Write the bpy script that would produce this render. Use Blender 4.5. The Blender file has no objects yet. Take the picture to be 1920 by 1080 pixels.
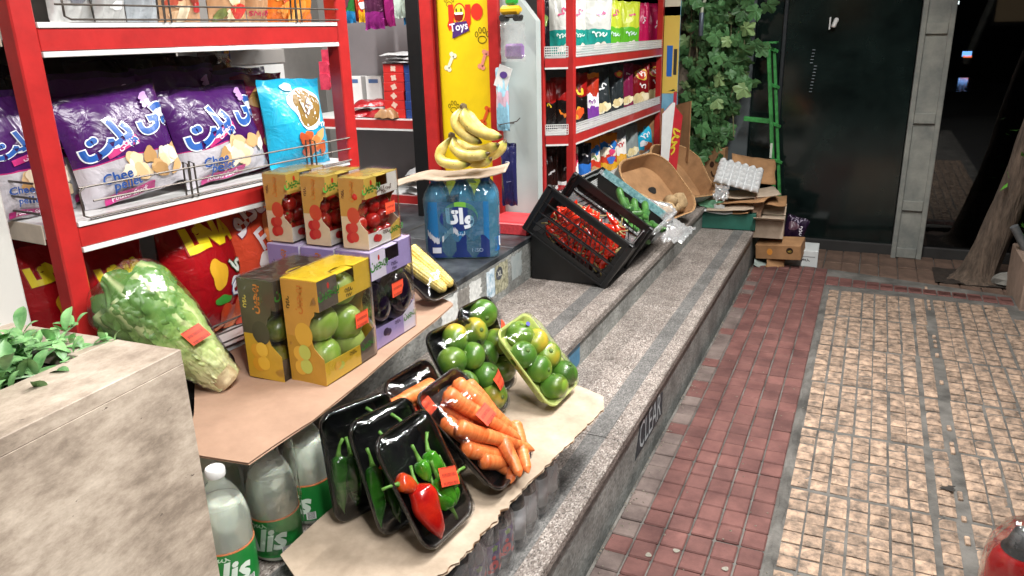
import bpy, bmesh, math, random
from mathutils import Vector, Matrix, noise
PI = math.pi; R = math.radians
random.seed(7)
S = bpy.context.scene
COL = S.collection

# ------------------------------------------------------------------ camera
CAMZ = 1.32; FPX = 1448.98
RM = Matrix(((0.91022364, -0.10670308, 0.4001342), (0.41330991, 0.29437181, -0.86169609), (-0.0258426, 0.94971559, 0.31204562)))
cd = bpy.data.cameras.new('camera'); cam = bpy.data.objects.new('camera', cd); COL.objects.link(cam)
cd.sensor_width = 36; cd.lens = FPX / 1920 * 36; cd.clip_start = .02; cd.clip_end = 300
cam.matrix_world = Matrix.Translation((0, 0, CAMZ)) @ RM.to_4x4()
S.camera = cam
# ------------------------------------------------------------------ sky (night)
w = bpy.data.worlds.new('World'); S.world = w; w.use_nodes = True
nt = w.node_tree; bg = nt.nodes['Background']
sky = nt.nodes.new('ShaderNodeTexSky'); sky.sky_type = 'NISHITA'; sky.sun_disc = False
sky.sun_elevation = R(-3); sky.sun_rotation = R(120)
nt.links.new(sky.outputs[0], bg.inputs[0]); bg.inputs[1].default_value = 0.14
S.view_settings.view_transform = 'Standard'; S.view_settings.look = 'None'
S.view_settings.exposure = 0.42; S.view_settings.gamma = 1.0
S.cycles.transparent_max_bounces = 24; S.cycles.max_bounces = 8
# lamps: warm-white shop-front downlights (under the awning, above the frame) and the ceiling light inside the shop, plus an added fill lamp behind the viewer
LAMPS = [('awning_tube_lamp', (.1, .6, 2.45), 24, 0), ('awning_tube_lamp', (.0, 2.0, 2.45), 40, 1), ('awning_tube_lamp', (.0, 3.4, 2.45), 33, 2), ('shop_ceiling_lamp', (-2.3, 2.4, 2.6), 50, 3), ('street_lamp', (1.5, -.9, 3.6), 120, 4)]

# ------------------------------------------------------------------ pixel helpers (photo pixel -> point on a real plane)
def ray(u, v): return (RM @ Vector((u - 960, -(v - 540), -FPX))).normalized()
CC = Vector((0, 0, CAMZ))
def onz(u, v, z): d = ray(u, v); return CC + d * ((z - CAMZ) / d.z)
def onx(u, v, x): d = ray(u, v); return CC + d * (x / d.x)
def ony(u, v, y): d = ray(u, v); return CC + d * (y / d.y)
def onplane(u, v, p, n): d = ray(u, v); return CC + d * ((p - CC).dot(n) / d.dot(n))

# ------------------------------------------------------------------ materials
MC = {}
def node(t, k, **kw):
    n = t.nodes.new(k)
    for a, b in kw.items(): setattr(n, a, b)
    return n
def rgb(c):
    if isinstance(c, str):
        c = c.lstrip('#'); c = [int(c[i:i + 2], 16) / 255 for i in (0, 2, 4)]
        c = [x / 12.92 if x < .04045 else ((x + .055) / 1.055) ** 2.4 for x in c]
    return (c[0], c[1], c[2], 1)
def sc(c, k): c = rgb(c); return (c[0] * k, c[1] * k, c[2] * k, 1)
def pm(name, col, rough=.5, var=.12, scale=30, bump=0, bscale=None, metal=0, coat=0, spec=.5, col2=None, detail=4, stretch=None, trans=0, alpha=1, emit=0, rnd=0, sss=0, lo=.35, hi=.65, coord='Object'):
    if name in MC: return MC[name]
    m = bpy.data.materials.new(name); m.use_nodes = True; MC[name] = m
    t = m.node_tree; p = t.nodes['Principled BSDF']; L = t.links.new
    p.inputs['Roughness'].default_value = rough; p.inputs['Metallic'].default_value = metal
    p.inputs['Coat Weight'].default_value = coat; p.inputs['Coat Roughness'].default_value = .08
    p.inputs['Specular IOR Level'].default_value = spec
    p.inputs['Transmission Weight'].default_value = trans; p.inputs['Alpha'].default_value = alpha
    if sss: p.inputs['Subsurface Weight'].default_value = sss; p.inputs['Subsurface Radius'].default_value = (.01, .006, .003)
    tc = node(t, 'ShaderNodeTexCoord'); src = node(t, 'ShaderNodeNewGeometry').outputs['Position'] if coord == 'World' else tc.outputs[coord]
    if stretch:
        mp = node(t, 'ShaderNodeMapping'); mp.inputs['Scale'].default_value = stretch; L(src, mp.inputs[0]); src = mp.outputs[0]
    if var or col2:
        n = node(t, 'ShaderNodeTexNoise'); n.inputs['Scale'].default_value = scale; n.inputs['Detail'].default_value = detail; n.inputs['Roughness'].default_value = .65
        L(src, n.inputs['Vector'])
        r = node(t, 'ShaderNodeValToRGB'); r.color_ramp.elements[0].position = lo; r.color_ramp.elements[1].position = hi
        a = sc(col, 1 - var); b = sc(col2, 1) if col2 else sc(col, 1 + var)
        r.color_ramp.elements[0].color = a; r.color_ramp.elements[1].color = b
        L(n.outputs[0], r.inputs[0]); out = r.outputs[0]
        if rnd:
            oi = node(t, 'ShaderNodeObjectInfo'); hs = node(t, 'ShaderNodeHueSaturation')
            mr = node(t, 'ShaderNodeMapRange'); mr.inputs[3].default_value = 1 - rnd; mr.inputs[4].default_value = 1 + rnd
            L(oi.outputs['Random'], mr.inputs[0]); L(mr.outputs[0], hs.inputs['Value']); L(out, hs.inputs['Color']); out = hs.outputs[0]
        L(out, p.inputs['Base Color'])
        if emit: L(out, p.inputs['Emission Color'])
    else:
        p.inputs['Base Color'].default_value = rgb(col); p.inputs['Emission Color'].default_value = rgb(col)
    p.inputs['Emission Strength'].default_value = emit
    if bump:
        n2 = node(t, 'ShaderNodeTexNoise'); n2.inputs['Scale'].default_value = bscale or scale * 2; n2.inputs['Detail'].default_value = 5
        L(src, n2.inputs['Vector'])
        b = node(t, 'ShaderNodeBump'); b.inputs['Strength'].default_value = 1; b.inputs['Distance'].default_value = bump
        L(n2.outputs[0], b.inputs['Height']); L(b.outputs[0], p.inputs['Normal'])
    return m
def film(name, tint=(1, 1, 1), base=.05, edge=.5, rough=.07, bump=.002, bscale=30, stretch=None, haze=0, hazecol=(.85, .87, .88)):
    """thin clear plastic film: see-through, glossy at grazing angles"""
    if name in MC: return MC[name]
    m = bpy.data.materials.new(name); m.use_nodes = True; MC[name] = m
    t = m.node_tree; L = t.links.new; t.nodes.remove(t.nodes['Principled BSDF']); out = t.nodes['Material Output']
    tr = node(t, 'ShaderNodeBsdfTransparent'); tr.inputs[0].default_value = rgb(tint)
    gl = node(t, 'ShaderNodeBsdfGlossy'); gl.inputs['Roughness'].default_value = rough; gl.inputs[0].default_value = (1, 1, 1, 1)
    tc = node(t, 'ShaderNodeTexCoord'); src = tc.outputs['Object']
    if stretch:
        mp = node(t, 'ShaderNodeMapping'); mp.inputs['Scale'].default_value = stretch; L(src, mp.inputs[0]); src = mp.outputs[0]
    n2 = node(t, 'ShaderNodeTexNoise'); n2.inputs['Scale'].default_value = bscale; n2.inputs['Detail'].default_value = 3; L(src, n2.inputs['Vector'])
    b = node(t, 'ShaderNodeBump'); b.inputs['Distance'].default_value = bump; L(n2.outputs[0], b.inputs['Height']); L(b.outputs[0], gl.inputs['Normal'])
    fr = node(t, 'ShaderNodeFresnel'); fr.inputs[0].default_value = 1.5; L(b.outputs[0], fr.inputs['Normal'])
    mr = node(t, 'ShaderNodeMapRange'); mr.inputs[1].default_value = .0; mr.inputs[2].default_value = 1; mr.inputs[3].default_value = base; mr.inputs[4].default_value = edge
    L(fr.outputs[0], mr.inputs[0])
    mx = node(t, 'ShaderNodeMixShader'); L(mr.outputs[0], mx.inputs[0]); L(tr.outputs[0], mx.inputs[1]); L(gl.outputs[0], mx.inputs[2])
    res = mx
    if haze:
        df = node(t, 'ShaderNodeBsdfTranslucent'); d2 = node(t, 'ShaderNodeBsdfDiffuse'); d2.inputs[0].default_value = rgb(hazecol)
        mh = node(t, 'ShaderNodeMixShader'); mh.inputs[0].default_value = haze; L(mx.outputs[0], mh.inputs[1]); L(d2.outputs[0], mh.inputs[2]); res = mh
    L(res.outputs[0], out.inputs[0])
    return m
def stripes(name, col, ink, sx, sy, thr=.5, rough=.5):
    """barcode print: bars from UV, kept to a band of the label"""
    if name in MC: return MC[name]
    m = bpy.data.materials.new(name); m.use_nodes = True; MC[name] = m
    t = m.node_tree; L = t.links.new; p = t.nodes['Principled BSDF']; p.inputs['Roughness'].default_value = rough
    uv = node(t, 'ShaderNodeTexCoord'); mp = node(t, 'ShaderNodeMapping'); mp.inputs['Scale'].default_value = (sx, 0.0, 0)
    L(uv.outputs['UV'], mp.inputs[0])
    n = node(t, 'ShaderNodeTexNoise'); n.inputs['Scale'].default_value = 1; n.inputs['Detail'].default_value = 2; L(mp.outputs[0], n.inputs['Vector'])
    g = node(t, 'ShaderNodeMath', operation='GREATER_THAN'); g.inputs[1].default_value = thr; L(n.outputs[0], g.inputs[0])
    sp = node(t, 'ShaderNodeSeparateXYZ'); L(uv.outputs['UV'], sp.inputs[0])
    # rows: v in bands
    sn = node(t, 'ShaderNodeMath', operation='SINE'); ml = node(t, 'ShaderNodeMath', operation='MULTIPLY'); ml.inputs[1].default_value = sy
    L(sp.outputs[1], ml.inputs[0]); L(ml.outputs[0], sn.inputs[0])
    g2 = node(t, 'ShaderNodeMath', operation='GREATER_THAN'); g2.inputs[1].default_value = .15; L(sn.outputs[0], g2.inputs[0])
    # margins
    a1 = node(t, 'ShaderNodeMath', operation='COMPARE'); a1.inputs[1].default_value = .5; a1.inputs[2].default_value = .4; L(sp.outputs[0], a1.inputs[0])
    m1 = node(t, 'ShaderNodeMath', operation='MULTIPLY'); L(g.outputs[0], m1.inputs[0]); L(g2.outputs[0], m1.inputs[1])
    m2 = node(t, 'ShaderNodeMath', operation='MULTIPLY'); L(m1.outputs[0], m2.inputs[0]); L(a1.outputs[0], m2.inputs[1])
    mx = node(t, 'ShaderNodeMix', data_type='RGBA'); mx.inputs[6].default_value = rgb(col); mx.inputs[7].default_value = rgb(ink); L(m2.outputs[0], mx.inputs[0])
    L(mx.outputs[2], p.inputs['Base Color'])
    return m
def bagmat(name, stops, rough=.26, metal=.0, wob=.04, crinkle=.005):
    """printed snack-bag foil: horizontal colour zones over the bag's height (UV), crinkled"""
    if name in MC: return MC[name]
    m = bpy.data.materials.new(name); m.use_nodes = True; MC[name] = m
    t = m.node_tree; L = t.links.new; p = t.nodes['Principled BSDF']
    p.inputs['Roughness'].default_value = rough; p.inputs['Metallic'].default_value = metal; p.inputs['Specular IOR Level'].default_value = .4
    tc = node(t, 'ShaderNodeTexCoord'); sp = node(t, 'ShaderNodeSeparateXYZ'); L(tc.outputs['UV'], sp.inputs[0])
    n = node(t, 'ShaderNodeTexNoise'); n.inputs['Scale'].default_value = 3; L(tc.outputs['UV'], n.inputs['Vector'])
    ma = node(t, 'ShaderNodeMath', operation='MULTIPLY_ADD'); ma.inputs[1].default_value = wob * 2; L(n.outputs[0], ma.inputs[0]); L(sp.outputs[1], ma.inputs[2])
    sb = node(t, 'ShaderNodeMath', operation='SUBTRACT'); sb.inputs[1].default_value = wob; L(ma.outputs[0], sb.inputs[0])
    r = node(t, 'ShaderNodeValToRGB'); r.color_ramp.interpolation = 'CONSTANT'
    e = r.color_ramp.elements
    while len(e) < len(stops): e.new(.5)
    for i, (q, c) in enumerate(stops): e[i].position = q; e[i].color = rgb(c)
    L(sb.outputs[0], r.inputs[0]); L(r.outputs[0], p.inputs['Base Color'])
    v = node(t, 'ShaderNodeTexNoise'); v.inputs['Scale'].default_value = 22; v.inputs['Detail'].default_value = 3; v.inputs['Distortion'].default_value = 1.2; L(tc.outputs['Object'], v.inputs['Vector'])
    b = node(t, 'ShaderNodeBump'); b.inputs['Distance'].default_value = crinkle; L(v.outputs[0], b.inputs['Height']); L(b.outputs[0], p.inputs['Normal'])
    return m
def pr(col, rough=.4, name=None):   # printing ink
    return pm(name or 'ink_' + str(col), col, rough, var=0, coat=.3)

# ------------------------------------------------------------------ mesh builder
class B:
    def __init__(s): s.v = []; s.f = []; s.m = []; s.uv = {}
    def add(s, vs, fs, mi=0, uv=None):
        o = len(s.v); s.v += [Vector(q) for q in vs]
        for i, f in enumerate(fs):
            s.f.append([o + j for j in f]); s.m.append(mi)
            if uv is not None: s.uv[len(s.f) - 1] = uv[i]
        return s
    def box(s, x0, x1, y0, y1, z0, z1, mi=0, M=None):
        vs = [Vector((x, y, z)) for z in (z0, z1) for y in (y0, y1) for x in (x0, x1)]
        if M: vs = [M @ q for q in vs]
        return s.add(vs, [(0, 2, 3, 1), (4, 5, 7, 6), (0, 1, 5, 4), (2, 6, 7, 3), (0, 4, 6, 2), (1, 3, 7, 5)], mi)
    def bbox(s, x0, x1, y0, y1, z0, z1, b=.003, mi=0):   # box with chamfered edges
        vs = []; fs = []
        for sx, x in ((-1, x0), (1, x1)):
            for sy, y in ((-1, y0), (1, y1)):
                for sz, z in ((-1, z0), (1, z1)):
                    vs += [(x, y - sy * b, z - sz * b), (x - sx * b, y, z - sz * b), (x - sx * b, y - sy * b, z)]
        c = lambda i, j, k, a: ((i * 2 + j) * 2 + k) * 3 + a
        for i in (0, 1):
            fs.append([c(i, 0, 0, 0), c(i, 1, 0, 0), c(i, 1, 1, 0), c(i, 0, 1, 0)][::(1 if i else -1)])
            fs.append([c(0, i, 0, 1), c(0, i, 1, 1), c(1, i, 1, 1), c(1, i, 0, 1)][::(1 if i else -1)])
            fs.append([c(0, 0, i, 2), c(1, 0, i, 2), c(1, 1, i, 2), c(0, 1, i, 2)][::(1 if i else -1)])
        for i in (0, 1):
            for j in (0, 1):
                fs.append([c(i, j, 0, 0), c(i, j, 1, 0), c(i, j, 1, 1), c(i, j, 0, 1)])
                fs.append([c(i, 0, j, 0), c(i, 1, j, 0), c(i, 1, j, 2), c(i, 0, j, 2)])
                fs.append([c(0, i, j, 1), c(1, i, j, 1), c(1, i, j, 2), c(0, i, j, 2)])
                for k in (0, 1): fs.append([c(i, j, k, 0), c(i, j, k, 1), c(i, j, k, 2)])
        return s.add(vs, fs, mi)
    def grid(s, fn, nu, nv, mi=0, closeu=False, uvs=True):
        vs = [Vector(fn(i / nu, j / nv)) for j in range(nv + 1) for i in range(nu + (0 if closeu else 1))]
        w_ = nu if closeu else nu + 1; fs = []; uv = []
        for j in range(nv):
            for i in range(nu):
                k = (i + 1) % w_ if closeu else i + 1
                fs.append((j * w_ + i, j * w_ + k, (j + 1) * w_ + k, (j + 1) * w_ + i))
                uv.append([(i / nu, j / nv), ((i + 1) / nu, j / nv), ((i + 1) / nu, (j + 1) / nv), (i / nu, (j + 1) / nv)])
        return s.add(vs, fs, mi, uv if uvs else None)
    def tube(s, pts, r, seg=8, mi=0, cap=True):
        pts = [Vector(p) for p in pts]; n = len(pts); rs = r if isinstance(r, (list, tuple)) else [r] * n
        t0 = (pts[1] - pts[0]).normalized(); up = Vector((0, 0, 1)) if abs(t0.z) < .9 else Vector((1, 0, 0))
        a = t0.cross(up).normalized(); vs = []; fs = []
        for i, p in enumerate(pts):
            t = (pts[min(i + 1, n - 1)] - pts[max(i - 1, 0)]).normalized()
            a = (a - t * a.dot(t)).normalized(); b = t.cross(a)
            for k in range(seg):
                q = 2 * PI * k / seg; vs.append(p + (a * math.cos(q) + b * math.sin(q)) * rs[i])
        for i in range(n - 1):
            for k in range(seg):
                fs.append((i * seg + k, i * seg + (k + 1) % seg, (i + 1) * seg + (k + 1) % seg, (i + 1) * seg + k))
        if cap: fs += [tuple(range(seg))[::-1], tuple((n - 1) * seg + k for k in range(seg))]
        return s.add(vs, fs, mi)
    def lathe(s, prof, seg=16, mi=0, M=None, wob=None):
        vs = []; fs = []; n = len(prof)
        for i, (r, z) in enumerate(prof):
            for k in range(seg):
                q = 2 * PI * k / seg; rr = r * (wob(q, i / (n - 1)) if wob else 1)
                vs.append(Vector((rr * math.cos(q), rr * math.sin(q), z)))
        if M: vs = [M @ q for q in vs]
        for i in range(n - 1):
            for k in range(seg): fs.append((i * seg + k, i * seg + (k + 1) % seg, (i + 1) * seg + (k + 1) % seg, (i + 1) * seg + k))
        fs += [tuple(range(seg))[::-1], tuple((n - 1) * seg + k for k in range(seg))]
        return s.add(vs, fs, mi)
    def prism(s, poly, z0, z1, mi=0, M=None):   # polygon in xy pulled up z
        n = len(poly); vs = [Vector((x, y, z)) for z in (z0, z1) for x, y in poly]
        if M: vs = [M @ q for q in vs]
        return s.add(vs, [tuple(range(n))[::-1], tuple(range(n, 2 * n))] + [(i, (i + 1) % n, n + (i + 1) % n, n + i) for i in range(n)], mi)
    def loft(s, rings, mi=0, cap=(1, 1)):
        n = len(rings[0]); vs = [q for r_ in rings for q in r_]; fs = []
        for i in range(len(rings) - 1):
            for k in range(n): fs.append((i * n + k, i * n + (k + 1) % n, (i + 1) * n + (k + 1) % n, (i + 1) * n + k))
        if cap[0]: fs.append(tuple(range(n))[::-1])
        if cap[1]: fs.append(tuple((len(rings) - 1) * n + k for k in range(n)))
        return s.add(vs, fs, mi)
    def map(s, fn): s.v = [Vector(fn(q)) for q in s.v]; return s
    def xf(s, M): s.v = [M @ q for q in s.v]; return s
    def mesh(s, name):
        me = bpy.data.meshes.new(name); me.from_pydata([tuple(q) for q in s.v], [], s.f); return me
def ob(name, b, mats, parent=None, smooth=True, angle=40, solid=0, fixn=False):
    if isinstance(b, bpy.types.Mesh): me = b
    else:
        me = b.mesh(name)
        if not isinstance(mats, (list, tuple)): mats = [mats]
        for m in mats: me.materials.append(m)
        if len(mats) > 1: me.polygons.foreach_set('material_index', b.m)
        if b.uv:
            ul = me.uv_layers.new(name='UVMap')
            for fi, uvs in b.uv.items():
                for li, q in zip(me.polygons[fi].loop_indices, uvs): ul.data[li].uv = q
        if fixn:
            bm = bmesh.new(); bm.from_mesh(me); bmesh.ops.recalc_face_normals(bm, faces=bm.faces); bm.to_mesh(me); bm.free()
        if smooth:
            me.polygons.foreach_set('use_smooth', [True] * len(me.polygons))
            if angle < 180:
                me.set_sharp_from_angle(angle=R(angle))
    o = bpy.data.objects.new(name, me); COL.objects.link(o)
    if parent: o.parent = parent
    if solid:
        md = o.modifiers.new('thickness', 'SOLIDIFY'); md.thickness = solid; md.offset = 0
    return o
def tag(o, label=None, cat=None, group=None, kind=None):
    if label: o['label'] = label
    if cat: o['category'] = cat
    if group: o['group'] = group
    if kind: o['kind'] = kind
    return o
def thing(name, label, cat, loc=(0, 0, 0), rz=0, group=None, M=None):
    o = bpy.data.objects.new(name, None); COL.objects.link(o); o.empty_display_size = .05
    if M is not None: o.matrix_world = M
    else: o.location = loc; o.rotation_euler = (0, 0, rz)
    return tag(o, label, cat, group)
def struct(name, b, m, **k): return tag(ob(name, b, m, **k), kind='structure')
def inst(name, me, M, parent=None):
    o = bpy.data.objects.new(name, me); COL.objects.link(o)
    if parent: o.parent = parent
    o.matrix_local = M; return o
def TR(x, y, z, rx=0, ry=0, rz=0, s=1):
    S3 = s if isinstance(s, (tuple, list)) else (s, s, s)
    return Matrix.Translation((x, y, z)) @ Matrix.Rotation(rz, 4, 'Z') @ Matrix.Rotation(ry, 4, 'Y') @ Matrix.Rotation(rx, 4, 'X') @ Matrix.Diagonal((*S3, 1))
def frame(o, ex, ey, ez):
    return Matrix(((ex.x, ey.x, ez.x, o.x), (ex.y, ey.y, ez.y, o.y), (ex.z, ey.z, ez.z, o.z), (0, 0, 0, 1)))
def nz(x, y=0, z=0): return noise.noise(Vector((x, y, z)))

# ------------------------------------------------------------------ lettering
FORMS = {'ا': (0xFE8D, 0xFE8E), 'ب': (0xFE8F, 4), 'پ': (0xFB56, 4), 'ت': (0xFE95, 4), 'ج': (0xFE9D, 4), 'چ': (0xFB7A, 4), 'ی': (0xFBFC, 4), 'ل': (0xFEDD, 4),
         'و': (0xFEED, 0xFEEE), 'ه': (0xFEE9, 4), 'ک': (0xFB8E, 4), 'گ': (0xFB92, 4), 'س': (0xFEB1, 4), 'ش': (0xFEB5, 4), 'د': (0xFEA9, 0xFEAA), 'ر': (0xFEAD, 0xFEAE),
         'ز': (0xFEAF, 0xFEB0), 'ن': (0xFEE5, 4), 'م': (0xFEE1, 4), 'ف': (0xFED1, 4)}
def fa(s):
    out = []
    for i, c in enumerate(s):
        if c not in FORMS: out.append(c); continue
        a, b = FORMS[c]
        prev = i > 0 and s[i - 1] in FORMS and FORMS[s[i - 1]][1] == 4
        nxt = b == 4 and i + 1 < len(s) and s[i + 1] in FORMS
        if b == 4: out.append(chr(a + (3 if prev and nxt else 1 if prev else 2 if nxt else 0)))
        else: out.append(chr(b if prev else a))
    return ''.join(out[::-1])
TXC = {}
def scrib(size, loops, seed=1, th=.16):
    """print too small to read: a looping stroke"""
    n = 14 * loops; L_ = size * .5 * loops; ps = []
    for i in range(n + 1): q = i / n; ps.append(Vector((L_ * (q - .5) + .16 * size * math.sin(q * loops * 6.3 + seed), .28 * size * math.sin(q * loops * 5.1 + seed * 2) + .08 * size * math.sin(q * 17), 0)))
    vs = []
    for i, p in enumerate(ps):
        d = (ps[min(i + 1, n)] - ps[max(i - 1, 0)]).normalized(); k = size * th * (.35 + .3 * abs(math.sin(i * .9 + seed))); vs += [p + Vector((-d.y, d.x, 0)) * k, p - Vector((-d.y, d.x, 0)) * k]
    return B().add(vs, [(2 * i, 2 * i + 1, 2 * i + 3, 2 * i + 2) for i in range(n)])
def text(s, size=1, offset=0, bold=.012, maxe=None, shear=0):
    if s.startswith('~'): return scrib(size, int(s[1:]), len(s) + size * 37, .16 + offset * 3)
    """flat lettering, centred at the origin in xy"""
    key = (s, offset, bold, shear)
    if key not in TXC:
        c = bpy.data.curves.new('t', 'FONT'); c.body = s; c.size = 1; c.align_x = 'CENTER'; c.resolution_u = 2; c.offset = offset + bold; c.shear = shear
        o = bpy.data.objects.new('t', c); COL.objects.link(o)
        me = bpy.data.meshes.new_from_object(o.evaluated_get(bpy.context.evaluated_depsgraph_get()))
        bpy.data.objects.remove(o); bpy.data.curves.remove(c)
        vs = [v.co.copy() for v in me.vertices]; fs = [list(p.vertices) for p in me.polygons]; bpy.data.meshes.remove(me)
        TXC[key] = (vs, fs)
    vs, fs = TXC[key]
    b = B()
    if not vs: return b
    bm = bmesh.new(); bv = [bm.verts.new(v * size) for v in vs]
    for f in fs:
        try: bm.faces.new([bv[i] for i in f])
        except ValueError: pass
    if maxe:
        for _ in range(4):
            ed = [e for e in bm.edges if e.calc_length() > maxe]
            if not ed: break
            bmesh.ops.subdivide_edges(bm, edges=ed, cuts=1); bmesh.ops.triangulate(bm, faces=bm.faces)
    bm.verts.index_update()
    ys = [v.co.y for v in bm.verts]; xs = [v.co.x for v in bm.verts]; cy = (min(ys) + max(ys)) / 2; cx = (min(xs) + max(xs)) / 2
    b.add([(v.co.x - cx, v.co.y - cy, 0) for v in bm.verts], [[v.index for v in f.verts] for f in bm.faces]); bm.free()
    return b
def disc(rx, ry, seg=20, rings=3, wob=None):
    b = B(); vs = [(0, 0, 0)]; fs = []
    for j in range(1, rings + 1):
        for k in range(seg):
            q = 2 * PI * k / seg; s_ = j / rings * (wob(q) if wob else 1); vs.append((rx * s_ * math.cos(q), ry * s_ * math.sin(q), 0))
    for k in range(seg):
        fs.append((0, 1 + k, 1 + (k + 1) % seg))
        for j in range(rings - 1):
            a = 1 + j * seg; c = a + seg; fs.append((a + k, c + k, c + (k + 1) % seg, a + (k + 1) % seg))
    return b.add(vs, fs)
def rectp(w_, h_, nx=4, ny=4, jag=0, seed=0):
    def fn(u, v):
        x, y = (u - .5) * w_, (v - .5) * h_
        if jag and (u in (0, 1) or v in (0, 1)): x += jag * nz(y * 60 + seed, u * 3); y += jag * nz(x * 60, seed + v * 3)
        return (x, y, 0)
    return B().grid(fn, nx, ny)
def place2d(b, x, y, rot=0):
    c, s_ = math.cos(rot), math.sin(rot); b.v = [Vector((x + q.x * c - q.y * s_, y + q.x * s_ + q.y * c, q.z)) for q in b.v]; return b
def flat(name, b, m, parent, M):       # flat print laid on a plane given by M (z out)
    return ob(name, b.xf(M), m, parent, smooth=False)

# ================================================================== SETTING
z1, z2, z3 = .21, .337, .513
x0, x1, x2 = -.545, -.84, -1.245
YN, YF = -1.2, 4.48
def granite(name, cols, scale=260, rough=.55, dirt=.35):
    if name in MC: return MC[name]
    m = bpy.data.materials.new(name); m.use_nodes = True; MC[name] = m
    t = m.node_tree; L = t.links.new; p = t.nodes['Principled BSDF']; p.inputs['Roughness'].default_value = rough
    tc = node(t, 'ShaderNodeTexCoord')
    mp = node(t, 'ShaderNodeMapping'); mp.inputs['Scale'].default_value = (1, .55, 1); L(tc.outputs['Object'], mp.inputs[0])
    v = node(t, 'ShaderNodeTexVoronoi'); v.inputs['Scale'].default_value = scale; L(mp.outputs[0], v.inputs['Vector'])
    sp = node(t, 'ShaderNodeSeparateColor'); L(v.outputs['Color'], sp.inputs[0])
    r = node(t, 'ShaderNodeValToRGB'); e = r.color_ramp.elements
    while len(e) < len(cols): e.new(.5)
    for i, c in enumerate(cols): e[i].position = i / (len(cols) - 1); e[i].color = rgb(c)
    L(sp.outputs[0], r.inputs[0])
    n = node(t, 'ShaderNodeTexNoise'); n.inputs['Scale'].default_value = 7; n.inputs['Detail'].default_value = 7; n.inputs['Roughness'].default_value = .7; L(tc.outputs['Object'], n.inputs['Vector'])
    mr = node(t, 'ShaderNodeMapRange'); mr.inputs[1].default_value = .35; mr.inputs[2].default_value = .65; mr.inputs[3].default_value = 1 - dirt; mr.inputs[4].default_value = 1.1; L(n.outputs[0], mr.inputs[0])
    mx = node(t, 'ShaderNodeMix', data_type='RGBA', blend_type='MULTIPLY'); mx.inputs[0].default_value = 1; L(r.outputs[0], mx.inputs[6]); L(mr.outputs[0], mx.inputs[7])
    L(mx.outputs[2], p.inputs['Base Color'])
    return m
M_gr = granite('granite_brown', ['#453f3a', '#6f655e', '#8f867f', '#625750', '#b0a9a2', '#80756e'], scale=330)
M_gr2 = granite('granite_grey', ['#454443', '#605f5d', '#807e7b', '#535250', '#6e6c69'], scale=330)
M_ris = granite('granite_riser', ['#6c6e6b', '#868884', '#9b9c98', '#7c7b75'], scale=160, dirt=.5)
M_mort = pm('mortar', '#474541', .9, .3, 7, detail=10, col2='#6b6863', coord='World', bump=.003, bscale=120)
M_brown = pm('brown_paving', '#5e4a3e', .85, .3, 9, bump=.002, bscale=90)
M_red = pm('red_paver_cement', '#57332f', .8, .2, 9, bump=.0008, bscale=240, col2='#6d4741', rnd=.16, detail=10, coord='World')
M_redg = pm('red_paver_worn', '#554743', .85, .22, 9, bump=.0008, bscale=240, col2='#71635d', rnd=.1, detail=9, coord='World')
M_yel = pm('yellow_paver_cement', '#62554a', .8, .15, 30, bump=.003, bscale=150, col2='#ab917b', rnd=.22, detail=10, lo=.36, hi=.62, coord='World')
M_asph = pm('dark_ground', '#232322', .9, .3, 20)

ground = struct('ground', B().box(-60, 60, -40, 60, -.3, -.06), M_asph, smooth=False)
pav = struct('pavement', B().box(x0 + .002, .95, YN, 4.3, -.25, -.007).prism([(x0 + .002, 4.301), (.95, 4.301), (.95, 4.36), (-.12, 4.6), (x0 + .002, 4.66)], -.25, -.0065), M_mort, smooth=False)
def paver_mesh(w_, l_, m, rough=0, seed=0, b=.003):
    bb = B()
    if not rough: bb.bbox(-w_ / 2, w_ / 2, -l_ / 2, l_ / 2, -.03, 0, b)
    else:
        nx, ny = 4, 4
        def fn(u, v):
            e = u in (0, 1) or v in (0, 1)
            x, y = (u - .5) * w_, (v - .5) * l_
            x += .0014 * nz(u * 3 + seed, v * 4, 1); y += .0014 * nz(u * 4, v * 3 + seed, 5)
            return (x, y, (-.004 if e else 0) + rough * nz(u * 2.2 + seed * 3, v * 2.2, seed))
        bb.grid(fn, nx, ny, uvs=False)
        rim = [i for i in range(nx)] + [nx + (nx + 1) * j for j in range(ny)] + [(nx + 1) * ny + nx - i for i in range(nx)] + [(nx + 1) * (ny - j) for j in range(ny)]
        k = len(rim); base = len(bb.v); bb.v += [Vector((bb.v[i].x, bb.v[i].y, -.03)) for i in rim]
        for i in range(k): bb.f.append([rim[(i + 1) % k], rim[i], base + i, base + (i + 1) % k]); bb.m.append(0)
    me = bb.mesh('paver'); me.materials.append(m); return me
rp = [paver_mesh(.0622, .0735, M_red), paver_mesh(.0618, .073, M_red, b=.004), paver_mesh(.0622, .0735, M_redg)]
rows = [1.42 + .076 * i for i in range(42)]
cols = [-.5025 + .067 * i for i in range(6)]
for i, cx in enumerate(cols):
    for j, cy in enumerate(rows):
        gap = .0045 * (cy > 1.84) + .0045 * (cy > 2.22) + .004 * (cy > 3.0)
        if cy + gap > 4.6: continue
        me = rp[2] if (i == 0 and random.random() < .8 - .25 * (cy > 3)) else rp[random.random() < .5]
        inst('red_paver', me, TR(cx, cy + gap, random.uniform(-.0012, .0008), random.uniform(-.008, .008), random.uniform(-.008, .008), random.uniform(-.01, .01)), pav)
for i in range(13):                                                  # border beyond the yellow field
    cx = -.1 + .067 * i
    for j in range(2):
        cy = 4.332 + .076 * j - .01 * i * j
        if cy > 4.62 - .27 * (cx + .12): continue
        inst('red_paver', rp[random.random() < .6], TR(cx, cy, -.002, 0, 0, random.uniform(-.02, .02)), pav)
ycells = []
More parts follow.
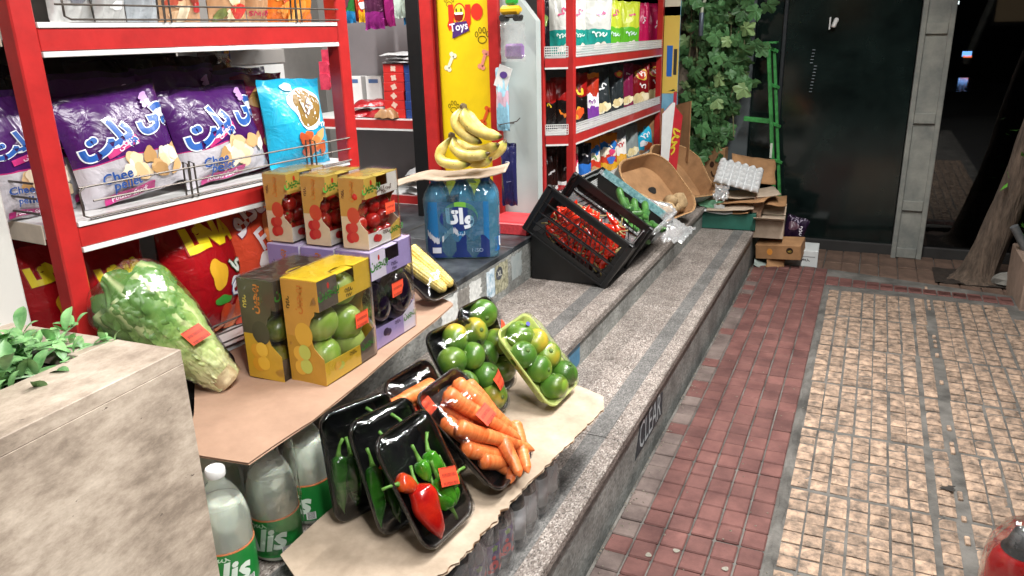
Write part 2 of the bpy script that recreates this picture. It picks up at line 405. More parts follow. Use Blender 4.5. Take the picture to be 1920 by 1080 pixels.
xs = [-.108 + .0545 * (i + .5) for i in range(7)] + [.316] + [.374 + .0545 * (i + .5) for i in range(9)]
for i, cx in enumerate(xs):
    for j in range(52):
        T = j // 7; cy = 1.388 + T * .4045 + (j % 7) * .0562 + .028
        if cy > 4.23 or (cx > .72 and cy > 4.05) or cx > .93: continue
        ycells.append((cx + .006 * nz(T * 3.1, i) + .003 * (T % 2) * (1 if i < 7 else -1), cy, i))
ym = [paver_mesh(.0475, .0505, M_yel, .0025, k) for k in range(6)]; yn = paver_mesh(.044, .0505, M_yel, .0025, 9)
def pxw(c):
    q = RM.transposed() @ (Vector((c[0], c[1], 0)) - CC); u, v = 960 - FPX * q.x / q.z, 540 + FPX * q.y / q.z
    return 0 < u < 1920 and v < 1090 and (CC - Vector((c[0], c[1], 0))).length
vis = sorted([c for c in ycells if pxw(c)], key=lambda c: pxw(c)); near = set(vis[:300]); rest = B()
for c in ycells:
    M = TR(c[0], c[1], random.uniform(-.003, .001), random.uniform(-.02, .02), random.uniform(-.02, .02), random.choice((0, PI)) + random.uniform(-.03, .03))
    me = yn if c[2] == 7 else random.choice(ym)
    if c in near: inst('yellow_paver', me, M, pav)
    else:
        rest.add([M @ v.co for v in me.vertices], [list(p.vertices) for p in me.polygons])
tag(ob('yellow_pavers', rest, M_yel, pav, smooth=False), kind='stuff')
ob('mortar_ridge', B().grid(lambda u, v: (-.13 + .024 * u + .008 * nz(v * 40), 1.2 + 3.07 * v, .002 + .004 * nz(u * 4, v * 90) + .003 * nz(v * 30, 3) - .006 * abs(u * 2 - 1)), 5, 260), M_mort, pav)
sl = B()
for j in range(55):
    if random.random() < .35: y = 1.4 + j * .0562; sl.bbox(.349, .362, y, y + random.uniform(.02, .045), -.03, .0005, .002)
tag(ob('paver_slivers', sl, M_yel, pav, smooth=False), kind='stuff')
# brown paving beyond, a little lower
bp = struct('brown_pavement', B().box(-2.2, 3, 4.2, 7.5, -.2, -.042), M_mort, smooth=False)
bt = [paver_mesh(.096, .38, M_brown), paver_mesh(.096, .37, M_brown, b=.005)]
for i in range(24):
    for j in range(2): inst('brown_tile', bt[(i + j) % 2], TR(-.72 + .1 * i + random.uniform(-.002, .002), 4.66 + .385 * j, -.032 + random.uniform(-.003, .002), 0, 0, random.uniform(-.006, .006)), bp)

# steps: slabs, inlaid strips, risers
def step(name, xa, xb, zt, zb, slabs, strip):
    s = struct(name, B().box(xa, xb - .012, YN, YF, zb, zt - .0305), M_ris, smooth=False)
    for a, b_ in slabs:
        ob('slab', B().bbox(xa, xb, a + .0012, b_ - .0012, zt - .03, zt, .004), M_gr, s, smooth=False)
        ob('inlay_strip', B().box(strip[0], strip[1], a + .002, b_ - .002, zt - .004, zt + .0012), M_gr2, s, smooth=False)
    return s
step1 = step('lower_step', x1 - .02, x0, z1, -.2, [(YN, .6), (.6, 1.9), (1.9, 3.05), (3.05, YF)], (-.655, -.598))
step2 = step('upper_step', x2 - .02, x1 + .012, z2, -.2, [(YN, 1.2), (1.2, 2.55), (2.55, 3.7), (3.7, YF + .05)], (-.965, -.905))
# platform riser + black floor tiles
plat = struct('shop_floor', B().box(-4.2, x2, YN, 6, -.2, z3 - .022), M_ris, smooth=False)
M_blk = pm('black_floor_tile', '#22262a', .38, .5, 6, bump=.0006, bscale=60, col2='#4b5054', detail=8)
for i in range(5):
    for j in range(8):
        inst_b = B().bbox(0, .545, 0, .595, z3 - .021, z3, .002)
        ob('floor_tile', inst_b.xf(TR(x2 + .006 - .55 * (i + 1), -.3 + .6 * j, 0)), M_blk, plat, smooth=False)
M_white = pm('peeling_white_paint', '#b9bab6', .7, .1, 60, col2='#d0d1cd')
def ragged(w_, h_, jag, seed, n=40):
    return disc(w_ / 2, h_ / 2, n, 3, wob=lambda q: min(1 / max(abs(math.cos(q)), 1e-3), 1 / max(abs(math.sin(q)), 1e-3), 1.35) * (1 + jag * nz(math.cos(q) * 5 + seed, math.sin(q) * 5)))
MR = lambda x, y, z: frame(Vector((x, y, z)), Vector((0, 1, 0)), Vector((0, 0, 1)), Vector((1, 0, 0)))   # wall facing the street
flat('paint_patch', ragged(.30, .1, .22, 2), M_white, plat, MR(x2 + .001, 2.26, .425))
flat('paint_patch', ragged(.09, .07, .3, 8), pm('bare_stone', '#77736d', .8, .3, 50), plat, MR(x2 + .0016, 2.27, .44))
flat('torn_sticker', ragged(.07, .11, .15, 4), pm('sticker_blue', '#8fb6cc', .5, .3, 40, col2='#d7dde0'), plat, MR(x2 + .001, 2.49, .425))
flat('torn_sticker', ragged(.12, .115, .12, 5), pm('sticker_olive', '#77755a', .5, .35, 50, col2='#b5b298'), plat, MR(x2 + .0015, 2.585, .425))
flat('sticker_disc', disc(.03, .026), pm('sticker_dark', '#3c4046', .5, .2, 30), plat, MR(x2 + .002, 2.565, .445))
flat('lettering', text('XL', .03), pr('#c9c9bd'), plat, MR(x2 + .0026, 2.565, .445))
flat('torn_sticker', ragged(.1, .1, .25, 9), pm('sticker_pale', '#aeb5b4', .5, .3, 40, col2='#87908f'), plat, MR(x2 + .001, 2.73, .43))
# stickers on the step risers
xr = x1 + .0005
flat('blue_sticker', ragged(.17, .085, .04, 3), pm('sticker_teal', '#2f6c8c', .45, .15, 20), step2, MR(xr, 2.27, .262))
flat('lettering', text('A', .05), pr('#d6dcdd'), step2, MR(xr + .0008, 2.21, .27))
x0r = x0 - .011
flat('dark_sticker', B().prism([(-.17, -.05), (.17, -.05), (.17, .035), (-.12, .055)], 0, .0005), pm('sticker_navy', '#1f2c33', .5, .2, 20), step1, MR(x0r, 2.24, .1))
flat('lettering', text('CLEAR', .15, bold=.0).map(lambda q: (q.x * .62, q.y * .9, q.z)), pr('#a9b4b8'), step1, MR(x0r + .0012, 2.25, .105))

# ---------------------------------------------------------------- shop front
M_rs = pm('red_painted_steel', '#b02524', .38, .12, 14, bump=.0006, bscale=40, coat=.25)
M_ws = pm('white_painted_steel', '#d9dad8', .4, .06, 20, coat=.2)
M_gw = pm('grey_wall_panel', '#8d8a86', .6, .1, 5)
M_dk = pm('dark_interior', '#2c2b2a', .8, .2, 5)
M_chr = pm('chrome_wire', '#5d5752', .42, .1, 50, metal=.75)
wall = tag(ob('shop_back_wall', B().box(-4.2, -3.05, YN, 6, z3, 2.9).box(-3.05, -1.83, 3.95, 4.05, z3, 2.9), M_gw, smooth=False), 'grey painted wall at the back of the open shop', 'wall')
ceil = tag(ob('shop_ceiling', B().box(-4.2, -1.3, YN, 6, 2.75, 2.85), M_ws, smooth=False), 'white ceiling over the shop interior', 'ceiling')
# marble pier at the left edge, planter in front
M_mar = pm('white_marble', '#c9c7c2', .35, .12, 6, col2='#9f9d99', detail=8, lo=.45, hi=.8)
tag(ob('marble_pier', B().bbox(-2.0, -1.37, -.6, .845, z2, 2.8, .004), M_mar, smooth=False), 'white marble wall pier at the left edge behind the planter', 'pier')
M_trav = bpy.data.materials.new('travertine'); M_trav.use_nodes = True
def trav(m):
    t = m.node_tree; L = t.links.new; p = t.nodes['Principled BSDF']; p.inputs['Roughness'].default_value = .62
    tc = node(t, 'ShaderNodeTexCoord')
    def nzn(scale, st, det=10, rg=.65):
        mp = node(t, 'ShaderNodeMapping'); mp.inputs['Scale'].default_value = st; mp.inputs['Rotation'].default_value = (R(-14), 0, 0); L(tc.outputs['Object'], mp.inputs[0])
        n = node(t, 'ShaderNodeTexNoise'); n.inputs['Scale'].default_value = scale; n.inputs['Detail'].default_value = det; n.inputs['Roughness'].default_value = rg; L(mp.outputs[0], n.inputs['Vector']); return n.outputs[0]
    a = nzn(7, (1, 1, 1.3)); b_ = nzn(30, (1, .55, 1.5), 12, .8); c = nzn(60, (1, .6, 1.6), 4)
    ad = node(t, 'ShaderNodeMath', operation='ADD'); L(a, ad.inputs[0]); L(b_, ad.inputs[1])
    r = node(t, 'ShaderNodeValToRGB'); e = r.color_ramp.elements; e[0].position = .40; e[0].color = rgb('#87796b'); e[1].position = .62; e[1].color = rgb('#cbbdac'); q = e.new(.50); q.color = rgb('#ab9c8c')
    hf = node(t, 'ShaderNodeMath', operation='MULTIPLY'); hf.inputs[1].default_value = .5; L(ad.outputs[0], hf.inputs[0]); L(hf.outputs[0], r.inputs[0])
    pr_ = node(t, 'ShaderNodeValToRGB'); pr_.color_ramp.elements[0].position = .24; pr_.color_ramp.elements[0].color = (.25, .2, .16, 1); pr_.color_ramp.elements[1].position = .30; pr_.color_ramp.elements[1].color = (1, 1, 1, 1); L(c, pr_.inputs[0])
    mx = node(t, 'ShaderNodeMix', data_type='RGBA', blend_type='MULTIPLY'); mx.inputs[0].default_value = 1; L(r.outputs[0], mx.inputs[6]); L(pr_.outputs[0], mx.inputs[7]); L(mx.outputs[2], p.inputs['Base Color'])
    bm_ = node(t, 'ShaderNodeBump'); bm_.inputs['Distance'].default_value = .003; L(pr_.outputs[0], bm_.inputs['Height']); L(bm_.outputs[0], p.inputs['Normal'])
trav(M_trav)
pl = thing('stone_planter', 'travertine stone planter box in the left foreground', 'planter', (0, 0, 0))
zp = .85; px_, py_ = -.976, .826
M4 = Matrix.Rotation(R(2.5), 4, 'Z'); M4 = Matrix.Translation((px_, py_, 0)) @ M4
wn = .2
ob('side_slab', B().bbox(-.045, 0, -1.4, 0, z2, zp - .0251, .0006).xf(M4), M_trav, pl, smooth=False)
ob('side_slab', B().bbox(-1.2, -.047, -.045, -.002, z2, zp - .026, .003).xf(M4), M_trav, pl, smooth=False)
for (a, b_, c, d) in ((-.14, .0, -1.4, .0), (-1.2, -.1405, -.075, .0)):
    ob('rim_slab', B().bbox(a, b_, c, d, zp - .025, zp, .0012).xf(M4), M_trav, pl, smooth=False)
ob('soil', B().grid(lambda u, v: (-1.2 + 1.08 * u, -1.4 + 1.34 * v, zp - .03 + .02 * nz(u * 30, v * 30)), 30, 30).xf(M4), pm('soil', '#2a211a', .95, .4, 60), pl)
# trailing succulent in the planter
M_suc = pm('succulent_leaf', '#5f9a58', .4, .2, 30, col2='#8fbe7d', sss=.1, rnd=.2)
sucm = []
for k in range(3):
    def fn(u, v, k=k):
        wd = .0105 * math.sin(PI * min(1, v * .97 + .03)) ** .7; x = (u - .5) * 2 * wd
        return (x, v * .046, .012 * math.sin(v * 2.2) * (1 if k != 1 else -.3) + .25 * abs(x) + .0)
    b_ = B().grid(fn, 4, 6); me = b_.mesh('leaf'); me.materials.append(M_suc); me.polygons.foreach_set('use_smooth', [True] * len(me.polygons)); sucm.append(me)
suc = thing('trailing_succulent', 'bright green trailing succulent growing in the travertine planter', 'plant', M4 @ Vector((-.3, -.3, zp - .03)))
Ms = suc.matrix_world.inverted()
stem = B(); leaves = []
random.seed(11)
for k in range(60):
    h = M4 @ Vector((-.15 - random.random() * .26, -.085 - random.random() * .22, zp - .015))
    a = random.uniform(0, 2 * PI); pts = [h]; el = random.uniform(.2, 1.0)
    for s_ in range(6):
        el -= .12; a += random.uniform(-.3, .3); pts.append(pts[-1] + Vector((math.cos(a) * math.cos(el), math.sin(a) * math.cos(el), math.sin(el))) * .017)
    pts = [q if (M4.inverted() @ q).x < -.138 and (M4.inverted() @ q).y < -.078 or q.z > zp + .006 else Vector((q.x, q.y, max(q.z, zp - .02))) for q in pts]
    stem.tube(pts, .0022, 5)
    for s_, q in enumerate(pts[1:]):
        for e in (0, 1):
            leaves.append((q, a + PI * e + s_ * 1.4 + random.uniform(-.4, .4), random.uniform(-.2, .9)))
stem.v = [v - suc.location for v in stem.v]
ob('stems', stem, M_suc, suc)
for i, (q, a, e) in enumerate(leaves[:300]):
    inst('leaf', sucm[i % 3], Matrix.Translation(q - suc.location) @ Matrix.Rotation(a, 4, 'Z') @ Matrix.Rotation(e, 4, 'X') @ Matrix.Scale(random.uniform(.5, .95), 4), suc)
st = B()
for i, (q, a, e) in enumerate(leaves[300:]):
    M = Matrix.Translation(q - suc.location) @ Matrix.Rotation(a, 4, 'Z') @ Matrix.Rotation(e, 4, 'X') @ Matrix.Scale(random.uniform(.7, 1.1), 4); me = sucm[i % 3]
    st.add([M @ v.co for v in me.vertices], [list(p.vertices) for p in me.polygons])
if st.v: tag(ob('leaves', st, M_suc, suc), kind='stuff')

# ---------------------------------------------------------------- left display rack
KA = R(5); TH = PI / 2 - KA; SO = Vector((-1.425, .985, 0))
SHM = Matrix.Translation(SO) @ Matrix.Rotation(TH, 4, 'Z')          # local x along the rack, -y to the street
SHI = SHM.inverted(); SN = (SHM.to_3x3() @ Vector((0, -1, 0)))
def shp(u, v, dep): return SHI @ onplane(u, v, SHM @ Vector((0, dep, 0)), SN)
SW, SD = .86, .40; ZM, ZU, ZL = .985, 1.362, .60
rack = thing('display_rack', 'red and white steel display rack holding purple and red snack bags', 'display rack', M=SHM)
for X in (0, SW):
    ob('post', B().bbox(X - .022, X + .022, -.006, .038, z3, 2.3, .003), M_rs, rack, smooth=False)
    ob('post', B().bbox(X - .022, X + .022, SD, SD + .04, z3, 2.3, .003), M_rs, rack, smooth=False)
for zt in (ZL, ZM, ZU):
    ob('shelf_board', B().bbox(-.02, SW + .02, .008, SD, zt - .03, zt, .002), M_ws, rack, smooth=False)
    ob('red_band', B().bbox(.0225, SW - .0225, -.004, .006, zt - .05, zt - .008, .001), M_rs, rack, smooth=False)
    for dz in (-.009, -.0615): ob('white_trim', B().bbox(.0225, SW - .0225, -.008, .0065, zt + dz, zt + dz + .0105, .001), M_ws, rack, smooth=False)
    ob('side_band', B().bbox(-.024, -.021, .04, SD, zt - .04, zt + .0, .001), pm('cream_steel', '#cbbfae', .5, .08, 20), rack, smooth=False)
ob('back_panel', B().box(-.02, .62, SD - .012, SD - .002, z3 + .02, 2.3), pm('rack_back', '#4b4a47', .7, .12, 6), rack, smooth=False)
def guard(zt, X0, X1, hs, npost, X0b):
    g = B(); rr = .0022
    y = -.012
    for i, h in enumerate(hs): g.tube([(X0b if i == 0 else X0, y, zt + h), (X1, y, zt + h)], rr, 6)
    g.tube([(X0b + .012, y, zt + hs[0]), (X0b, y, zt + hs[0] - .008), (X0b, y, zt + .012), (X0b + .012, y, zt + .006), (X1, y, zt + .006)], rr, 6)
    for k in range(npost):
        X = X0 + (X1 - X0) * (k + .62) / npost
        for d in (-.008, .008): g.tube([(X + d, y, zt), (X + d, y, zt + hs[0] + .008), (X + d, y + .016, zt + hs[0] + .012), (X + d, y + .02, zt + .004)], rr, 6)
    return g
ob('wire_guard', guard(ZM, .06, SW - .02, (.068, .038), 2, .035), M_chr, rack)
ob('wire_guard', guard(ZU, .06, SW - .02, (.06, .033), 2, .075), M_chr, rack)
ob('wire_guard', guard(ZL, .03, SW - .02, (.07, .045, .02), 1, .03), M_chr, rack)
sg = B()
for zt in (ZM,):
    for h in (.085, .055, .025): sg.tube([(-.028, .03, zt + h), (-.028, SD, zt + h)], .0024, 6)
ob('wire_guard', sg, M_chr, rack)

# ---------------------------------------------------------------- entrance return: black jamb, toy sign, grey panel
YJ = 3.1
jam = thing('door_jamb', 'black steel door jamb left of the yellow toy sign', 'door jamb', (0, 0, 0))
ob('post', B().bbox(-1.905, -1.835, YJ - .03, YJ + .05, z3, 2.6, .003), pm('black_steel', '#0e0e0f', .4, .2, 20), jam, smooth=False)
sign = thing('toy_sign', 'tall yellow toy advertising panel in a red steel frame above the bananas', 'sign', (0, YJ, 0))
for a, b_ in ((-1.834, -1.775), (-1.506, -1.457)):
    ob('frame_post', B().bbox(a, b_, -.03, .03, z3, 2.6, .003), M_rs, sign, smooth=False)
ob('frame_inner', B().box(-1.774, -1.762, -.01, .02, z3 + .05, 2.5), pm('dark_red', '#7c1614', .5, .1, 20), sign, smooth=False)
ob('panel', B().box(-1.761, -1.507, .0, .012, z3 + .05, 2.5), pm('sign_yellow', '#e4c411', .4, .05, 9), sign, smooth=False)
MS = lambda x, z, e=0: frame(Vector((x, -.001 - e, z)), Vector((1, 0, 0)), Vector((0, 0, 1)), Vector((0, -1, 0)))
def sgn(u, v): p = ony(u, v, YJ); return p.x, p.z
C_red, C_pur = pr('#d8301c'), pr('#4d2a6d')
def fl(nm, b_, m, u, v, e=0, rot=0): x, z = sgn(u, v); return flat(nm, place2d(b_, 0, 0, rot), m, sign, MS(x, z, e))
for u, v in ((846, 34), (878, 34)): fl('lettering', B().prism([(.012, .055), (-.012, .055), (-.012, -.01), (-.02, -.03), (-.012, -.052), (.0, -.045), (.012, -.02)], 0, .0004), C_red, u, v, .0006)
fl('lettering_rim', disc(.031, .042), C_red, 862, 25, .0012); fl('smiling_face', disc(.026, .036), pr('#f0d437'), 862, 25, .0018)
for d in (-5, 4): fl('eye', disc(.004, .008, 10, 1), pr('#2b1d14'), 861 + d, 19, .0024)
fl('mouth', B().prism([(-.024, .006), (.024, .006), (.016, -.018), (0, -.025), (-.016, -.018)], 0, .0003), pr('#7d1512'), 861, 29, .0024)
fl('teeth', B().prism([(-.021, .008), (.021, .008), (.018, -.001), (-.018, -.001)], 0, .0003), pr('#efefef'), 861, 27, .003)
fl('lettering', disc(.028, .034), C_red, 894, 22, .001)
fl('purple_plaque', B().prism([(-.03, .026), (.036, .03), (.048, -.008), (-.036, -.04)], 0, .0004), C_pur, 862, 54, .0024)
fl('lettering', text('Toys', .045, bold=.02), pr('#efeaf2'), 861, 52, .0032, .12)
def ring(rx, ry, t_=.003):
    b_ = B(); n = 18
    vs = [((rx - s_ * t_) * math.cos(2 * PI * k / n), (ry - s_ * t_) * math.sin(2 * PI * k / n), 0) for s_ in (0, 1) for k in range(n)]
    return b_.add(vs, [(k, (k + 1) % n, n + (k + 1) % n, n + k) for k in range(n)])
def paw(u, v, k):
    b_ = B()
    for dx, dy, rx, ry in ((-.026, .004, .008, .012), (-.009, .02, .008, .013), (.011, .02, .008, .013), (.027, .004, .008, .012), (0, -.018, .021, .016)):
        q = ring(rx, ry); b_.add([(p.x + dx, p.y + dy, 0) for p in q.v], q.f)
    b_.v = [p * k for p in b_.v]; fl('paw_print', b_, pr('#3a2e10'), u, v, .0006)
paw(904, 66, 1); paw(851, 200, .8); paw(842, 2, .7)
def bone(u, v, col, rot, k=1):
    b_ = B(); b_.prism([(-.03, -.007), (.03, -.007), (.03, .007), (-.03, .007)], 0, .0002)
    for sx in (-1, 1):
        for sy in (-1, 1): q = disc(.0105, .0105, 12, 1); b_.add([(p.x + sx * .032, p.y + sy * .008, .0003 + .0001 * sy) for p in q.v], q.f)
    b_.v = [p * k for p in b_.v]; fl('bone_print', b_, pr(col), u, v, .0006, rot)
bone(845, 116, '#e6e2c4', 1.1); bone(907, 112, '#e0917a', 1.2); bone(911, 217, '#dd5a24', 1.15)
tag(ob('grey_end_panel', B().prism([(-1.456, 0), (-1.295, 0), (-1.295, 1.37 - z3), (-1.36, 1.45 - z3), (-1.456, 1.5 - z3)], -.03, .02, 0, frame(Vector((0, YJ + .02, z3)), Vector((1, 0, 0)), Vector((0, 0, 1)), Vector((0, 1, 0)))), pm('grey_panel', '#a9b3b0', .45, .05, 4), smooth=False), 'plain pale grey panel between the toy sign and the right snack rack', 'panel')
wh = thing('display_hook', 'thin bent wire hook on the pale grey panel', 'hook', (-1.40, YJ - .032, .955))
ob('wire', B().tube([(0, .03, 0), (-.04, -.06, 0), (.06, -.09, .02), (.075, -.09, .035)], .002, 6), M_chr, wh)
tag(ob('red_floor_plinth', B().bbox(-1.46, -1.262, 2.88, 3.085, z3, z3 + .05, .004).box(-1.45, -1.27, 2.9, 3.08, z3 + .05, z3 + .0515), pm('red_grating', '#b5343a', .5, .2, 120), smooth=False), 'low red metal plinth on the floor in front of the grey panel', 'plinth')

# ---------------------------------------------------------------- right display rack (chamfered end)
A_, B_, C_ = Vector((-1.315, 3.195, 0)), Vector((-1.2, 3.248, 0)), Vector((-1.2, 4.78, 0))
rr_ = thing('display_rack', 'red display rack with white mesh guards and mixed snack bags beyond the doorway', 'display rack', (0, 0, 0))
for p, s_ in ((A_, .013), (B_, .017), (C_, .016)):
    ob('post', B().bbox(p.x - s_, p.x + s_, p.y - s_, p.y + s_, z3, 2.2, .002), M_rs, rr_, smooth=False)
def seg(nm, p, q, za, zb, t_, m, off=0):
    d = (q - p); L_ = d.length; d.normalize(); n = Vector((d.y, -d.x, 0))
    M = frame(p + n * off, d, -n, Vector((0, 0, 1)))
    return ob(nm, B().box(.013, L_ - .014, -t_, t_, za, zb).xf(M), m, rr_, smooth=False)
RL = (1.222, .896, .598)
def meshguard(p, q, z, h):
    d = (q - p); L_ = d.length; d.normalize(); n = Vector((d.y, -d.x, 0)); M = frame(p + n * .014, d, -n, Vector((0, 0, 1))); b_ = B()
    k = int(L_ / .0115)
    for i in range(k + 1): X = .014 + (L_ - .028) * i / k; b_.box(X - .0014, X + .0014, -.001, .001, z, z + h)
    for j in range(5): Z = z + h * j / 4; b_.box(.013, L_ - .013, -.0022, -.0011, Z - .0016, Z + .0016)
    return ob('mesh_guard', b_.xf(M), M_ws, rr_, smooth=False)
for z in RL:
    ob('shelf_board', B().prism([(A_.x, A_.y), (B_.x, B_.y), (C_.x, C_.y), (-1.6, C_.y), (-1.6, A_.y)], z - .03, z - .004), M_ws, rr_, smooth=False)
    for p, q in ((A_, B_), (B_, C_)):
        seg('red_band', p, q, z - .042, z - .006, .004, M_rs, .012); seg('white_trim', p, q, z - .05, z - .0425, .006, M_ws, .012)
        meshguard(p, q, z, .042)
    for p in (A_,): ob('bracket', B().bbox(p.x - .06, p.x - .014, p.y - .012, p.y - .002, z + .0, z + .035, .001), M_rs, rr_, smooth=False)
ob('back_panel', B().box(-1.62, -1.602, A_.y, C_.y, z3, 2.2), M_dk, rr_, smooth=False)

# ---------------------------------------------------------------- shelves inside the doorway
ish = thing('wall_shelf', 'white shelf with red edge inside the doorway behind the water bottles', 'shelf', (0, 0, 0))
YI = 3.3
for z in (.935, .56):
    ob('shelf_board', B().box(-2.75, -1.93, YI + .003, YI + .36, z - .03, z), M_ws, ish, smooth=False)
    ob('red_band', B().box(-2.75, -1.93, YI - .006, YI + .002, z - .045, z - .005), M_rs, ish, smooth=False)
    ob('white_trim', B().box(-2.75, -1.93, YI - .009, YI + .002, z - .055, z - .046), M_ws, ish, smooth=False)
ob('back_panel', B().box(-2.75, -1.93, YI + .362, YI + .375, z3, 2.2), pm('mauve_panel', '#7b7577', .6, .06, 4), ish, smooth=False)
ob('hanging_rail', B().tube([(-2.75, YI + .1, 1.56), (-1.93, YI + .1, 1.56)], .008, 8), M_chr, ish)

# ---------------------------------------------------------------- dark building on the right, pillar, tree
M_gl = pm('dark_glass', '#111a19', .1, .4, 3, spec=.5, col2='#1b2624')
gw = thing('glass_facade', 'dark glazed shop front left of the concrete pillar', 'facade', (0, 5.16, 0))
ob('pane', B().box(-.52, .19, 0, .012, .02, 3), M_gl, gw, smooth=False)
ob('pane', B().box(-1.3, -.545, .0, .012, .02, 3), M_gl, gw, smooth=False)
M_alu = pm('dark_aluminium', '#3c4144', .35, .1, 20, metal=.6)
ob('mullion', B().bbox(-.544, -.521, -.02, .02, -.04, 3, .003), M_alu, gw, smooth=False)
ob('mullion', B().bbox(-.80, -.785, -.02, -.001, -.04, 3, .003), pm('bright_aluminium', '#8b8f92', .3, .1, 20, metal=.8), gw, smooth=False)
ob('sill', B().bbox(-1.3, .2, -.03, -.001, -.045, .03, .004), M_dk, gw, smooth=False)
gw2 = thing('glass_facade', 'dark glazed shop front right of the concrete pillar behind the tree', 'facade', (0, 5.16, 0))
ob('pane', B().box(.36, 2.6, 0, .012, .02, 3), film('dark_clear_glass', (.35, .38, .38), base=.05, edge=.9, rough=.02, bump=0), gw2, smooth=False)
ob('sill', B().bbox(.36, 2.6, -.03, -.001, -.045, .03, .004), M_dk, gw2, smooth=False)
bl = thing('window_blind', 'dark slatted blind catching light behind the glass', 'blind', (-.25, 5.15, 0))
for k in range(14):
    p = ony(1521 + k * 1.2 - 9 * (k // 9), 172 - 6 * (k % 14), 5.15)
    ob('slat', B().box(p.x - .012 - (-.25), p.x + .004 + .25, -.004, -.002, p.z, p.z + .003), pm('lit_slat', '#8f98a0', .4, 0), bl, smooth=False)  # light caught by the slats is put into their pale colour
M_con = pm('grey_concrete', '#7c807c', .85, .14, 7, bump=.001, bscale=90, col2='#94958d')
pil = thing('concrete_pillar', 'square grey concrete pillar with recessed panels beside the dark glass', 'pillar', (0, 0, 0))
Yp = 5.072
ob('core', B().box(.197, .357, Yp + .016, Yp + .2, -.06, 3), M_con, pil, smooth=False)
for a, b_ in ((.194, .222), (.332, .36)): ob('edge_strip', B().bbox(a, b_, Yp - .004, Yp + .015, -.05, 3, .003), M_con, pil, smooth=False)
for z in (.0, .29, .80, 1.29, 1.8):
    ob('cross_strip', B().bbox(.223, .331, Yp - .002, Yp + .015, z - .03, z + .03, .003), M_con, pil, smooth=False)
# street reflections in the glass, modelled as lit signs and a car behind it
fw = tag(ob('far_house', B().box(-2, 14, 22, 23, -.06, 9).box(3, 3.6, 21.9, 22, 0, 3), pm('far_wall', '#1a1c1b', .9, .3, 2), smooth=False), 'dark building front across the street seen through the glass', 'building')
def emi(n, c, s_): return pm(n, c, .5, 0, emit=s_)
def farsign(lab, u, v, w_, h_, col, st_, txt=None):  # glowing stand-in behind the pane for a light reflected in it
    p = ony(u, v, 21.7); o = thing('lit_sign', lab, 'sign', p)
    ob('housing', B().bbox(-w_ / 2, w_ / 2, 0, .15, -h_ / 2, h_ / 2, .02), pm('black_steel', '#0e0e0f'), o, smooth=False)
    b_ = text(txt, h_, bold=.03) if txt else rectp(w_ * .9, h_ * .85)
    flat('lit_face', b_, emi('emit_' + col, col, st_), o, frame(Vector((0, -.02, 0)), Vector((1, 0, 0)), Vector((0, 0, 1)), Vector((0, -1, 0))))
farsign('small white lit shop sign low in the dark glass, right of the pillar', 1783, 167, .4, .2, '#f4f8ff', 9, '~3')
farsign('small blue lit sign high in the dark glass, right of the pillar', 1813, 101, .22, .14, '#7fb4ff', 8)
farsign('tiny orange lit sign just under the small blue lit sign', 1814, 106, .2, .06, '#ff6a30', 6)
farsign('tiny white lamp at the top edge beside the pillar', 1795, 5, .09, .09, '#ffffff', 8)
farsign('row of tiny warm lamps far away left of the pillar top', 1655, 100, .1, .05, '#ffb070', 4)
for k, (u, v, c) in enumerate(((1772, 238, '#cfe6ff'), (1775, 222, '#ffd9a8'), (1822, 198, '#ffe9c8'), (1868, 215, '#d9ffe0'), (1790, 205, '#ffffff'))):  # extra glowing points added behind the pane as faint reflected specks
    farsign(['tiny pale lamp lowest of the faint lights right of the pillar', 'tiny warm lamp above the lowest faint light', 'tiny warm lamp in the middle of the dark glass', 'tiny greenish lamp near the tree trunk', 'tiny white lamp under the white lit sign'][k], u, v, .07, .05, c, 3)
cr = thing('parked_car', 'dark parked car barely visible behind the glass, right of the pillar', 'car', ony(1800, 262, 14) + Vector((0, 0, -.62)))  # stand-in behind the pane for a car reflected in it
bod = B().loft([[Vector((x * .5, y, z)) for x, z in ((-1.7, .25), (1.7, .25), (1.75, .55), (1.6, .8), (1.2, .85), (.9, 1.35), (-.9, 1.35), (-1.2, .85), (-1.6, .8), (-1.75, .55))] for y in (0, 3.6)])
ob('body', bod, pm('car_paint', '#15181a', .25, 0, coat=1), cr, fixn=True)
ob('number_plate', B().box(-.25, .25, -.03, -.01, .5, .6), pm('plate_white', '#b9bdb9', .5, 0), cr, smooth=False)
for s_ in (-1, 1):
    ob('headlight', B().bbox(s_ * .62 - .14, s_ * .62 + .14, -.03, .02, .58, .72, .02), pm('lamp_glass', '#8b9295', .15, 0), cr)
    ob('wheel', B().lathe([(.1, -.09), (.3, -.09), (.32, 0), (.3, .09), (.1, .09)], 18, 0, TR(s_ * .8, .6, .3, 0, PI / 2)), pm('tyre', '#101010', .8, 0), cr)
ob_ = thing('opposite_building', 'dark building behind the viewer with a few lit windows, seen as reflections', 'building', (2, -13, 0))
ob('wall', B().box(-12, 14, -3, 0, -.06, 11), pm('far_wall', '#1a1c1b'), ob_, smooth=False)
random.seed(8)
for i in range(13):
    for j in range(4):
        wn_ = ob('window', B().box(-11 + 1.9 * i, -9.9 + 1.9 * i, .0, .05, 1.2 + 2.4 * j, 2.6 + 2.4 * j), pm('window_frame', '#3a3c3c', .5, 0), ob_, smooth=False)
        ob('pane', B().box(-10.9 + 1.9 * i, -10.0 + 1.9 * i, .051, .06, 1.3 + 2.4 * j, 2.5 + 2.4 * j), emi('lit_window', '#ffdcae', .12) if random.random() < .3 else pm('dark_pane', '#0c1012', .1, 0), wn_, smooth=False)
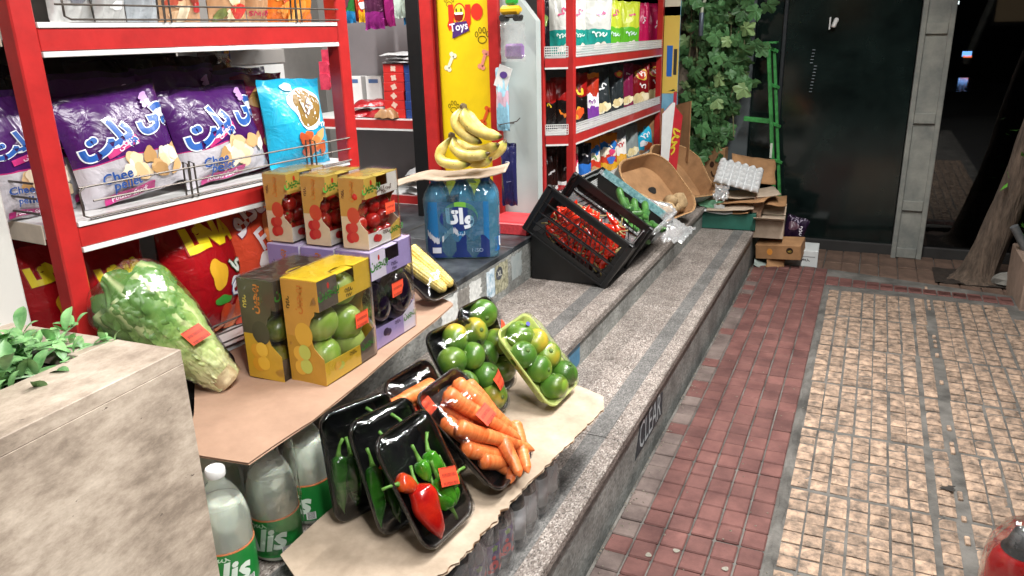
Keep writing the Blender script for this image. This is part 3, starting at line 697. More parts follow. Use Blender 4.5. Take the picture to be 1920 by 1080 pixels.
# tree
M_bark = pm('bark', '#574a3f', .95, .45, 14, bump=.012, bscale=30, stretch=(3, 3, .6), detail=8)
tr = thing('leaning_tree', 'brown tree trunk leaning right from a pit in the brown paving', 'tree', (.61, 4.74, -.03))
def trunk(u, v):
    q = 2 * PI * u; h = v * 1.9; r = (.082 - .03 * v + .03 * math.exp(-h * 14)) * (1 + .10 * nz(math.cos(q) * 2, math.sin(q) * 2, h * 3) + .05 * nz(math.cos(q) * 6, math.sin(q) * 6, h * 9))
    return (r * math.cos(q) + .20 * h + .015 * math.sin(h * 4), r * math.sin(q), h)
ob('trunk', B().grid(trunk, 28, 60, closeu=True), M_bark, tr)
ob('root_flare', B().grid(lambda u, v: ((.08 + .06 * v) * math.cos(2 * PI * u), (.09 + .06 * v) * math.sin(2 * PI * u), .06 * (1 - v) ** 2 + .012 * nz(u * 14, v * 4)), 26, 5, closeu=True), M_bark, tr)
def rock(r, seed, sx=1, sy=1, sz=1, n=14, amp=.25, f=1.6):
    def fn(u, v):
        q, t_ = 2 * PI * u, PI * v; d = Vector((math.sin(t_) * math.cos(q), math.sin(t_) * math.sin(q), -math.cos(t_)))
        k = r * (1 + amp * noise.noise(d * f + Vector((seed, seed * 2, 0)))); return (d.x * k * sx, d.y * k * sy, d.z * k * sz)
    return B().grid(fn, n, n // 2, closeu=True)
ro = tag(ob('pit_stone', rock(.06, 3, 1.4, 1, .8, 10, .4), pm('grey_stone', '#75736d', .9, .2, 20), smooth=False), 'grey stone block right of the leaning tree base', 'stone'); ro.location = (.76, 4.67, .0)
ob('earth', B().grid(lambda u, v: (-.2 + .42 * u, -.14 + .3 * v, .005 + .012 * nz(u * 12, v * 12)), 14, 10), pm('soil', '#2a211a'), tr)
tag(ob('stone_bollard_block', B().bbox(.745, 1.25, 4.18, 4.66, -.06, .21, .006), pm('pink_stone', '#8a7668', .7, .2, 12, bump=.001), smooth=False), 'pinkish stone block wall at the right edge beside the tree', 'stone block')
pe = thing('steel_pipe', 'cut grey steel pipe end leaning over the stone block', 'pipe', ony(1905, 428, 4.5) - Vector((0, 0, .07)))
ob('pipe', B().tube([(.12, .02, -.14), (.05, .01, -.02), (-.01, 0, .08)], .02, 14).tube([(.0, 0, .062), (-.0102, 0, .0804)], .0145, 12), pm('galvanised', '#7c8184', .4, .2, 30, metal=.6), pe)
shb = thing('green_shrub', 'bright green shrub tips at the right edge above the stone block', 'shrub', (.87, 4.75, .22))
b_ = B()
random.seed(5)
for k in range(260):
    c = Vector((random.gauss(.0, .07), random.gauss(0, .1), random.uniform(0, .55))); M = Matrix.Translation(c) @ Matrix.Rotation(random.uniform(0, 6.3), 4, 'Z') @ Matrix.Rotation(random.uniform(-1, 1), 4, 'X')
    b_.add([M @ Vector(q) for q in ((-.012, 0, 0), (0, .035, .006), (.012, 0, 0), (0, -.02, .004))], [(0, 1, 2, 3)])
tag(ob('foliage', b_, pm('shrub_leaf', '#4e8a2c', .5, .3, 30), shb), kind='stuff')
ob('stem', B().tube([(0, 0, 0), (.01, 0, .25), (0, .01, .5)], [.012, .009, .004], 7), M_bark, shb)

# ================================================================== SNACK BAGS
def bagsurf(w_, h_, t_, seed, slump=0.0, wr=1.0):
    NU, NV = 20, 24; g = {}
    for j in range(NV + 1):
        for i in range(NU + 1):
            a = i / NU * 2 - 1; b_ = j / NV
            s_ = min(1, max(0, (b_ - .035) / .93))
            p = max(0, 1 - abs(a) ** 2.6) ** .62 * max(0, math.sin(PI * s_)) ** .5 * (1.12 - .3 * s_)
            x = w_ / 2 * a * (1 - .05 * math.sin(PI * s_))
            edge = max(0, 1 - s_ * 4) + max(0, s_ * 4 - 3)
            wk = .008 * nz(a * 3 + seed, b_ * 2.5, seed) + edge * .010 * nz(a * 9 + seed * 2, b_ * 3, 2) + .0018 * nz(a * 8 + seed, b_ * 9, 7)
            inside = 0 < i < NU
            y = -t_ / 2 * p - (wk * wr if inside and 0 < s_ < 1 else 0) + .012 * slump * nz(seed, b_ * 2)
            if not (0 < s_ < 1): y += .004 * math.sin(a * 7 + seed) + .004 * nz(a * 4, seed)
            z = h_ * b_ + .006 * nz(a * 2 + seed, b_ * 2 + 5)
            g[i, j] = (Vector((x, y, z)), Vector((x, t_ / 2 * p * .8 - .003 * nz(a * 3, b_ * 3, seed) + (.004 * math.sin(a * 7 + seed) + .004 * nz(a * 4, seed) if not (0 < s_ < 1) else 0) + .0008, z)))
    def F(a, b_):
        i = min(max((a + 1) / 2 * NU, 0), NU - 1e-6); j = min(max(b_ * NV, 0), NV - 1e-6); i0, j0 = int(i), int(j); fx, fy = i - i0, j - j0
        return (g[i0, j0][0] * (1 - fx) + g[i0 + 1, j0][0] * fx) * (1 - fy) + (g[i0, j0 + 1][0] * (1 - fx) + g[i0 + 1, j0 + 1][0] * fx) * fy
    bb = B().grid(lambda u, v: g[round(u * NU), round(v * NV)][0], NU, NV)
    bb.grid(lambda u, v: g[NU - round(u * NU), round(v * NV)][1], NU, NV)
    return bb, F
def decal(F, w_, h_, b_, x, z, rot, e):
    place2d(b_, x, z, rot)
    b_.v = [F(q.x / (w_ / 2), q.y / h_) + Vector((0, -e, 0)) for q in b_.v]; return b_
BAGN = [0]
def bag(label, M, w_, h_, t_, mat, prints=(), seed=None, group=None, slump=0, wr=1.0):
    """prints: (kind, ...) positions in fractions of the bag (x -1..1, z 0..1), sizes in fractions of width"""
    BAGN[0] += 1; seed = seed or BAGN[0] * 1.37
    t = thing('snack_bag', label, 'snack bag', M=M, group=group)
    bb, F = bagsurf(w_, h_, t_, seed, slump, wr)
    ob('pouch', bb, mat, t, angle=180)
    for n, q in enumerate(prints):
        k = q[0]
        if k == 't':
            _, s_, x, z, size, col, rot = q[:7]; out = q[7] if len(q) > 7 else None; bold = q[8] if len(q) > 8 else .02
            if out: ob('lettering_rim', decal(F, w_, h_, text(s_, size * w_, .035, bold, .008), x * w_ / 2, z * h_, rot, .0030 + .00012 * n), pr(out), t, smooth=False)
            ob('lettering', decal(F, w_, h_, text(s_, size * w_, 0, bold, .008), x * w_ / 2, z * h_, rot, .0038 + .00012 * n), pr(col), t, smooth=False)
        elif k == 'e':
            _, x, z, rx, rz, col, rot = q[:7]
            ob(q[7] if len(q) > 7 else 'printed_picture', decal(F, w_, h_, disc(rx * w_, rz * w_, 26, 6, wob=(lambda a_, n=n: 1 + .12 * math.sin(3 * a_ + n) + .06 * math.sin(5 * a_))), x * w_ / 2, z * h_, rot, .0022 + .00014 * n), pr(col), t, smooth=False)
        elif k == 'r':
            _, x, z, rw, rh, col, rot = q[:7]
            ob('printed_panel', decal(F, w_, h_, rectp(rw * w_, rh * w_, 14, 6), x * w_ / 2, z * h_, rot, .0022 + .00014 * n), pr(col), t, smooth=False)
    return t
def chips(z, cols, n, seed, x0_=-.3, x1_=.75, r=.13, dz=.06):
    rnd_ = random.Random(seed); o = []
    for k in range(n): o.append(('e', rnd_.uniform(x0_, x1_), z + rnd_.uniform(-dz, dz), r * rnd_.uniform(.7, 1.1), r * rnd_.uniform(.5, .8), cols[k % len(cols)], rnd_.uniform(0, 3)))
    return o
M_pur = bagmat('bag_purple', [(0, '#b9b5bb'), (.36, '#b02f70'), (.372, '#451a5c'), (.95, '#2e123f')])
M_lina = bagmat('bag_red', [(0, '#8e1017'), (.5, '#991219'), (.93, '#6a0c11')], rough=.22)
M_cyan = bagmat('bag_cyan', [(0, '#26a7cf'), (.5, '#2fb6dc'), (.9, '#1f9cc6')])
M_mag = bagmat('bag_magenta', [(0, '#7c1d45'), (.9, '#6b1838')])
M_or = bagmat('bag_orange', [(0, '#cf4a30'), (.9, '#c23c28')])
CB = ['#e8cfa8', '#dcb98b', '#f0e0c4', '#cfa571']
def purple(seed): return [('t', fa('چی پلت'), .08, .61, .30, '#1857a8', .30, '#e9eef6', .045), ('r', -.15, .47, .34, .075, '#c22f78', .26), ('t', fa('نمکی'), -.12, .475, .07, '#f2d7e6', .26)] + chips(.26, CB + ['#b98f5c', '#f6ead4'], 22, seed, -.25, .85, .085, .09) + \
    [('t', 'Chee', -.42, .225, .12, '#1d4f9c', .05), ('t', 'pellet', -.26, .135, .115, '#1d4f9c', .05), ('r', -.22, .05, .48, .07, '#b22c76', .05), ('t', 'Potato Snack', -.22, .05, .065, '#f3e4ee', .05)] + \
    [('e', .62, .80 + .035 * k, .05, .03, '#b98ccf', .4) for k in range(3)]
def rbag(label, u0, u1, vb, dep, h_, mat, prints, t_=.085, lean=-.10, roll=0, yaw=0, zsh=None, group=None, seed=None, wr=1.0):
    """bag on the left rack: pixel span u0..u1, standing on a shelf"""
    uc = (u0 + u1) / 2
    p = shp(uc, vb, dep); a, c = shp(u0, vb, dep), shp(u1, vb, dep)
    z = zsh if zsh is not None else p.z
    M = SHM @ TR(p.x, dep, z + .002 + abs(math.sin(roll)) * (c.x - a.x) / 2, lean, 0, 0) @ Matrix.Rotation(yaw, 4, 'Z') @ Matrix.Rotation(roll, 4, 'Y')
    return bag(label, M, c.x - a.x, h_, t_, mat, prints, seed, group, wr=wr)
rbag('purple snack bag at the left end of the rack, half hidden by the red post', -12, 150, 395, .13, .255, M_pur, purple(1), zsh=ZM)
rbag('purple snack bag in front with silver edge tape, beside the red post', 172, 360, 385, .07, .235, M_pur, purple(2), zsh=ZM, roll=-.10, yaw=-.12, lean=-.16)
rbag('purple snack bag tucked behind the front purple bag by the post', 108, 300, 375, .17, .275, M_pur, purple(3), zsh=ZM, roll=.02, lean=-.05)
rbag('purple snack bag with blue lettering left of the cyan bag', 350, 518, 352, .075, .23, M_pur, purple(4), zsh=ZM, roll=-.06, yaw=.05, lean=-.18)
rbag('dark purple snack bag behind, between the two front purple bags', 290, 440, 350, .20, .28, M_pur, purple(5), zsh=ZM, lean=-.05)
rbag('purple snack bag standing behind, next to the magenta bag', 395, 530, 345, .20, .265, M_pur, purple(6), zsh=ZM, lean=-.04)
rbag('magenta snack bag squeezed beside the cyan bag', 470, 560, 335, .12, .25, M_mag, [('e', -.1, .75, .3, .2, '#b98a4a', .4), ('e', 0, .3, .3, .22, '#a97f3f', .2), ('t', '~1', .1, .55, .3, '#e9d9df', 0)], zsh=ZM)
rbag('cyan snack bag with brown round emblem at the right of the rack', 510, 622, 318, .06, .232, M_cyan,
     [('e', .12, .66, .25, .25, '#e4edf0', 0), ('e', .14, .66, .215, .215, '#8a6a2a', 0), ('t', fa('کرا'), .12, .665, .17, '#f5ead2', .35, '#4a2b5a', .03)] + chips(.24, ['#d98a4a', '#c9602f', '#e2b071', '#b9502a'], 14, 8, -.25, .65, .10, .085) + [('t', '~3', .5, .45, .09, '#e9f5fa', 0), ('e', -.3, .9, .07, .05, '#bfe3ee', 0)], zsh=ZM, roll=.03, t_=.1, lean=-.1)
for k, (u0, u1, dp) in enumerate(((10, 120, .27), (170, 330, .29), (330, 470, .3))):
    rbag(['black snack bag at the back behind the leftmost purple bag', 'black snack bag at the back behind the middle purple bags', 'dark brown snack bag at the back of the middle shelf'][k], u0, u1, 340, dp, .30, bagmat('bag_black', [(0, '#17141a'), (.9, '#221a22')]) if k < 2 else bagmat('bag_brown', [(0, '#3a1414'), (.9, '#2e1010')]), [], zsh=ZM, lean=-.04)
# silver tape on the front bag's left edge comes with the bag: pale back seam
lb = [('t', 'LiNA', -.02, .75, .30, '#e8d21d', .12, '#a3261a', .09)]
corn = [('e', -.05, .50, .12, .16, '#d9a526', 0), ('e', .42, .40, .1, .06, '#d9d9d9', .3), ('e', -.02, .3, .12, .05, '#3c8f33', 0)]
cheb = [('t', 'Che', .62, .36, .24, '#f3f3f6', .12, '#2c3f8c', .02)] + chips(.13, ['#d0562c', '#e07a3c', '#b8401f'], 7, 3, .1, .8, .14, .07)
rbag('red snack bag at the far left bottom, behind the red post', 40, 185, 600, .22, .33, M_lina, lb + corn, zsh=ZL, t_=.1, lean=-.04)
rbag('red snack bag with yellow lettering partly hidden by the wrapped lettuce', 168, 292, 600, .11, .32, M_lina, lb + cheb, zsh=ZL, t_=.15, lean=-.03, yaw=-.1)
rbag('red snack bag with yellow lettering standing right of the lettuce', 312, 462, 585, .10, .33, M_lina, [('t', 'LiNA', .05, .80, .30, '#e8d21d', .08, '#a3261a', .09)] + corn + cheb + [('t', '~2', .55, .53, .2, '#e8f0e4', 0, '#1f4a26')], zsh=ZL, t_=.15, roll=.04, yaw=.08, lean=-.05)
rbag('orange snack bag with white lettering under the shelf edge, beside the tomato boxes', 440, 545, 560, .09, .345, M_or, [('t', fa('هاکلو'), .1, .84, .38, '#e6e0e4', .25, '#8c2340', .05), ('t', 'F', .1, .62, .42, '#e3dadb', .3), ('e', .1, .45, .2, .12, '#e4dcd8', .3), ('e', .6, .7, .16, .28, '#e58a4c', -.3), ('e', .6, .3, .2, .25, '#d9803f', -.3)], zsh=ZL, t_=.1, roll=-.08, lean=-.04)
rbag('brown and gold snack bag between the red and orange bags', 400, 470, 560, .17, .34, bagmat('bag_gold', [(0, '#8a5a1c'), (.5, '#4a1d14'), (.9, '#7a4a16')]), [('t', '~2', .3, .72, .4, '#e6dfe2', .2, '#7a2036', .04), ('e', 0, .5, .25, .3, '#b98422', .4)], zsh=ZL)
# top shelf: only the lower halves show
M_wh = bagmat('bag_white', [(0, '#c9c9c7'), (.95, '#bdbdbd')], metal=.3)
M_sil = bagmat('bag_silver', [(0, '#b9bfc4'), (.9, '#c6cbcf')], metal=.4)
M_crm = bagmat('bag_cream', [(0, '#b98f6a'), (.2, '#d9c8ac'), (.9, '#c9a27a')])
for lab, u0, u1, dp, m, prn in (('white snack bag at the left of the top shelf', 92, 175, .10, M_wh, [('e', .2, .2, .3, .18, '#6f7078', .3)]),
    ('crumpled white snack bag second from left on the top shelf', 178, 236, .08, M_wh, [('e', .2, .12, .2, .12, '#e6e6e6', .3)]),
    ('silver snack bag third from left on the top shelf', 238, 296, .08, M_sil, [('t', '~4', 0, .22, .2, '#5a7f9c', 0)]),
    ('cream and red snack bag in the middle of the top shelf', 298, 376, .08, M_crm, chips(.14, ['#d9b48c', '#b8503a', '#e6d6b8', '#8f3a2c'], 8, 4, -.7, .7, .16, .1) + [('e', .7, .12, .16, .1, '#b01c1c', 0)]),
    ('cream snack bag with red disc on the top shelf', 392, 462, .08, M_crm, chips(.16, ['#e3d5b0', '#d0b37a', '#6f7a3a'], 6, 5, -.7, .5, .18, .1) + [('e', .35, .1, .2, .16, '#d02a22', 0)]),
    ('cream snack bag with pink lettering near the right of the top shelf', 464, 500, .08, M_crm, [('t', 'SNACKS', 0, .08, .26, '#c22a54', 0), ('e', 0, .3, .3, .2, '#e3d5b0', 0)]),
    ('orange snack bag second from right on the top shelf', 500, 540, .08, bagmat('bag_deep_orange', [(0, '#d9722a'), (.9, '#c9601f')]), chips(.18, ['#e8963e', '#c94f1e', '#f0b860'], 7, 6, -.7, .7, .25, .12)),
    ('yellow and orange snack bag at the right end of the top shelf', 540, 583, .07, bagmat('bag_yellow', [(0, '#d9822a'), (.22, '#a81f1c'), (.32, '#e0b21d'), (.9, '#d9a81a')]), chips(.1, ['#e8963e', '#d06a20', '#f0b860'], 6, 7, -.7, .7, .25, .08) + [('t', '~4', 0, .27, .25, '#f0e3da', 0)])):
    rbag(lab, u0, u1, 30, dp, .27, m, prn, zsh=ZU, t_=.07, lean=-.03)
# things deep in the rack
p = shp(425, 150, .33); M = SHM @ TR(p.x, .33, 1.10, 0, 0, 0)
bag('narrow white and blue packet hanging at the back of the middle shelf', M, .055, .24, .02, M_wh, [('r', .1, .8 - .28 * k, .55, .8, '#27468f', 0) for k in range(3)] + [('e', .1, .8 - .28 * k, .14, .18, '#d9a04a', 0) for k in range(3)])
cb = thing('white_carton', 'plain white carton at the back right of the middle shelf', 'carton', M=SHM @ TR(.80, .36, 1.105))
ob('carton', B().bbox(-.16, .16, -.03, .05, 0, .2, .003), M_ws, cb, smooth=False)
ob('lid_flap', B().bbox(-.16, .16, -.036, -.031, .15, .19, .001), M_gw, cb, smooth=False)
tag(ob('clear_packet', B().grid(lambda u, v: (.70 + .05 * (u - .5) + .008 * nz(v * 9, u * 5), .30 + .02 * nz(u * 5, v * 7), 1.09 + .2 * v), 8, 16).xf(SHM), film('packet_film', base=.15, edge=.8, rough=.12, bump=.01, bscale=40, haze=.15), angle=180), 'crumpled clear plastic packet hanging at the back of the rack', 'packet')

# ---------------------------------------------------------------- bags on the right rack
def sbag(label, u0, u1, lv, x, mat, prints, h_=.25, t_=.07, seg_='BC', roll=0, lean=-.06, vb=None):
    """bag on the right rack at depth x"""
    a, c = onx(u0, 100, x), onx(u1, 100, x)
    yc = (a.y + c.y) / 2; ds = (Vector((x, yc, RL[lv] + .1)) - CC).length; wd = (u1 - u0) * ds / FPX * 1.22
    M = TR(x, yc, RL[lv] + .002, 0, 0, PI / 2 - .85 + .15 * nz(u0 * .7)) @ Matrix.Rotation(lean + .05 * nz(u0 * 1.3), 4, 'X') @ Matrix.Rotation(roll, 4, 'Y')
    return bag(label, M, wd, h_, min(t_, wd * .5), mat, prints)
M_teal = bagmat('bag_teal', [(0, '#1f8f84'), (.42, '#c9cbc4'), (.95, '#b5b8b0')]); M_lime = bagmat('bag_lime', [(0, '#5fb42a'), (.45, '#c3d03a'), (.95, '#b5c432')])
M_pink = bagmat('bag_pink', [(0, '#c21c56'), (.95, '#a81848')]); M_bkr = bagmat('bag_black_red', [(0, '#15100f'), (.55, '#8e1412'), (.95, '#6e100e')])
M_wine = bagmat('bag_wine', [(0, '#7c1118'), (.95, '#5c0c12')]); M_dgr = bagmat('bag_dark_grey', [(0, '#2b3134'), (.95, '#23292c')]); M_blu = bagmat('bag_blue', [(0, '#1e50a8'), (.4, '#2868c0'), (.95, '#d6dbe2')])
M_fun = bagmat('bag_patterned', [(0, '#d9a21d'), (.2, '#c23a24'), (.4, '#e3d9c4'), (.6, '#2a6ab0'), (.75, '#d07a1d'), (.95, '#b35a14')], wob=.2)
PC = ['#efe3bf', '#e0cc95', '#f3ecd6']
tl = lambda s_: [('t', s_, .2, .72, .30, '#d84a7c', .9), ('t', '~4', .1, .32, .22, '#d7efe6', 0), ('e', .1, .1, .16, .1, '#f0ede0', 0), ('e', .4, .14, .12, .08, '#d9d6c6', 0)]
nut = lambda: chips(.17, PC, 5, 4, -.5, .5, .26, .05)
XF = -1.275
sbag('black snack bag at the left end of the top level behind the corner post', 1012, 1030, 0, -1.33, bagmat('bag_black', []), [('e', 0, .6, .3, .5, '#6b8a2a', 0)])
sbag('teal and white snack bag first in the row on the top level', 1028, 1068, 0, XF - .03, M_teal, tl('~2'))
sbag('teal and white snack bag second in the row on the top level', 1066, 1098, 0, XF - .02, M_teal, tl('~2'))
sbag('large teal and white snack bag third in the row on the top level', 1090, 1140, 0, XF, M_teal, tl('~1'), roll=.04)
sbag('lime green snack bag left of the other lime green bag', 1132, 1162, 0, XF, M_lime, tl('~2'), roll=.05)
sbag('lime green snack bag beside the pink bags', 1156, 1194, 0, XF, M_lime, tl('~1'), roll=.04)
sbag('pink snack bag beside the lime green bags', 1190, 1214, 0, XF - .02, M_pink, [('t', '~2', .2, .6, .3, '#f0d9e2', 1.2)])
sbag('pink snack bag at the right end of the top level', 1206, 1238, 0, XF, M_pink, [('t', '~4', .3, .6, .3, '#f0d9e2', 1.3)], roll=.04)
sbag('red snack bag at the left end of the middle level', 1012, 1040, 1, -1.34, M_bkr, [('t', '~1', 0, .5, .3, '#e8c22a', 0)], h_=.22)
sbag('red and black snack bag second from left on the middle level', 1036, 1068, 1, XF - .03, M_bkr, [('t', '~1', 0, .3, .5, '#e07a1d', 0)], h_=.23)
sbag('red snack bag with yellow swirl on the middle level', 1066, 1100, 1, XF - .01, M_bkr, [('t', '~1', .1, .66, .55, '#e8c22a', 0, '#7a1010')] + chips(.2, ['#d9531d', '#e8a02a'], 5, 9, -.6, .6, .22, .1), h_=.24)
sbag('orange and purple patterned snack bag on the middle level', 1094, 1122, 1, XF, bagmat('bag_purple_white', [(0, '#7a3a9a'), (.3, '#e9e2ea'), (.55, '#a8301d'), (.9, '#d9822a')], wob=.15), [('t', '~2', 0, .4, .3, '#7a2a8a', 0, '#f0e9f0')], h_=.23)
sbag('dark grey snack bag with a pale onion picture on the middle level', 1116, 1146, 1, XF, M_dgr, nut() + [('t', '~2', .1, .6, .35, '#e4e6e8', .9)], h_=.25, roll=-.08)
sbag('slim dark grey snack bag fourth from right on the middle level', 1146, 1170, 1, XF - .02, M_dgr, nut() + [('e', .2, .78, .3, .22, '#c8342a', 0), ('e', .2, .78, .2, .14, '#e3c23a', 0)], h_=.25)
sbag('purple snack bag third from right on the middle level', 1166, 1188, 1, XF - .01, M_mag, nut() + [('t', '~1', 0, .75, .35, '#e6d2da', .6)], h_=.25)
for k, (a, c) in enumerate(((1182, 1216), (1208, 1240))):
    sbag(['wine red snack bag second from right with red and gold badge', 'wine red snack bag at the right end of the middle level'][k], a, c, 1, XF + .01, M_wine, nut() + [('e', .1, .76, .3, .24, '#d9b23a', 0, 'badge'), ('e', .1, .76, .25, .19, '#c2281f', 0, 'badge'), ('t', '~2', .1, .77, .3, '#f4e6e0', 0), ('t', '~2', .15, .48, .26, '#efe3e3', -.2)], h_=.235)
sbag('brown snack bag with white lettering at the left end of the lowest level', 1014, 1042, 2, -1.33, bagmat('bag_cocoa', [(0, '#b01c22'), (.12, '#d8d6d4'), (.2, '#2c1512'), (.95, '#24110f')]), [('t', '~1', .1, .5, .5, '#e6e2e0', 1.3)], h_=.22)
sbag('brown snack bag behind the corner post on the lowest level', 1042, 1070, 2, XF - .04, bagmat('bag_cocoa', []), [('t', '~1', .1, .5, .4, '#e6e2e0', 1.3)], h_=.21)
sbag('white and red patterned snack bag first right of the corner post, lowest level', 1068, 1084, 2, XF, bagmat('bag_white_red', [(0, '#c22a24'), (.2, '#e3e0dc'), (.6, '#c93a5a'), (.8, '#e6e2da')], wob=.2), [('t', '~1', 0, .6, .6, '#d02a24', 0)], h_=.2)
sbag('dark and blue snack bag on the lowest level', 1082, 1108, 2, XF, bagmat('bag_navy_blue', [(0, '#d9a23a'), (.15, '#2c68b8'), (.5, '#1a1c24'), (.95, '#14151b')]), [('t', '~1', .1, .72, .45, '#e8e6ea', .4), ('e', 0, .16, .3, .16, '#e2b560', 0)], h_=.2)
sbag('gold patterned snack bag third from the corner post, lowest level', 1104, 1128, 2, XF - .01, M_fun, [('t', '~1', 0, .5, .4, '#4a8a2a', 0), ('e', 0, .2, .25, .2, '#b98a5a', 0)], h_=.205, roll=-.06)
sbag('orange patterned snack bag in the middle of the lowest level', 1130, 1158, 2, XF, M_fun, [('e', .1, .3, .25, .2, '#3a6ac2', 0), ('e', .2, .5, .2, .16, '#d03a6a', 0), ('t', '~1', 0, .66, .35, '#f0e6c8', .2)], h_=.2)
sbag('white snack bag with red lettering and gold picture, lowest level', 1154, 1178, 2, XF + .01, bagmat('bag_white_gold', [(0, '#d9a62a'), (.3, '#e6e2dc'), (.7, '#85868c'), (.95, '#a9aab0')], wob=.15), [('t', '~3', 0, .55, .35, '#c2242a', .2), ('e', .1, .2, .3, .2, '#e3a83a', 0)], h_=.21, roll=-.05)
sbag('grey snack bag with onion picture near the right of the lowest level', 1176, 1202, 2, XF, bagmat('bag_grey', [(0, '#8a9494'), (.95, '#6f7a7c')]), nut(), h_=.2, roll=-.08)
sbag('light blue snack bag at the right end of the lowest level', 1196, 1228, 2, XF + .01, M_cyan, [('t', '~3', .1, .55, .3, '#e8f2f6', .3), ('e', .3, .2, .25, .2, '#b9542a', 0), ('e', -.2, .3, .2, .14, '#e3e6e8', 0)], h_=.19, roll=-.1)
# ad panel past the rack
ad = thing('ad_panel', 'narrow blue and yellow advertising panel at the end of the right rack', 'sign', (-1.145, 4.83, 0))
ob('board', B().box(-.045, .05, -.0, .012, z3, 2.2), pm('ad_blue', '#5fa9cf', .45, .25, 6, col2='#8fc6de'), ad, smooth=False)
MA = lambda x, z, e=0: frame(Vector((x, -.001 - e, z)), Vector((1, 0, 0)), Vector((0, 0, 1)), Vector((0, -1, 0)))
flat('yellow_panel', rectp(.094, .5), pr('#dfc05a'), ad, MA(.0025, 1.2, .0006)); flat('pale_panel', rectp(.094, .4), pr('#d9d3bc'), ad, MA(.0025, 1.6, .0006))
flat('blue_tube_print', B().prism([(-.016, -.09), (.016, -.09), (.018, .09), (-.018, .09)], 0, .0004), pr('#2a6cc0'), ad, MA(-.005, 1.14, .0012))
flat('dark_tube_print', B().prism([(-.01, -.07), (.01, -.07), (.01, .08), (-.01, .08)], 0, .0004), pr('#3c3a36'), ad, MA(.03, 1.13, .0014))
flat('red_arc_print', ring(.03, .03, .01), pr('#c8324a'), ad, MA(0, .77, .0012)); flat('dark_disc_print', disc(.018, .022), pr('#2a2c34'), ad, MA(.0, .83, .0016))
flat('dark_bar_print', rectp(.03, .1), pr('#23303a'), ad, MA(.02, .62, .0012)); flat('pink_print', rectp(.02, .12), pr('#c2384a'), ad, MA(.038, .9, .0016))

# ---------------------------------------------------------------- goods inside the doorway
def carton_stack(col, labt, u0, u1, m, n):
    a, c = ony(u0, 200, YI + .03), ony(u1, 200, YI + .03); wd = c.x - a.x; h_ = .043
    for k in range(n):
        t = thing('carton', f'{col} carton, {["lowest", "second from bottom", "third from bottom", "third from top", "second from top", "topmost"][k]} of the {labt} stack', 'carton', ((a.x + c.x) / 2 + random.uniform(-.004, .004), YI + .03, .936 + k * (h_ + .0005)), random.uniform(-.02, .02), group=f'{col} cartons in the doorway')
        ob('box', B().bbox(-wd / 2, wd / 2, 0, .16, 0, h_, .002), m, t, smooth=False)
        flat('emblem', disc(.016, .014, 14, 2, wob=lambda q: 1 + .25 * math.sin(4 * q + k)), pr('#d8b9a8'), t, frame(Vector((.0, -.001, h_ / 2)), Vector((1, 0, 0)), Vector((0, 0, 1)), Vector((0, -1, 0))))
carton_stack('red', 'red', 722, 760, pm('carton_red', '#c32420', .5, .08, 20), 6)
carton_stack('blue', 'blue', 761, 800, pm('carton_blue', '#1f3d7d', .5, .08, 20), 6)
def pouch(label, loc, w_, d_, h_, m, rz=0, group=None, prints=None):
    t = thing('flat_packet', label, 'packet', loc, rz, group)
    def top(u, v):
        a, b_ = u * 2 - 1, v * 2 - 1; k = max(0, 1 - a ** 4) * max(0, 1 - b_ ** 4)
        return (w_ / 2 * a + .01 * nz(b_ * 3, w_ * 50), d_ / 2 * b_ + .01 * nz(a * 3, w_ * 40), .004 + h_ * k ** .6 + .3 * h_ * nz(a * 3 + loc[0] * 50, b_ * 3, loc[2] * 30) * k + .008 * nz(a * 2, b_ * 2 + loc[0] * 9))
    ob('pouch', B().grid(top, 14, 12).grid(lambda u, v: (w_ / 2 * (1 - u * 2), d_ / 2 * (v * 2 - 1), .001), 4, 4), m, t, angle=180)
    return t
M_foil = pm('foil_white', '#c9c9c9', .3, .1, 30, metal=.3, bump=.004, bscale=30)
M_rfoil = pm('foil_red', '#a51b22', .25, .25, 20, metal=.2, bump=.006, bscale=25, coat=.5)
for k, (dx, dz) in enumerate(((0, 0), (.02, .016), (-.015, .032))):
    pouch(['crumpled white packet lowest on top of the carton stacks', 'crumpled white packet in the middle on the carton stacks', 'crumpled white packet on top of the carton stacks'][k], (-2.06 + dx, YI + .08, 1.2 + dz), .3, .12, .014, M_foil, .05 * k)
pouch('glossy red packet lying on the doorway shelf, left', (-2.42, YI + .1, .937), .22, .16, .03, M_rfoil, .3)
pouch('glossy red packet lying on the doorway shelf, right', (-2.24, YI + .08, .937), .2, .14, .035, M_rfoil, -.2)
pouch('glossy red packet on top of the other red packets', (-2.34, YI + .12, .985), .22, .14, .03, M_rfoil, .5)
pouch('tan bread packet in front of the red packets', (-2.2, YI + .02, .9372), .12, .06, .04, pm('bread_tan', '#a87d55', .4, .2, 30, coat=.4), .0)
for k in range(4): pouch(['crumpled grey packet lowest on the low doorway shelf', 'crumpled silver packet on the low doorway shelf, second up', 'crumpled brown packet on the low doorway shelf, third up', 'crumpled silver packet topmost on the low doorway shelf'][k], (-2.02 + .02 * (k % 2), YI + .08, .563 + .032 * k), .24, .16, .028, [M_foil, M_foil, pm('foil_brown', '#5b4a3c', .3, .3, 20, metal=.3, bump=.004), M_foil][k], .1 * k)
def hangbag(label, u0, u1, vb, y, mat, prints, h_=.26):
    a, c = ony(u0, vb, y), ony(u1, vb, y); M = TR((a.x + c.x) / 2, y, a.z, 0, 0, 0)
    return bag(label, M, c.x - a.x, h_, .04, mat, prints)
hangbag('green packet hanging at the doorway top left', 640, 668, 44, YI + .02, bagmat('bag_green', [(0, '#1f6fa0'), (.2, '#2b6b33'), (.95, '#1d4f27')]), [('e', 0, .4, .3, .4, '#5a2a3a', 0)])
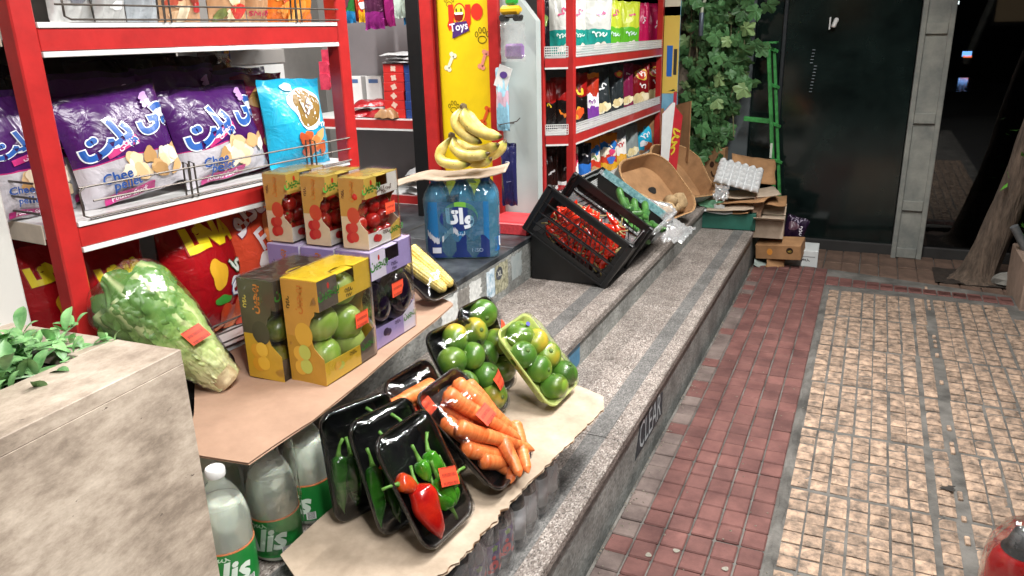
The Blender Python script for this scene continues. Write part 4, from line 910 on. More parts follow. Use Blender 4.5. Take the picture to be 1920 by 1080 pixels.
hangbag('orange packet hanging beside the green packet in the doorway', 664, 676, 40, YI + .05, M_or, [])
hangbag('white patterned packet hanging in the doorway', 674, 700, 42, YI + .02, M_fun, [('e', 0, .3, .3, .2, '#d6d8dc', 0)])
hangbag('purple foil packet hanging in the middle of the doorway', 686, 722, 55, YI + .0, bagmat('bag_violet', [(0, '#a02f8a'), (.3, '#5a2a4a'), (.95, '#7a2a6a')], metal=.5), [])
hangbag('magenta foil packet hanging right of the purple one in the doorway', 712, 742, 50, YI + .03, bagmat('bag_hotpink', [(0, '#b02f80'), (.95, '#8a2468')], metal=.5), [])
hangbag('pale green packet hanging in the doorway', 740, 764, 34, YI + .02, bagmat('bag_mint', [(0, '#b9c9bd'), (.5, '#4f8a5a'), (.95, '#93b59b')]), [])
hangbag('dark green packet hanging near the black jamb', 758, 780, 46, YI + .04, bagmat('bag_green', []), [])
hangbag('golden foil packet hanging against the black jamb', 777, 796, 66, YI - .02, bagmat('bag_goldfoil', [(0, '#b5a53a'), (.4, '#c9b84a'), (.95, '#a8302a')], metal=.6), [('e', 0, .7, .3, .3, '#a8242a', 0)])
# strip of pink-red combs hanging by the rack post, brown pouch and card
pk = thing('hanging_pink_strip', 'scalloped pink and red packet strip hanging behind the right rack post', 'packet strip', (-2.22, 2.86, 0))
for k in range(7):
    p = ony(634 - 3 * (k % 2) - (12 if k > 3 else 0), 20 + 22 * k, 2.86)
    ob('packet', B().prism([(x * .026, y * .034) for x, y in ((-1, -1), (.6, -1), (1, -.6), (.8, 0), (1, .6), (.6, 1), (-1, 1))], 0, .012, 0, frame(Vector((p.x + 2.22, -.006 * k, p.z)), Vector((1, 0, 0)), Vector((0, 0, 1)), Vector((0, -1, 0)))), pm('packet_pink', '#c22a4c', .4, .2, 30, col2='#d9455f'), pk, smooth=False)
tag(ob('tan_card', B().prism([(-.025, -.14), (.03, -.14), (-.01, .17), (-.035, .17)], 0, .003, 0, frame(ony(626, 50, 2.8), Vector((1, 0, 0)), Vector((0, 0, 1)), Vector((0, -1, 0)))), pm('tan_board', '#b58a6a', .8, .1, 20), smooth=False), 'narrow tan card hanging just behind the right rack post', 'card')
bag('brown foil pouch hanging under the pink strip', TR(*ony(645, 160, 2.9), 0, 0, 0), .05, .16, .03, bagmat('bag_brownfoil', [(0, '#4a3028'), (.5, '#6b5348'), (.95, '#3c2a24')], metal=.5), [])
for k, (u, v) in enumerate(((668, 143), (705, 142))):
    pp = ony(u, v, YI + .3); t = thing('small_card_box', ['small white printed box deep on the doorway shelf, left', 'small white printed box deep on the doorway shelf, right'][k], 'box', (pp.x, YI + .3, .936 + .16))
    ob('box', B().bbox(-.05, .05, -.03, .03, -.16, .03, .002), M_ws, t, smooth=False); flat('print_panel', rectp(.06, .02), pr('#4a6a9a'), t, frame(Vector((0, -.031, .005)), Vector((1, 0, 0)), Vector((0, 0, 1)), Vector((0, -1, 0))))
# toys hanging by the grey panel
ty = thing('toy_car', 'yellow and green toy car in a clear bag hanging by the toy sign', 'toy', ony(958, 25, YJ - .1))
ob('body', B().bbox(-.045, .045, -.02, .02, -.005, .03, .012), pm('toy_yellow', '#e0b21d', .35, 0, coat=.5), ty); ob('cab', B().bbox(-.02, .03, -.016, .016, .031, .06, .008), pm('toy_green', '#2f9a3c', .35, 0, coat=.5), ty); ob('chassis', B().bbox(-.05, .05, -.018, .018, -.018, -.006, .006), pm('toy_black', '#222222', .5, 0), ty)
for s_ in (-1, 1): ob('wheel', B().lathe([(.004, -.024), (.013, -.024), (.013, .024), (.004, .024)], 14, 0, TR(s_ * .03, 0, -.018, PI / 2)), pm('toy_black', '#222222', .5, 0), ty)
tb = thing('toy_pouch', 'clear pouch with violet contents hanging by the toy sign', 'toy', ony(968, 96, YJ - .1))
ob('contents', B().bbox(-.05, .035, -.012, .012, -.03, .03, .01), pm('violet_plastic', '#8a4fb0', .3, .2, 20, coat=.5), tb)
ob('clear_bag', B().grid(lambda u, v: (-.06 + .11 * u + .006 * nz(v * 6), -.02 - .006 * nz(u * 6, v * 6), -.04 + .15 * v), 10, 12), film('packet_film'), tb)
tt = thing('toy_tag', 'white toy tag with violet print hanging below the violet pouch', 'toy tag', ony(945, 138, YJ - .08))
ob('tag', B().box(-.03, .03, -.002, .002, -.06, .03).xf(Matrix.Rotation(.35, 4, 'Y')), M_ws, tt, smooth=False); flat('violet_print', disc(.018, .014, 12, 2), pr('#5a3f86'), tt, frame(Vector((0, -.006, -.005)), Vector((1, 0, 0)), Vector((0, 0, 1)), Vector((0, -1, 0))))
bag('pale blue toy packet hanging between the toy sign and grey panel', TR(*ony(944, 245, YJ - .07), 0, 0, 0), .06, .26, .03, bagmat('bag_paleblue', [(0, '#8ec0d6'), (.4, '#c9a9b8'), (.6, '#9fcfe0'), (.95, '#b5d6e0')], wob=.2), [])
bag('dark navy toy packet in clear wrap beside the water bottles', TR(*ony(956, 385, YJ - .1), 0, 0, 0), .075, .27, .04, bagmat('bag_navy', [(0, '#23244f'), (.95, '#1a1b3c')]), [('r', .1, .7, .3, .04, '#c9cad8', 0), ('r', .2, .4, .3, .03, '#8a8bb0', 0)])

# ================================================================== PRODUCE TABLE
zL, zR = .60, .40
M_cb = pm('cardboard_pinkish', '#a3836d', .85, .05, 9, col2='#b08f78', bump=.0006, bscale=60, detail=9)
M_cb2 = pm('cardboard_pale', '#9c8b77', .85, .1, 8, col2='#b9a793', bump=.0008, bscale=45, detail=9)
M_cb3 = pm('cardboard_brown', '#8f6a46', .85, .12, 8, col2='#a67d55', bump=.0006, bscale=30)
M_flute = pm('cardboard_edge', '#7f6248', .95, .4, 160)
def sheet(name, label, poly, z, th, m, torn=(), sag=None, grp=None):
    """corrugated board: outline in plan, torn edges get a ragged outline; two liners and a fluted core"""
    t = thing(name, label, 'cardboard', (poly[0][0], poly[0][1], z), group=grp)
    pts = []
    n = len(poly)
    for i in range(n):
        a, b_ = Vector(poly[i]), Vector(poly[(i + 1) % n]); k = max(1, int((b_ - a).length / (.008 if i in torn else .05))); nn = Vector((b_.y - a.y, a.x - b_.x)).normalized()
        for j in range(k):
            q = a.lerp(b_, j / k)
            if i in torn and j: q = q + nn * ((.010 if i < 4 else .004) * nz(j * .13 + i * 9, 2) + (.006 if i < 4 else .003) * nz(j * .47, i + 5) + .003 * random.uniform(-1, 1) * (random.random() < .4))
            pts.append((q.x - poly[0][0], q.y - poly[0][1]))
    sg_ = sag or (lambda x, y: 0)
    def layer(nm, z0, z1, ins, mm):
        bm = bmesh.new(); cx = sum(q[0] for q in pts) / len(pts); cy = sum(q[1] for q in pts) / len(pts)
        pp = [(q[0] + (cx - q[0]) * ins + random.uniform(-1, 1) * .0015 * (ins > 0), q[1] + (cy - q[1]) * ins) for q in pts]
        f = bm.faces.new([bm.verts.new((x, y, z1)) for x, y in pp])
        bmesh.ops.triangulate(bm, faces=[f])
        for _ in range(4):
            ed = [e for e in bm.edges if e.calc_length() > .07]
            if ed: bmesh.ops.subdivide_edges(bm, edges=ed, cuts=1); bmesh.ops.triangulate(bm, faces=[q for q in bm.faces if len(q.verts) > 3])
        top = list(bm.faces); bnd = [e for e in bm.edges if e.is_boundary]
        r = bmesh.ops.extrude_face_region(bm, geom=top)
        for v in r['geom']:
            if isinstance(v, bmesh.types.BMVert): v.co.z = z0
        bmesh.ops.recalc_face_normals(bm, faces=bm.faces)
        for v in bm.verts: v.co.z += sg_(v.co.x + poly[0][0], v.co.y + poly[0][1])
        me = bpy.data.meshes.new(nm); bm.to_mesh(me); bm.free(); me.materials.append(mm)
        o = bpy.data.objects.new(nm, me); COL.objects.link(o); o.parent = t
    layer('top_liner', -.0012, 0, 0, m); layer('fluted_core', -th + .0012, -.0012, .006, M_flute); layer('bottom_liner', -th, -th + .0012, .002, m)
    return t
sheet('cardboard_sheet', 'flat pinkish cardboard sheet under the gift boxes and lettuce, resting on bottles', [(-1.10, .90), (-.962, .916), (-.948, 1.085), (-.975, 1.35), (-1.02, 1.80), (-1.14, 1.87), (-1.40, 1.87), (-1.36, 1.18), (-1.2, 1.02)], zL, .006, M_cb, torn=(4, 5), sag=lambda x, y: .005 * nz(x * 7, y * 5) - .006 * max(0, (1.02 - y) / .12) ** 2)
def sagR(x, y): return -.012 * max(0, (1.05 - y) / .2) ** 1.5 + .0015 * math.sin(y * 9) - .01 * max(0, (x + .66) / .1) ** 2
cr_ = sheet('cardboard_sheet', 'torn pale cardboard sheet carrying the peppers, carrots and lime trays', [(-.93, .93), (-.78, .845), (-.66, .90), (-.605, 1.04), (-.60, 1.25), (-.575, 1.5), (-.552, 1.735), (-.575, 1.80), (-.85, 1.88), (-.93, 1.55)], zR, .006, M_cb2, torn=(1, 2, 3, 4, 5), sag=sagR)
# support hidden under the pale sheet
tag(ob('support_carton', B().bbox(-.925, -.80, 1.05, 1.8, z2 + .001, zR - .0075, .002).xf(Matrix()), M_cb3, smooth=False), 'low brown carton lying under the pale cardboard sheet on the upper step', 'carton')
# a crease and slit in the pale sheet are real cuts
# ---------------------------------------------------------------- trays
M_tray = pm('black_foam_tray', '#0a0a0b', .3, .3, 60, bump=.0006, bscale=200, coat=.4)
M_trayg = pm('green_foam_tray', '#c3d07a', .5, .06, 40, bump=.0005, bscale=300)
M_wrap = film('cling_film', base=.03, edge=.5, rough=.09, bump=.0025, bscale=18, stretch=(1, 2.2, 1))
M_lab = stripes('price_label', '#d9482a', '#3a1510', 60, 14)
def rrect(w_, l_, r, z, ins, n=6):
    o = []; w2, l2 = w_ / 2 - ins, l_ / 2 - ins; r = max(.004, r - ins * .6)
    for cx, cy, a in ((w2 - r, l2 - r, 0), (-w2 + r, l2 - r, 90), (-w2 + r, -l2 + r, 180), (w2 - r, -l2 + r, 270)):
        for k in range(n + 1): q = R(a + 90 * k / n); o.append(Vector((cx + r * math.cos(q), cy + l_ / 2 + r * math.sin(q), z)))
    return o
def tray(label, x, y, phi, th, W_=.17, L_=.24, m=M_tray, zb=zR, bulge=.03, grp=None, lab=(.2, .45, .2), dep=.03, M=None, wrap=True):
    e = Vector((math.sin(phi), math.cos(phi), 0)); d = Vector((-math.cos(phi) * math.cos(th), math.sin(phi) * math.cos(th), math.sin(th))); n = e.cross(d)
    o = Vector((x, y, zb + .001)) + e * W_ / 2
    if M is None: M = frame(o, e, d, n)
    t = thing('produce_tray', label, 'tray', M=M, group=grp)
    rings = [rrect(W_, L_, .032, z, i) for i, z in ((.022, 0), (.006, dep - .006), (.001, dep - .003), (0, dep), (.001, dep + .0025), (.004, dep + .003), (.007, dep + .001), (.009, dep - .004), (.022, .004))]
    ob('tray', B().loft(rings), m, t, angle=50)
    if wrap:
        sd = x * 31 + y * 17
        def fz(a, b_):
            return dep + .0035 + bulge * max(0, 1 - abs(a) ** 3.5) ** .8 * max(0, 1 - abs(b_) ** 3.5) ** .8 + .0016 * nz(a * 3 + sd, b_ * 3) * (abs(a) < .97 and abs(b_) < .97)
        bb = B(); rg = []
        for s_ in (1, .97, .9, .8, .65, .5, .33, .16, .02):
            rr0 = rrect(W_, L_, .032, 0, 0)
            rg.append([Vector((q.x * s_, (q.y - L_ / 2) * s_ + L_ / 2, fz(q.x * s_ / (W_ / 2), (q.y - L_ / 2) * s_ / (L_ / 2)))) for q in rr0])
        sk = [Vector((q.x * 1.003, (q.y - L_ / 2) * 1.003 + L_ / 2, dep * .2)) * 1 for q in rrect(W_, L_, .032, 0, .016)]
        ob('cling_film', bb.loft([sk] + rg, cap=(0, 1)), M_wrap, t, angle=180)
        if lab:
            lx, ly, la = lab
            def lf(u, v):
                q = place2d(B().add([((u - .5) * .052, (v - .5) * .036, 0)], []), lx * W_ / 2, ly * L_, la).v[0]
                return (q.x, q.y, fz(q.x / (W_ / 2), (q.y - L_ / 2) / (L_ / 2)) + .0012)
            ob('price_label', B().grid(lf, 6, 4), M_lab, t, smooth=True, angle=180)
    return t, M
def put(name, me, Mt, x, y, z, rx=0, ry=0, rz=0, s=1, label=None, cat=None, group=None):
    o = bpy.data.objects.new(name, me); COL.objects.link(o); o.matrix_world = Mt @ TR(x, y, z, rx, ry, rz, s)
    return tag(o, label, cat, group)
def mk(b_, mats, name='m', angle=180):
    o = ob(name, b_, mats, angle=angle); me = o.data; bpy.data.objects.remove(o); return me

# limes / green tangerines
def fruitmat(name, c1, c2, c3, rough=.32, bump=.0006, bs=420, lo=.38, hi=.62, scale=11):
    if name in MC: return MC[name]
    m = bpy.data.materials.new(name); m.use_nodes = True; MC[name] = m
    t = m.node_tree; L = t.links.new; p = t.nodes['Principled BSDF']; p.inputs['Roughness'].default_value = rough; p.inputs['Coat Weight'].default_value = .35; p.inputs['Coat Roughness'].default_value = .15
    tc = node(t, 'ShaderNodeTexCoord'); oi = node(t, 'ShaderNodeObjectInfo'); mm = node(t, 'ShaderNodeMath', operation='MULTIPLY'); mm.inputs[1].default_value = 40; L(oi.outputs['Random'], mm.inputs[0])
    va = node(t, 'ShaderNodeVectorMath', operation='ADD'); L(tc.outputs['Object'], va.inputs[0]); L(mm.outputs[0], va.inputs[1])
    n = node(t, 'ShaderNodeTexNoise'); n.inputs['Scale'].default_value = scale; n.inputs['Detail'].default_value = 3; L(va.outputs[0], n.inputs['Vector'])
    r = node(t, 'ShaderNodeValToRGB'); e = r.color_ramp.elements; e[0].position = lo; e[0].color = rgb(c1); e[1].position = hi; e[1].color = rgb(c3); q = e.new((lo + hi) / 2); q.color = rgb(c2)
    L(n.outputs[0], r.inputs[0]); L(r.outputs[0], p.inputs['Base Color'])
    n2 = node(t, 'ShaderNodeTexNoise'); n2.inputs['Scale'].default_value = bs; L(tc.outputs['Object'], n2.inputs['Vector']); b_ = node(t, 'ShaderNodeBump'); b_.inputs['Distance'].default_value = bump; L(n2.outputs[0], b_.inputs['Height']); L(b_.outputs[0], p.inputs['Normal'])
    return m
M_lime_f = fruitmat('green_tangerine_skin', '#456f24', '#6f8c30', '#b9a034', lo=.44, hi=.66)
M_cal = pm('calyx', '#5f7a3a', .7, .2, 50)
def orb(r, sz, seed, dim=.12):
    def fn(u, v):
        q, t_ = 2 * PI * u, PI * v; k = r * (1 + .03 * nz(math.cos(q) + seed, math.sin(q), v * 2))
        z = -math.cos(t_) * r * sz; d = math.exp(-((t_ - PI) ** 2) * 14); return (math.sin(t_) * math.cos(q) * k, math.sin(t_) * math.sin(q) * k, z - dim * r * d)
    return B().grid(fn, 22, 14, closeu=True)
limes = []
for k in range(3):
    b_ = orb(.029, .9, k); b_.lathe([(.004, .0225), (.0045, .0245), (.002, .0255)], 8, 1); limes.append(mk(b_, [M_lime_f, M_cal]))
ORD = ['topmost', 'second from top', 'third from top', 'fourth from top', 'fifth from top', 'sixth from top', 'seventh from top', 'eighth from top', 'ninth from top', 'lowest']
def rank(P_, i): return sorted(range(len(P_)), key=lambda k: -P_[k][1]).index(i)
def fill_limes(M, n, seed, lab, grp, W_=.17, L_=.24, pos=None, s=1.0):
    rnd_ = random.Random(seed); P_ = pos or [(-.038, .045), (.032, .048), (-.03, .108), (.036, .112), (-.036, .172), (.03, .178)]
    for i, (x, y) in enumerate(P_[:n]):
        put('green_tangerine', limes[i % 3], M, x + rnd_.uniform(-.004, .004), y + rnd_.uniform(-.004, .004), .032, rnd_.uniform(-1.2, .4), rnd_.uniform(-.8, .8), rnd_.uniform(0, 6), s * rnd_.uniform(1.24, 1.36), '%s %s' % (ORD[rank(P_[:n], i)], lab), 'tangerine', grp)
_, Mt = tray('black tray of green tangerines at the back, tilted behind the other black lime tray', -.86, 1.61, .16, 1.25, .15, .26, lab=(.45, .62, .9), bulge=.046); fill_limes(Mt, 6, 3, 'green tangerine in the rear black tray', 'tangerines in the rear black tray', pos=[(-.03, .05), (.036, .055), (-.02, .118), (.045, .13), (-.032, .19), (.022, .215)])
_, Mt = tray('black tray of green tangerines behind the carrots', -.82, 1.455, .2, 1.02, .17, .26, lab=(.55, .30, .35), bulge=.046); fill_limes(Mt, 7, 5, 'green tangerine in the black tray behind the carrots', 'tangerines in the black tray behind the carrots', pos=[(-.03, .04), (.046, .045), (.05, .10), (-.03, .105), (.032, .163), (-.04, .168), (.012, .215)])
_, Mt = tray('pale green foam tray of wrapped green tangerines nearest the steps', -.675, 1.623, .057, .86, .18, .242, m=M_trayg, lab=None, bulge=.046); fill_limes(Mt, 7, 9, 'green tangerine in the pale green foam tray', 'tangerines in the pale green foam tray', pos=[(-.02, .042), (.05, .05), (-.03, .10), (.04, .11), (-.045, .155), (.03, .165), (-.008, .205)])
fs_ = put('fruit_sticker', mk(disc(.009, .006, 12, 2), pr('#5a5aa8')), Mt, -.002, .21, .0705, 0, 0, 0, 1, 'tiny purple and white sticker on the top tangerine of the green tray', 'sticker')
# carrots
def carrot(L_, r0, seed, bend=.1):
    prof = []; 
    def fn(u, v):
        q = 2 * PI * u; r = r0 * (1 - .48 * v ** 1.3) * min(1, (v * 22) ** .5) * (min(1, ((1 - v) * 9 + .04)) ** .6); r *= 1 + .05 * nz(v * 26 + seed, 0) + .06 * nz(math.cos(q), math.sin(q), v * 5 + seed)
        return (r * math.cos(q) + .35 * bend * L_ * v * v, r * math.sin(q) + .012 * L_ * math.sin(v * 5 + seed), L_ * v)
    return B().grid(fn, 14, 34, closeu=True)
M_car = pm('carrot_skin', '#d9662a', .42, .1, 26, col2='#e58a4e', bump=.0007, bscale=60, stretch=(.6, .6, 4), coat=.2, sss=.08, rnd=.08)
carm = [mk(carrot(.215, .0205, 1).add([(0, 0, 0)], []), M_car), mk(carrot(.17, .0215, 2, -.08), M_car), mk(carrot(.135, .0195, 3, .06), M_car), mk(carrot(.10, .0185, 4, .02), M_car)]
_, Mt = tray('black tray of peeled carrots at the back, mostly hidden by the front carrot tray', -.775, 1.21, .10, 1.02, .17, .25, lab=(-.35, .63, .2))
for i, (x, y, z, a, k) in enumerate(((.06, .15, .03, 1.2, 1), (.05, .185, .04, 1.45, 1), (.07, .11, .035, 1.35, 2))):
    put('carrot', carm[k], Mt, x, y, z, 0, 0, 0, 1, ['middle', 'uppermost', 'lowest'][i] + ' carrot in the rear carrot tray', 'carrot', 'carrots in the rear tray'); bpy.context.view_layer.objects
    o = [q for q in COL.objects][-1]; o.matrix_world = Mt @ Matrix.Translation((x, y, z)) @ Matrix.Rotation(a, 4, 'Z') @ Matrix.Rotation(-PI / 2, 4, 'X')
_, Mt = tray('black tray heaped with wrapped orange carrots, front centre', -.634, 1.227, .031, .753, .183, .268, lab=(-.02, .52, .12), bulge=.042)
def lay(nm, me, Mt, x, y, z, a, lab, cat, grp, s=1, tilt=0):      # lay a long thing (local z) in the tray, root at x,y, pointing angle a
    o = bpy.data.objects.new(nm, me); COL.objects.link(o)
    o.matrix_world = Mt @ Matrix.Translation((x, y, z)) @ Matrix.Rotation(a, 4, 'Z') @ Matrix.Rotation(-PI / 2 + tilt, 4, 'X') @ Matrix.Rotation(random.uniform(0, 6), 4, 'Z') @ Matrix.Scale(s, 4); return tag(o, lab, cat, grp)
for x, y, z, a, k in ((-.06, .195, .024, 3.45, 0), (-.022, .225, .024, 3.42, 0), (.02, .24, .024, 3.35, 0), (.055, .235, .022, 3.25, 0), (-.035, .235, .058, 3.52, 0), (.012, .24, .058, 3.42, 0), (-.07, .165, .05, 3.85, 0), (-.072, .12, .024, 4.0, 1), (-.055, .075, .024, 4.1, 2), (.08, .085, .052, 2.45, 2), (.08, .05, .026, 2.0, 2), (.015, .08, .052, 2.7, 3), (.045, .225, .05, 3.2, 0)):
    lay('carrot', carm[k], Mt, x, y, z, a, 'orange carrot in the front black carrot tray', 'carrot', 'carrots in the front tray', .95)
# peppers
def pepper(L_, r0, seed, bend=.2, pw=.7):
    def fn(u, v):
        q = 2 * PI * u; r = r0 * (math.sin(PI * min(1, v * .8 + .18)) ** pw) * (1 - .35 * v) * min(1, (v * 12 + .05) ** .5) * min(1, ((1 - v) * 6) ** .6 + .02); r *= 1 + .09 * math.cos(3 * q + v * 3 + seed) + .07 * nz(math.cos(q), math.sin(q), v * 4 + seed)
        return (r * math.cos(q) + bend * L_ * v * v, r * math.sin(q) + .05 * L_ * nz(v * 3, seed), L_ * v)
    b_ = B().grid(fn, 18, 26, closeu=True)
    b_.tube([(0, 0, .006), (0, 0, -.004), (.004, 0, -.02), (.012, 0, -.034)], [.008, .0045, .003, .0036], 8, 1)
    return b_
def pmat(n, c, c2, c3=None): return pm(n, c, .18, .15, 18, col2=c2, coat=.6, rnd=.1)
M_pr, M_pg, M_ps, M_pdk = pmat('red_pepper', '#b30f10', '#d6301a'), pmat('green_pepper', '#2f7a17', '#55a02a'), pm('pepper_stem', '#5b8a36', .5, .2, 40), pmat('dark_green_pepper', '#1c4a14', '#2f6a1c')
M_po = pmat('orange_red_pepper', '#c6341a', '#d9571f')
redp = mk(pepper(.118, .031, 1, .05), [M_pr, M_ps]); orp = mk(pepper(.075, .024, 5, .35), [M_po, M_ps])
grp_ = [mk(pepper(.066, .0185, k, .15), [M_pg, M_ps]) for k in (2, 3)]; grs = mk(pepper(.045, .018, 7, .1), [M_pg, M_ps]); dkp = mk(pepper(.12, .02, 9, .1), [M_pdk, M_ps])
def pep_tray(label, x, y, phi, th, kind, lab):
    _, Mt = tray(label, x, y, phi, th, .166, .236, lab=lab, bulge=.03)
    if kind == 0:
        lay('red_pepper', redp, Mt, -.03, .12, .03, 3.06, 'long glossy red pepper in the front black tray', 'pepper', None)
        lay('orange_pepper', orp, Mt, -.07, .142, .03, -2.0, 'small curled orange-red pepper in the front black tray', 'pepper', None, .9)
        for i, (x_, y_, a, m_) in enumerate(((.006, .152, 3.1, 2), (.034, .158, 3.0, 0), (.022, .108, 3.25, 0), (.012, .078, 3.4, 2), (.068, .085, 1.9, 2), (.048, .105, 3.0, 2), (.052, .072, 2.6, 2), (.02, .042, .3, 0))):
            lay('green_pepper', (grp_ + [grs])[m_], Mt, x_, y_, .028 + .004 * (i % 3), a, ['topmost left', 'topmost right', 'long middle', 'long lower left', 'far right', 'small middle', 'lower right', 'lowest'][i] + ' green pepper in the front black tray', 'pepper', 'green peppers in the front tray')
    else:
        for i in range(5): lay('green_pepper', dkp, Mt, -.05 + .025 * i, .14 - .02 * (i % 2) + .01 * i, .026, 3.0 + .12 * i, 'dark green pepper in the %s black pepper tray' % ('middle' if kind == 1 else 'rearmost'), 'pepper', 'peppers in the %s tray' % ('middle' if kind == 1 else 'rearmost'))
pep_tray('black tray of dark green peppers, rearmost of the three pepper trays', -.905, 1.045, .40, 1.45, 2, None)
pep_tray('black tray of green peppers, middle of the three pepper trays', -.79, 1.03, .26, 1.24, 1, (-.35, .62, .9))
pep_tray('black tray with red and green peppers nearest the camera', -.68, 1.013, .105, 1.067, 0, (.28, .43, -.35))
# corn tray behind the gift boxes
_, Mt = tray('black tray with two wrapped corn cobs beside the aubergine box', -1.06, 1.72, .15, .62, .14, .2, zb=zL, lab=None, bulge=.035)
def cob(L_, r0):
    nr, nk = 14, 24
    def fn(u, v):
        q = 2 * PI * u; k = abs(math.sin(q * nr / 2)) ** .5 * abs(math.sin(PI * v * nk)) ** .5; r = r0 * (1 - .35 * v ** 3) * (.86 + .14 * k) * min(1, ((1 - v) * 14) ** .5 + .05)
        return (r * math.cos(q), r * math.sin(q), L_ * v)
    return B().grid(fn, nr * 5, nk * 4, closeu=True)
M_corn = pm('corn_kernels', '#d9ba5a', .35, .12, 40, col2='#e8d58a', sss=.15)
cobm = mk(cob(.165, .023), M_corn)
lay('corn_cob', cobm, Mt, .03, .185, .032, 3.25, 'yellow corn cob, right one in the black tray', 'corn', None)
lay('corn_cob', cobm, Mt, -.02, .178, .03, 3.35, 'yellow corn cob, left one half hidden by the aubergine box', 'corn', None)

# ---------------------------------------------------------------- fruit gift boxes
M_bw = film('box_film', base=.035, edge=.6, rough=.09, bump=.006, bscale=14)
def gift(label, xa, xb, ya, yb, za, zb_, cs, logo, fruit, seed, wrap=True, lab=None, name='gift_box'):
    """windowed carton; front = street side (+x), narrow side faces the camera (-y). cs: side, side2, top, front top, front bottom"""
    t = thing(name, label, 'gift box', ((xa + xb) / 2, (ya + yb) / 2, za)); w2, l2, h = (xb - xa) / 2, (yb - ya) / 2, zb_ - za; th = .0016
    m = [pm('card_' + c, c, .45, .05, 25, coat=.25) for c in cs]
    MX = lambda sgn_: frame(Vector((0, sgn_ * l2, 0)), Vector((1, 0, 0)), Vector((0, 0, 1)), Vector((0, -1, 0)))
    prof = [(-1, 0), (1, 0), (1, .26), (.78, .30), (.5, .36), (.36, .46), (.36, .56), (.5, .64), (.7, .68), (.74, .72), (1, .72), (1, 1), (-1, 1)]
    low = [(-1, 0), (1, 0), (1, .26), (.78, .30), (.5, .36), (.36, .46), (-1, .46)]; up = [(-1, .4605), (.36, .4605), (.36, .56), (.5, .64), (.7, .68), (.74, .72), (1, .72), (1, 1), (-1, 1)]
    for s_ in (-1, 1):
        ob('side_panel', B().prism([(x * w2, z * h) for x, z in low], 0, th, 0, MX(s_)), m[0], t, smooth=False)
        ob('side_panel', B().prism([(x * w2, z * h) for x, z in up], 0, th, 0, MX(s_)), m[1], t, smooth=False)
    ob('back_panel', B().box(-w2, -w2 + th, -l2, l2 - th, 0, h), m[1], t, smooth=False)
    ob('base_panel', B().box(-w2 + th, w2, -l2, l2 - th, 0, th), m[0], t, smooth=False)
    # top with half-moon handle flap
    hole = [(w2, -l2 * .35), (w2 * .5, -l2 * .28), (w2 * .35, 0), (w2 * .5, l2 * .28), (w2, l2 * .35)]
    ob('top_panel', B().prism([(-w2, -l2), (w2, -l2)] + hole + [(w2, l2), (-w2, l2)], h, h + th), m[2], t, smooth=False)
    ob('handle_flap', B().prism([(w2 * 1.0, -l2 * .33), (w2 * 1.0, l2 * .33), (w2 * .6, l2 * .25), (w2 * .6, -l2 * .25)], h + .004, h + .005).map(lambda q: (q.x, q.y, q.z - .25 * (q.x - w2 * .4))), m[2], t, smooth=False)
    fr_ = lambda y0, y1, z0, z1: B().box(w2 - th, w2, y0, y1, z0, z1)
    ob('front_band', fr_(-l2, -l2 * .3, h * .72, h), m[3], t, smooth=False); ob('front_band', fr_(-l2 * .299, l2, h * .72, h * .85), m[4], t, smooth=False); ob('front_band', fr_(l2 * .36, l2, h * .8505, h), m[4], t, smooth=False)
    ob('front_band', B().prism([(-l2, 0), (l2 * .35, 0), (l2 * .35, h * .2), (-l2, h * .22)], 0, th, 0, frame(Vector((w2 - th, 0, 0)), Vector((0, 1, 0)), Vector((0, 0, 1)), Vector((1, 0, 0)))), m[4], t, smooth=False)
    ob('front_band', B().prism([(l2 * .352, 0), (l2, 0), (l2, h * .3), (l2 * .352, h * .2)], 0, th, 0, frame(Vector((w2 - th, 0, 0)), Vector((0, 1, 0)), Vector((0, 0, 1)), Vector((1, 0, 0)))), m[3], t, smooth=False)
    MF = lambda y, z, e=.0006: frame(Vector((w2 + e, y, z)), Vector((0, 1, 0)), Vector((0, 0, 1)), Vector((1, 0, 0)))
    MSd = lambda x, z, e=.0022: frame(Vector((x, -l2 - e, z)), Vector((1, 0, 0)), Vector((0, 0, 1)), Vector((0, -1, 0)))
    lc = logo
    flat('lettering', text(fa('بهچین'), .03, bold=.03), pr('#3f8a34'), t, MF(-l2 * .62, h * .85)); flat('red_logo_mark', disc(.004, .007, 10, 1), pr('#c8281f'), t, MF(-l2 * .62, h * .93))
    flat('lettering', text(fa('گوجه گیلاسی') if name == 'tomato_box' else '~4', .013, bold=.02), pr(lc), t, MF(l2 * .1, h * .8)); flat('lettering', text('~3', .012), pr(lc), t, MF(l2 * .1, h * .75))
    flat('lettering', text(fa('بهچین'), .024, bold=.03), pr('#3f8a34'), t, MF(l2 * .7, h * .16))
    flat('lettering', text('~4', .012), pr(lc), t, MF(l2 * .05, h * .17))
    for q in range(3): flat('fruit_print', disc(.012, .009, 14, 2), pr(fruit[q % len(fruit)]), t, MF(-l2 * .55 + .011 * (q % 2), h * (.13 + .035 * (q // 2)) - .003 * q, .0006 + .0003 * q))
    for q in range(4): flat('fruit_print', disc(w2 * .34, h * .075, 16, 2), pr(fruit[q % len(fruit)]), t, MSd(-w2 * (.35 - .32 * (q % 2)), h * (.15 + .1 * (q // 2) + .02 * q), .0022 + .0004 * q))
    flat('lettering', text(fa('بهچین'), w2 * .55, bold=.03), pr('#c8762a'), t, MSd(0, h * .82) @ Matrix.Rotation(1.45, 4, 'Z')); flat('lettering', text('~4', w2 * .26), pr(lc), t, MSd(-w2 * .7, h * .78) @ Matrix.Rotation(1.5, 4, 'Z'))
    # cut-away curve print on the side
    flat('curve_print', disc(w2 * .5, h * .12, 18, 2), pr(cs[5] if len(cs) > 5 else cs[0]), t, MSd(-w2 * .0, h * .48, .0019))
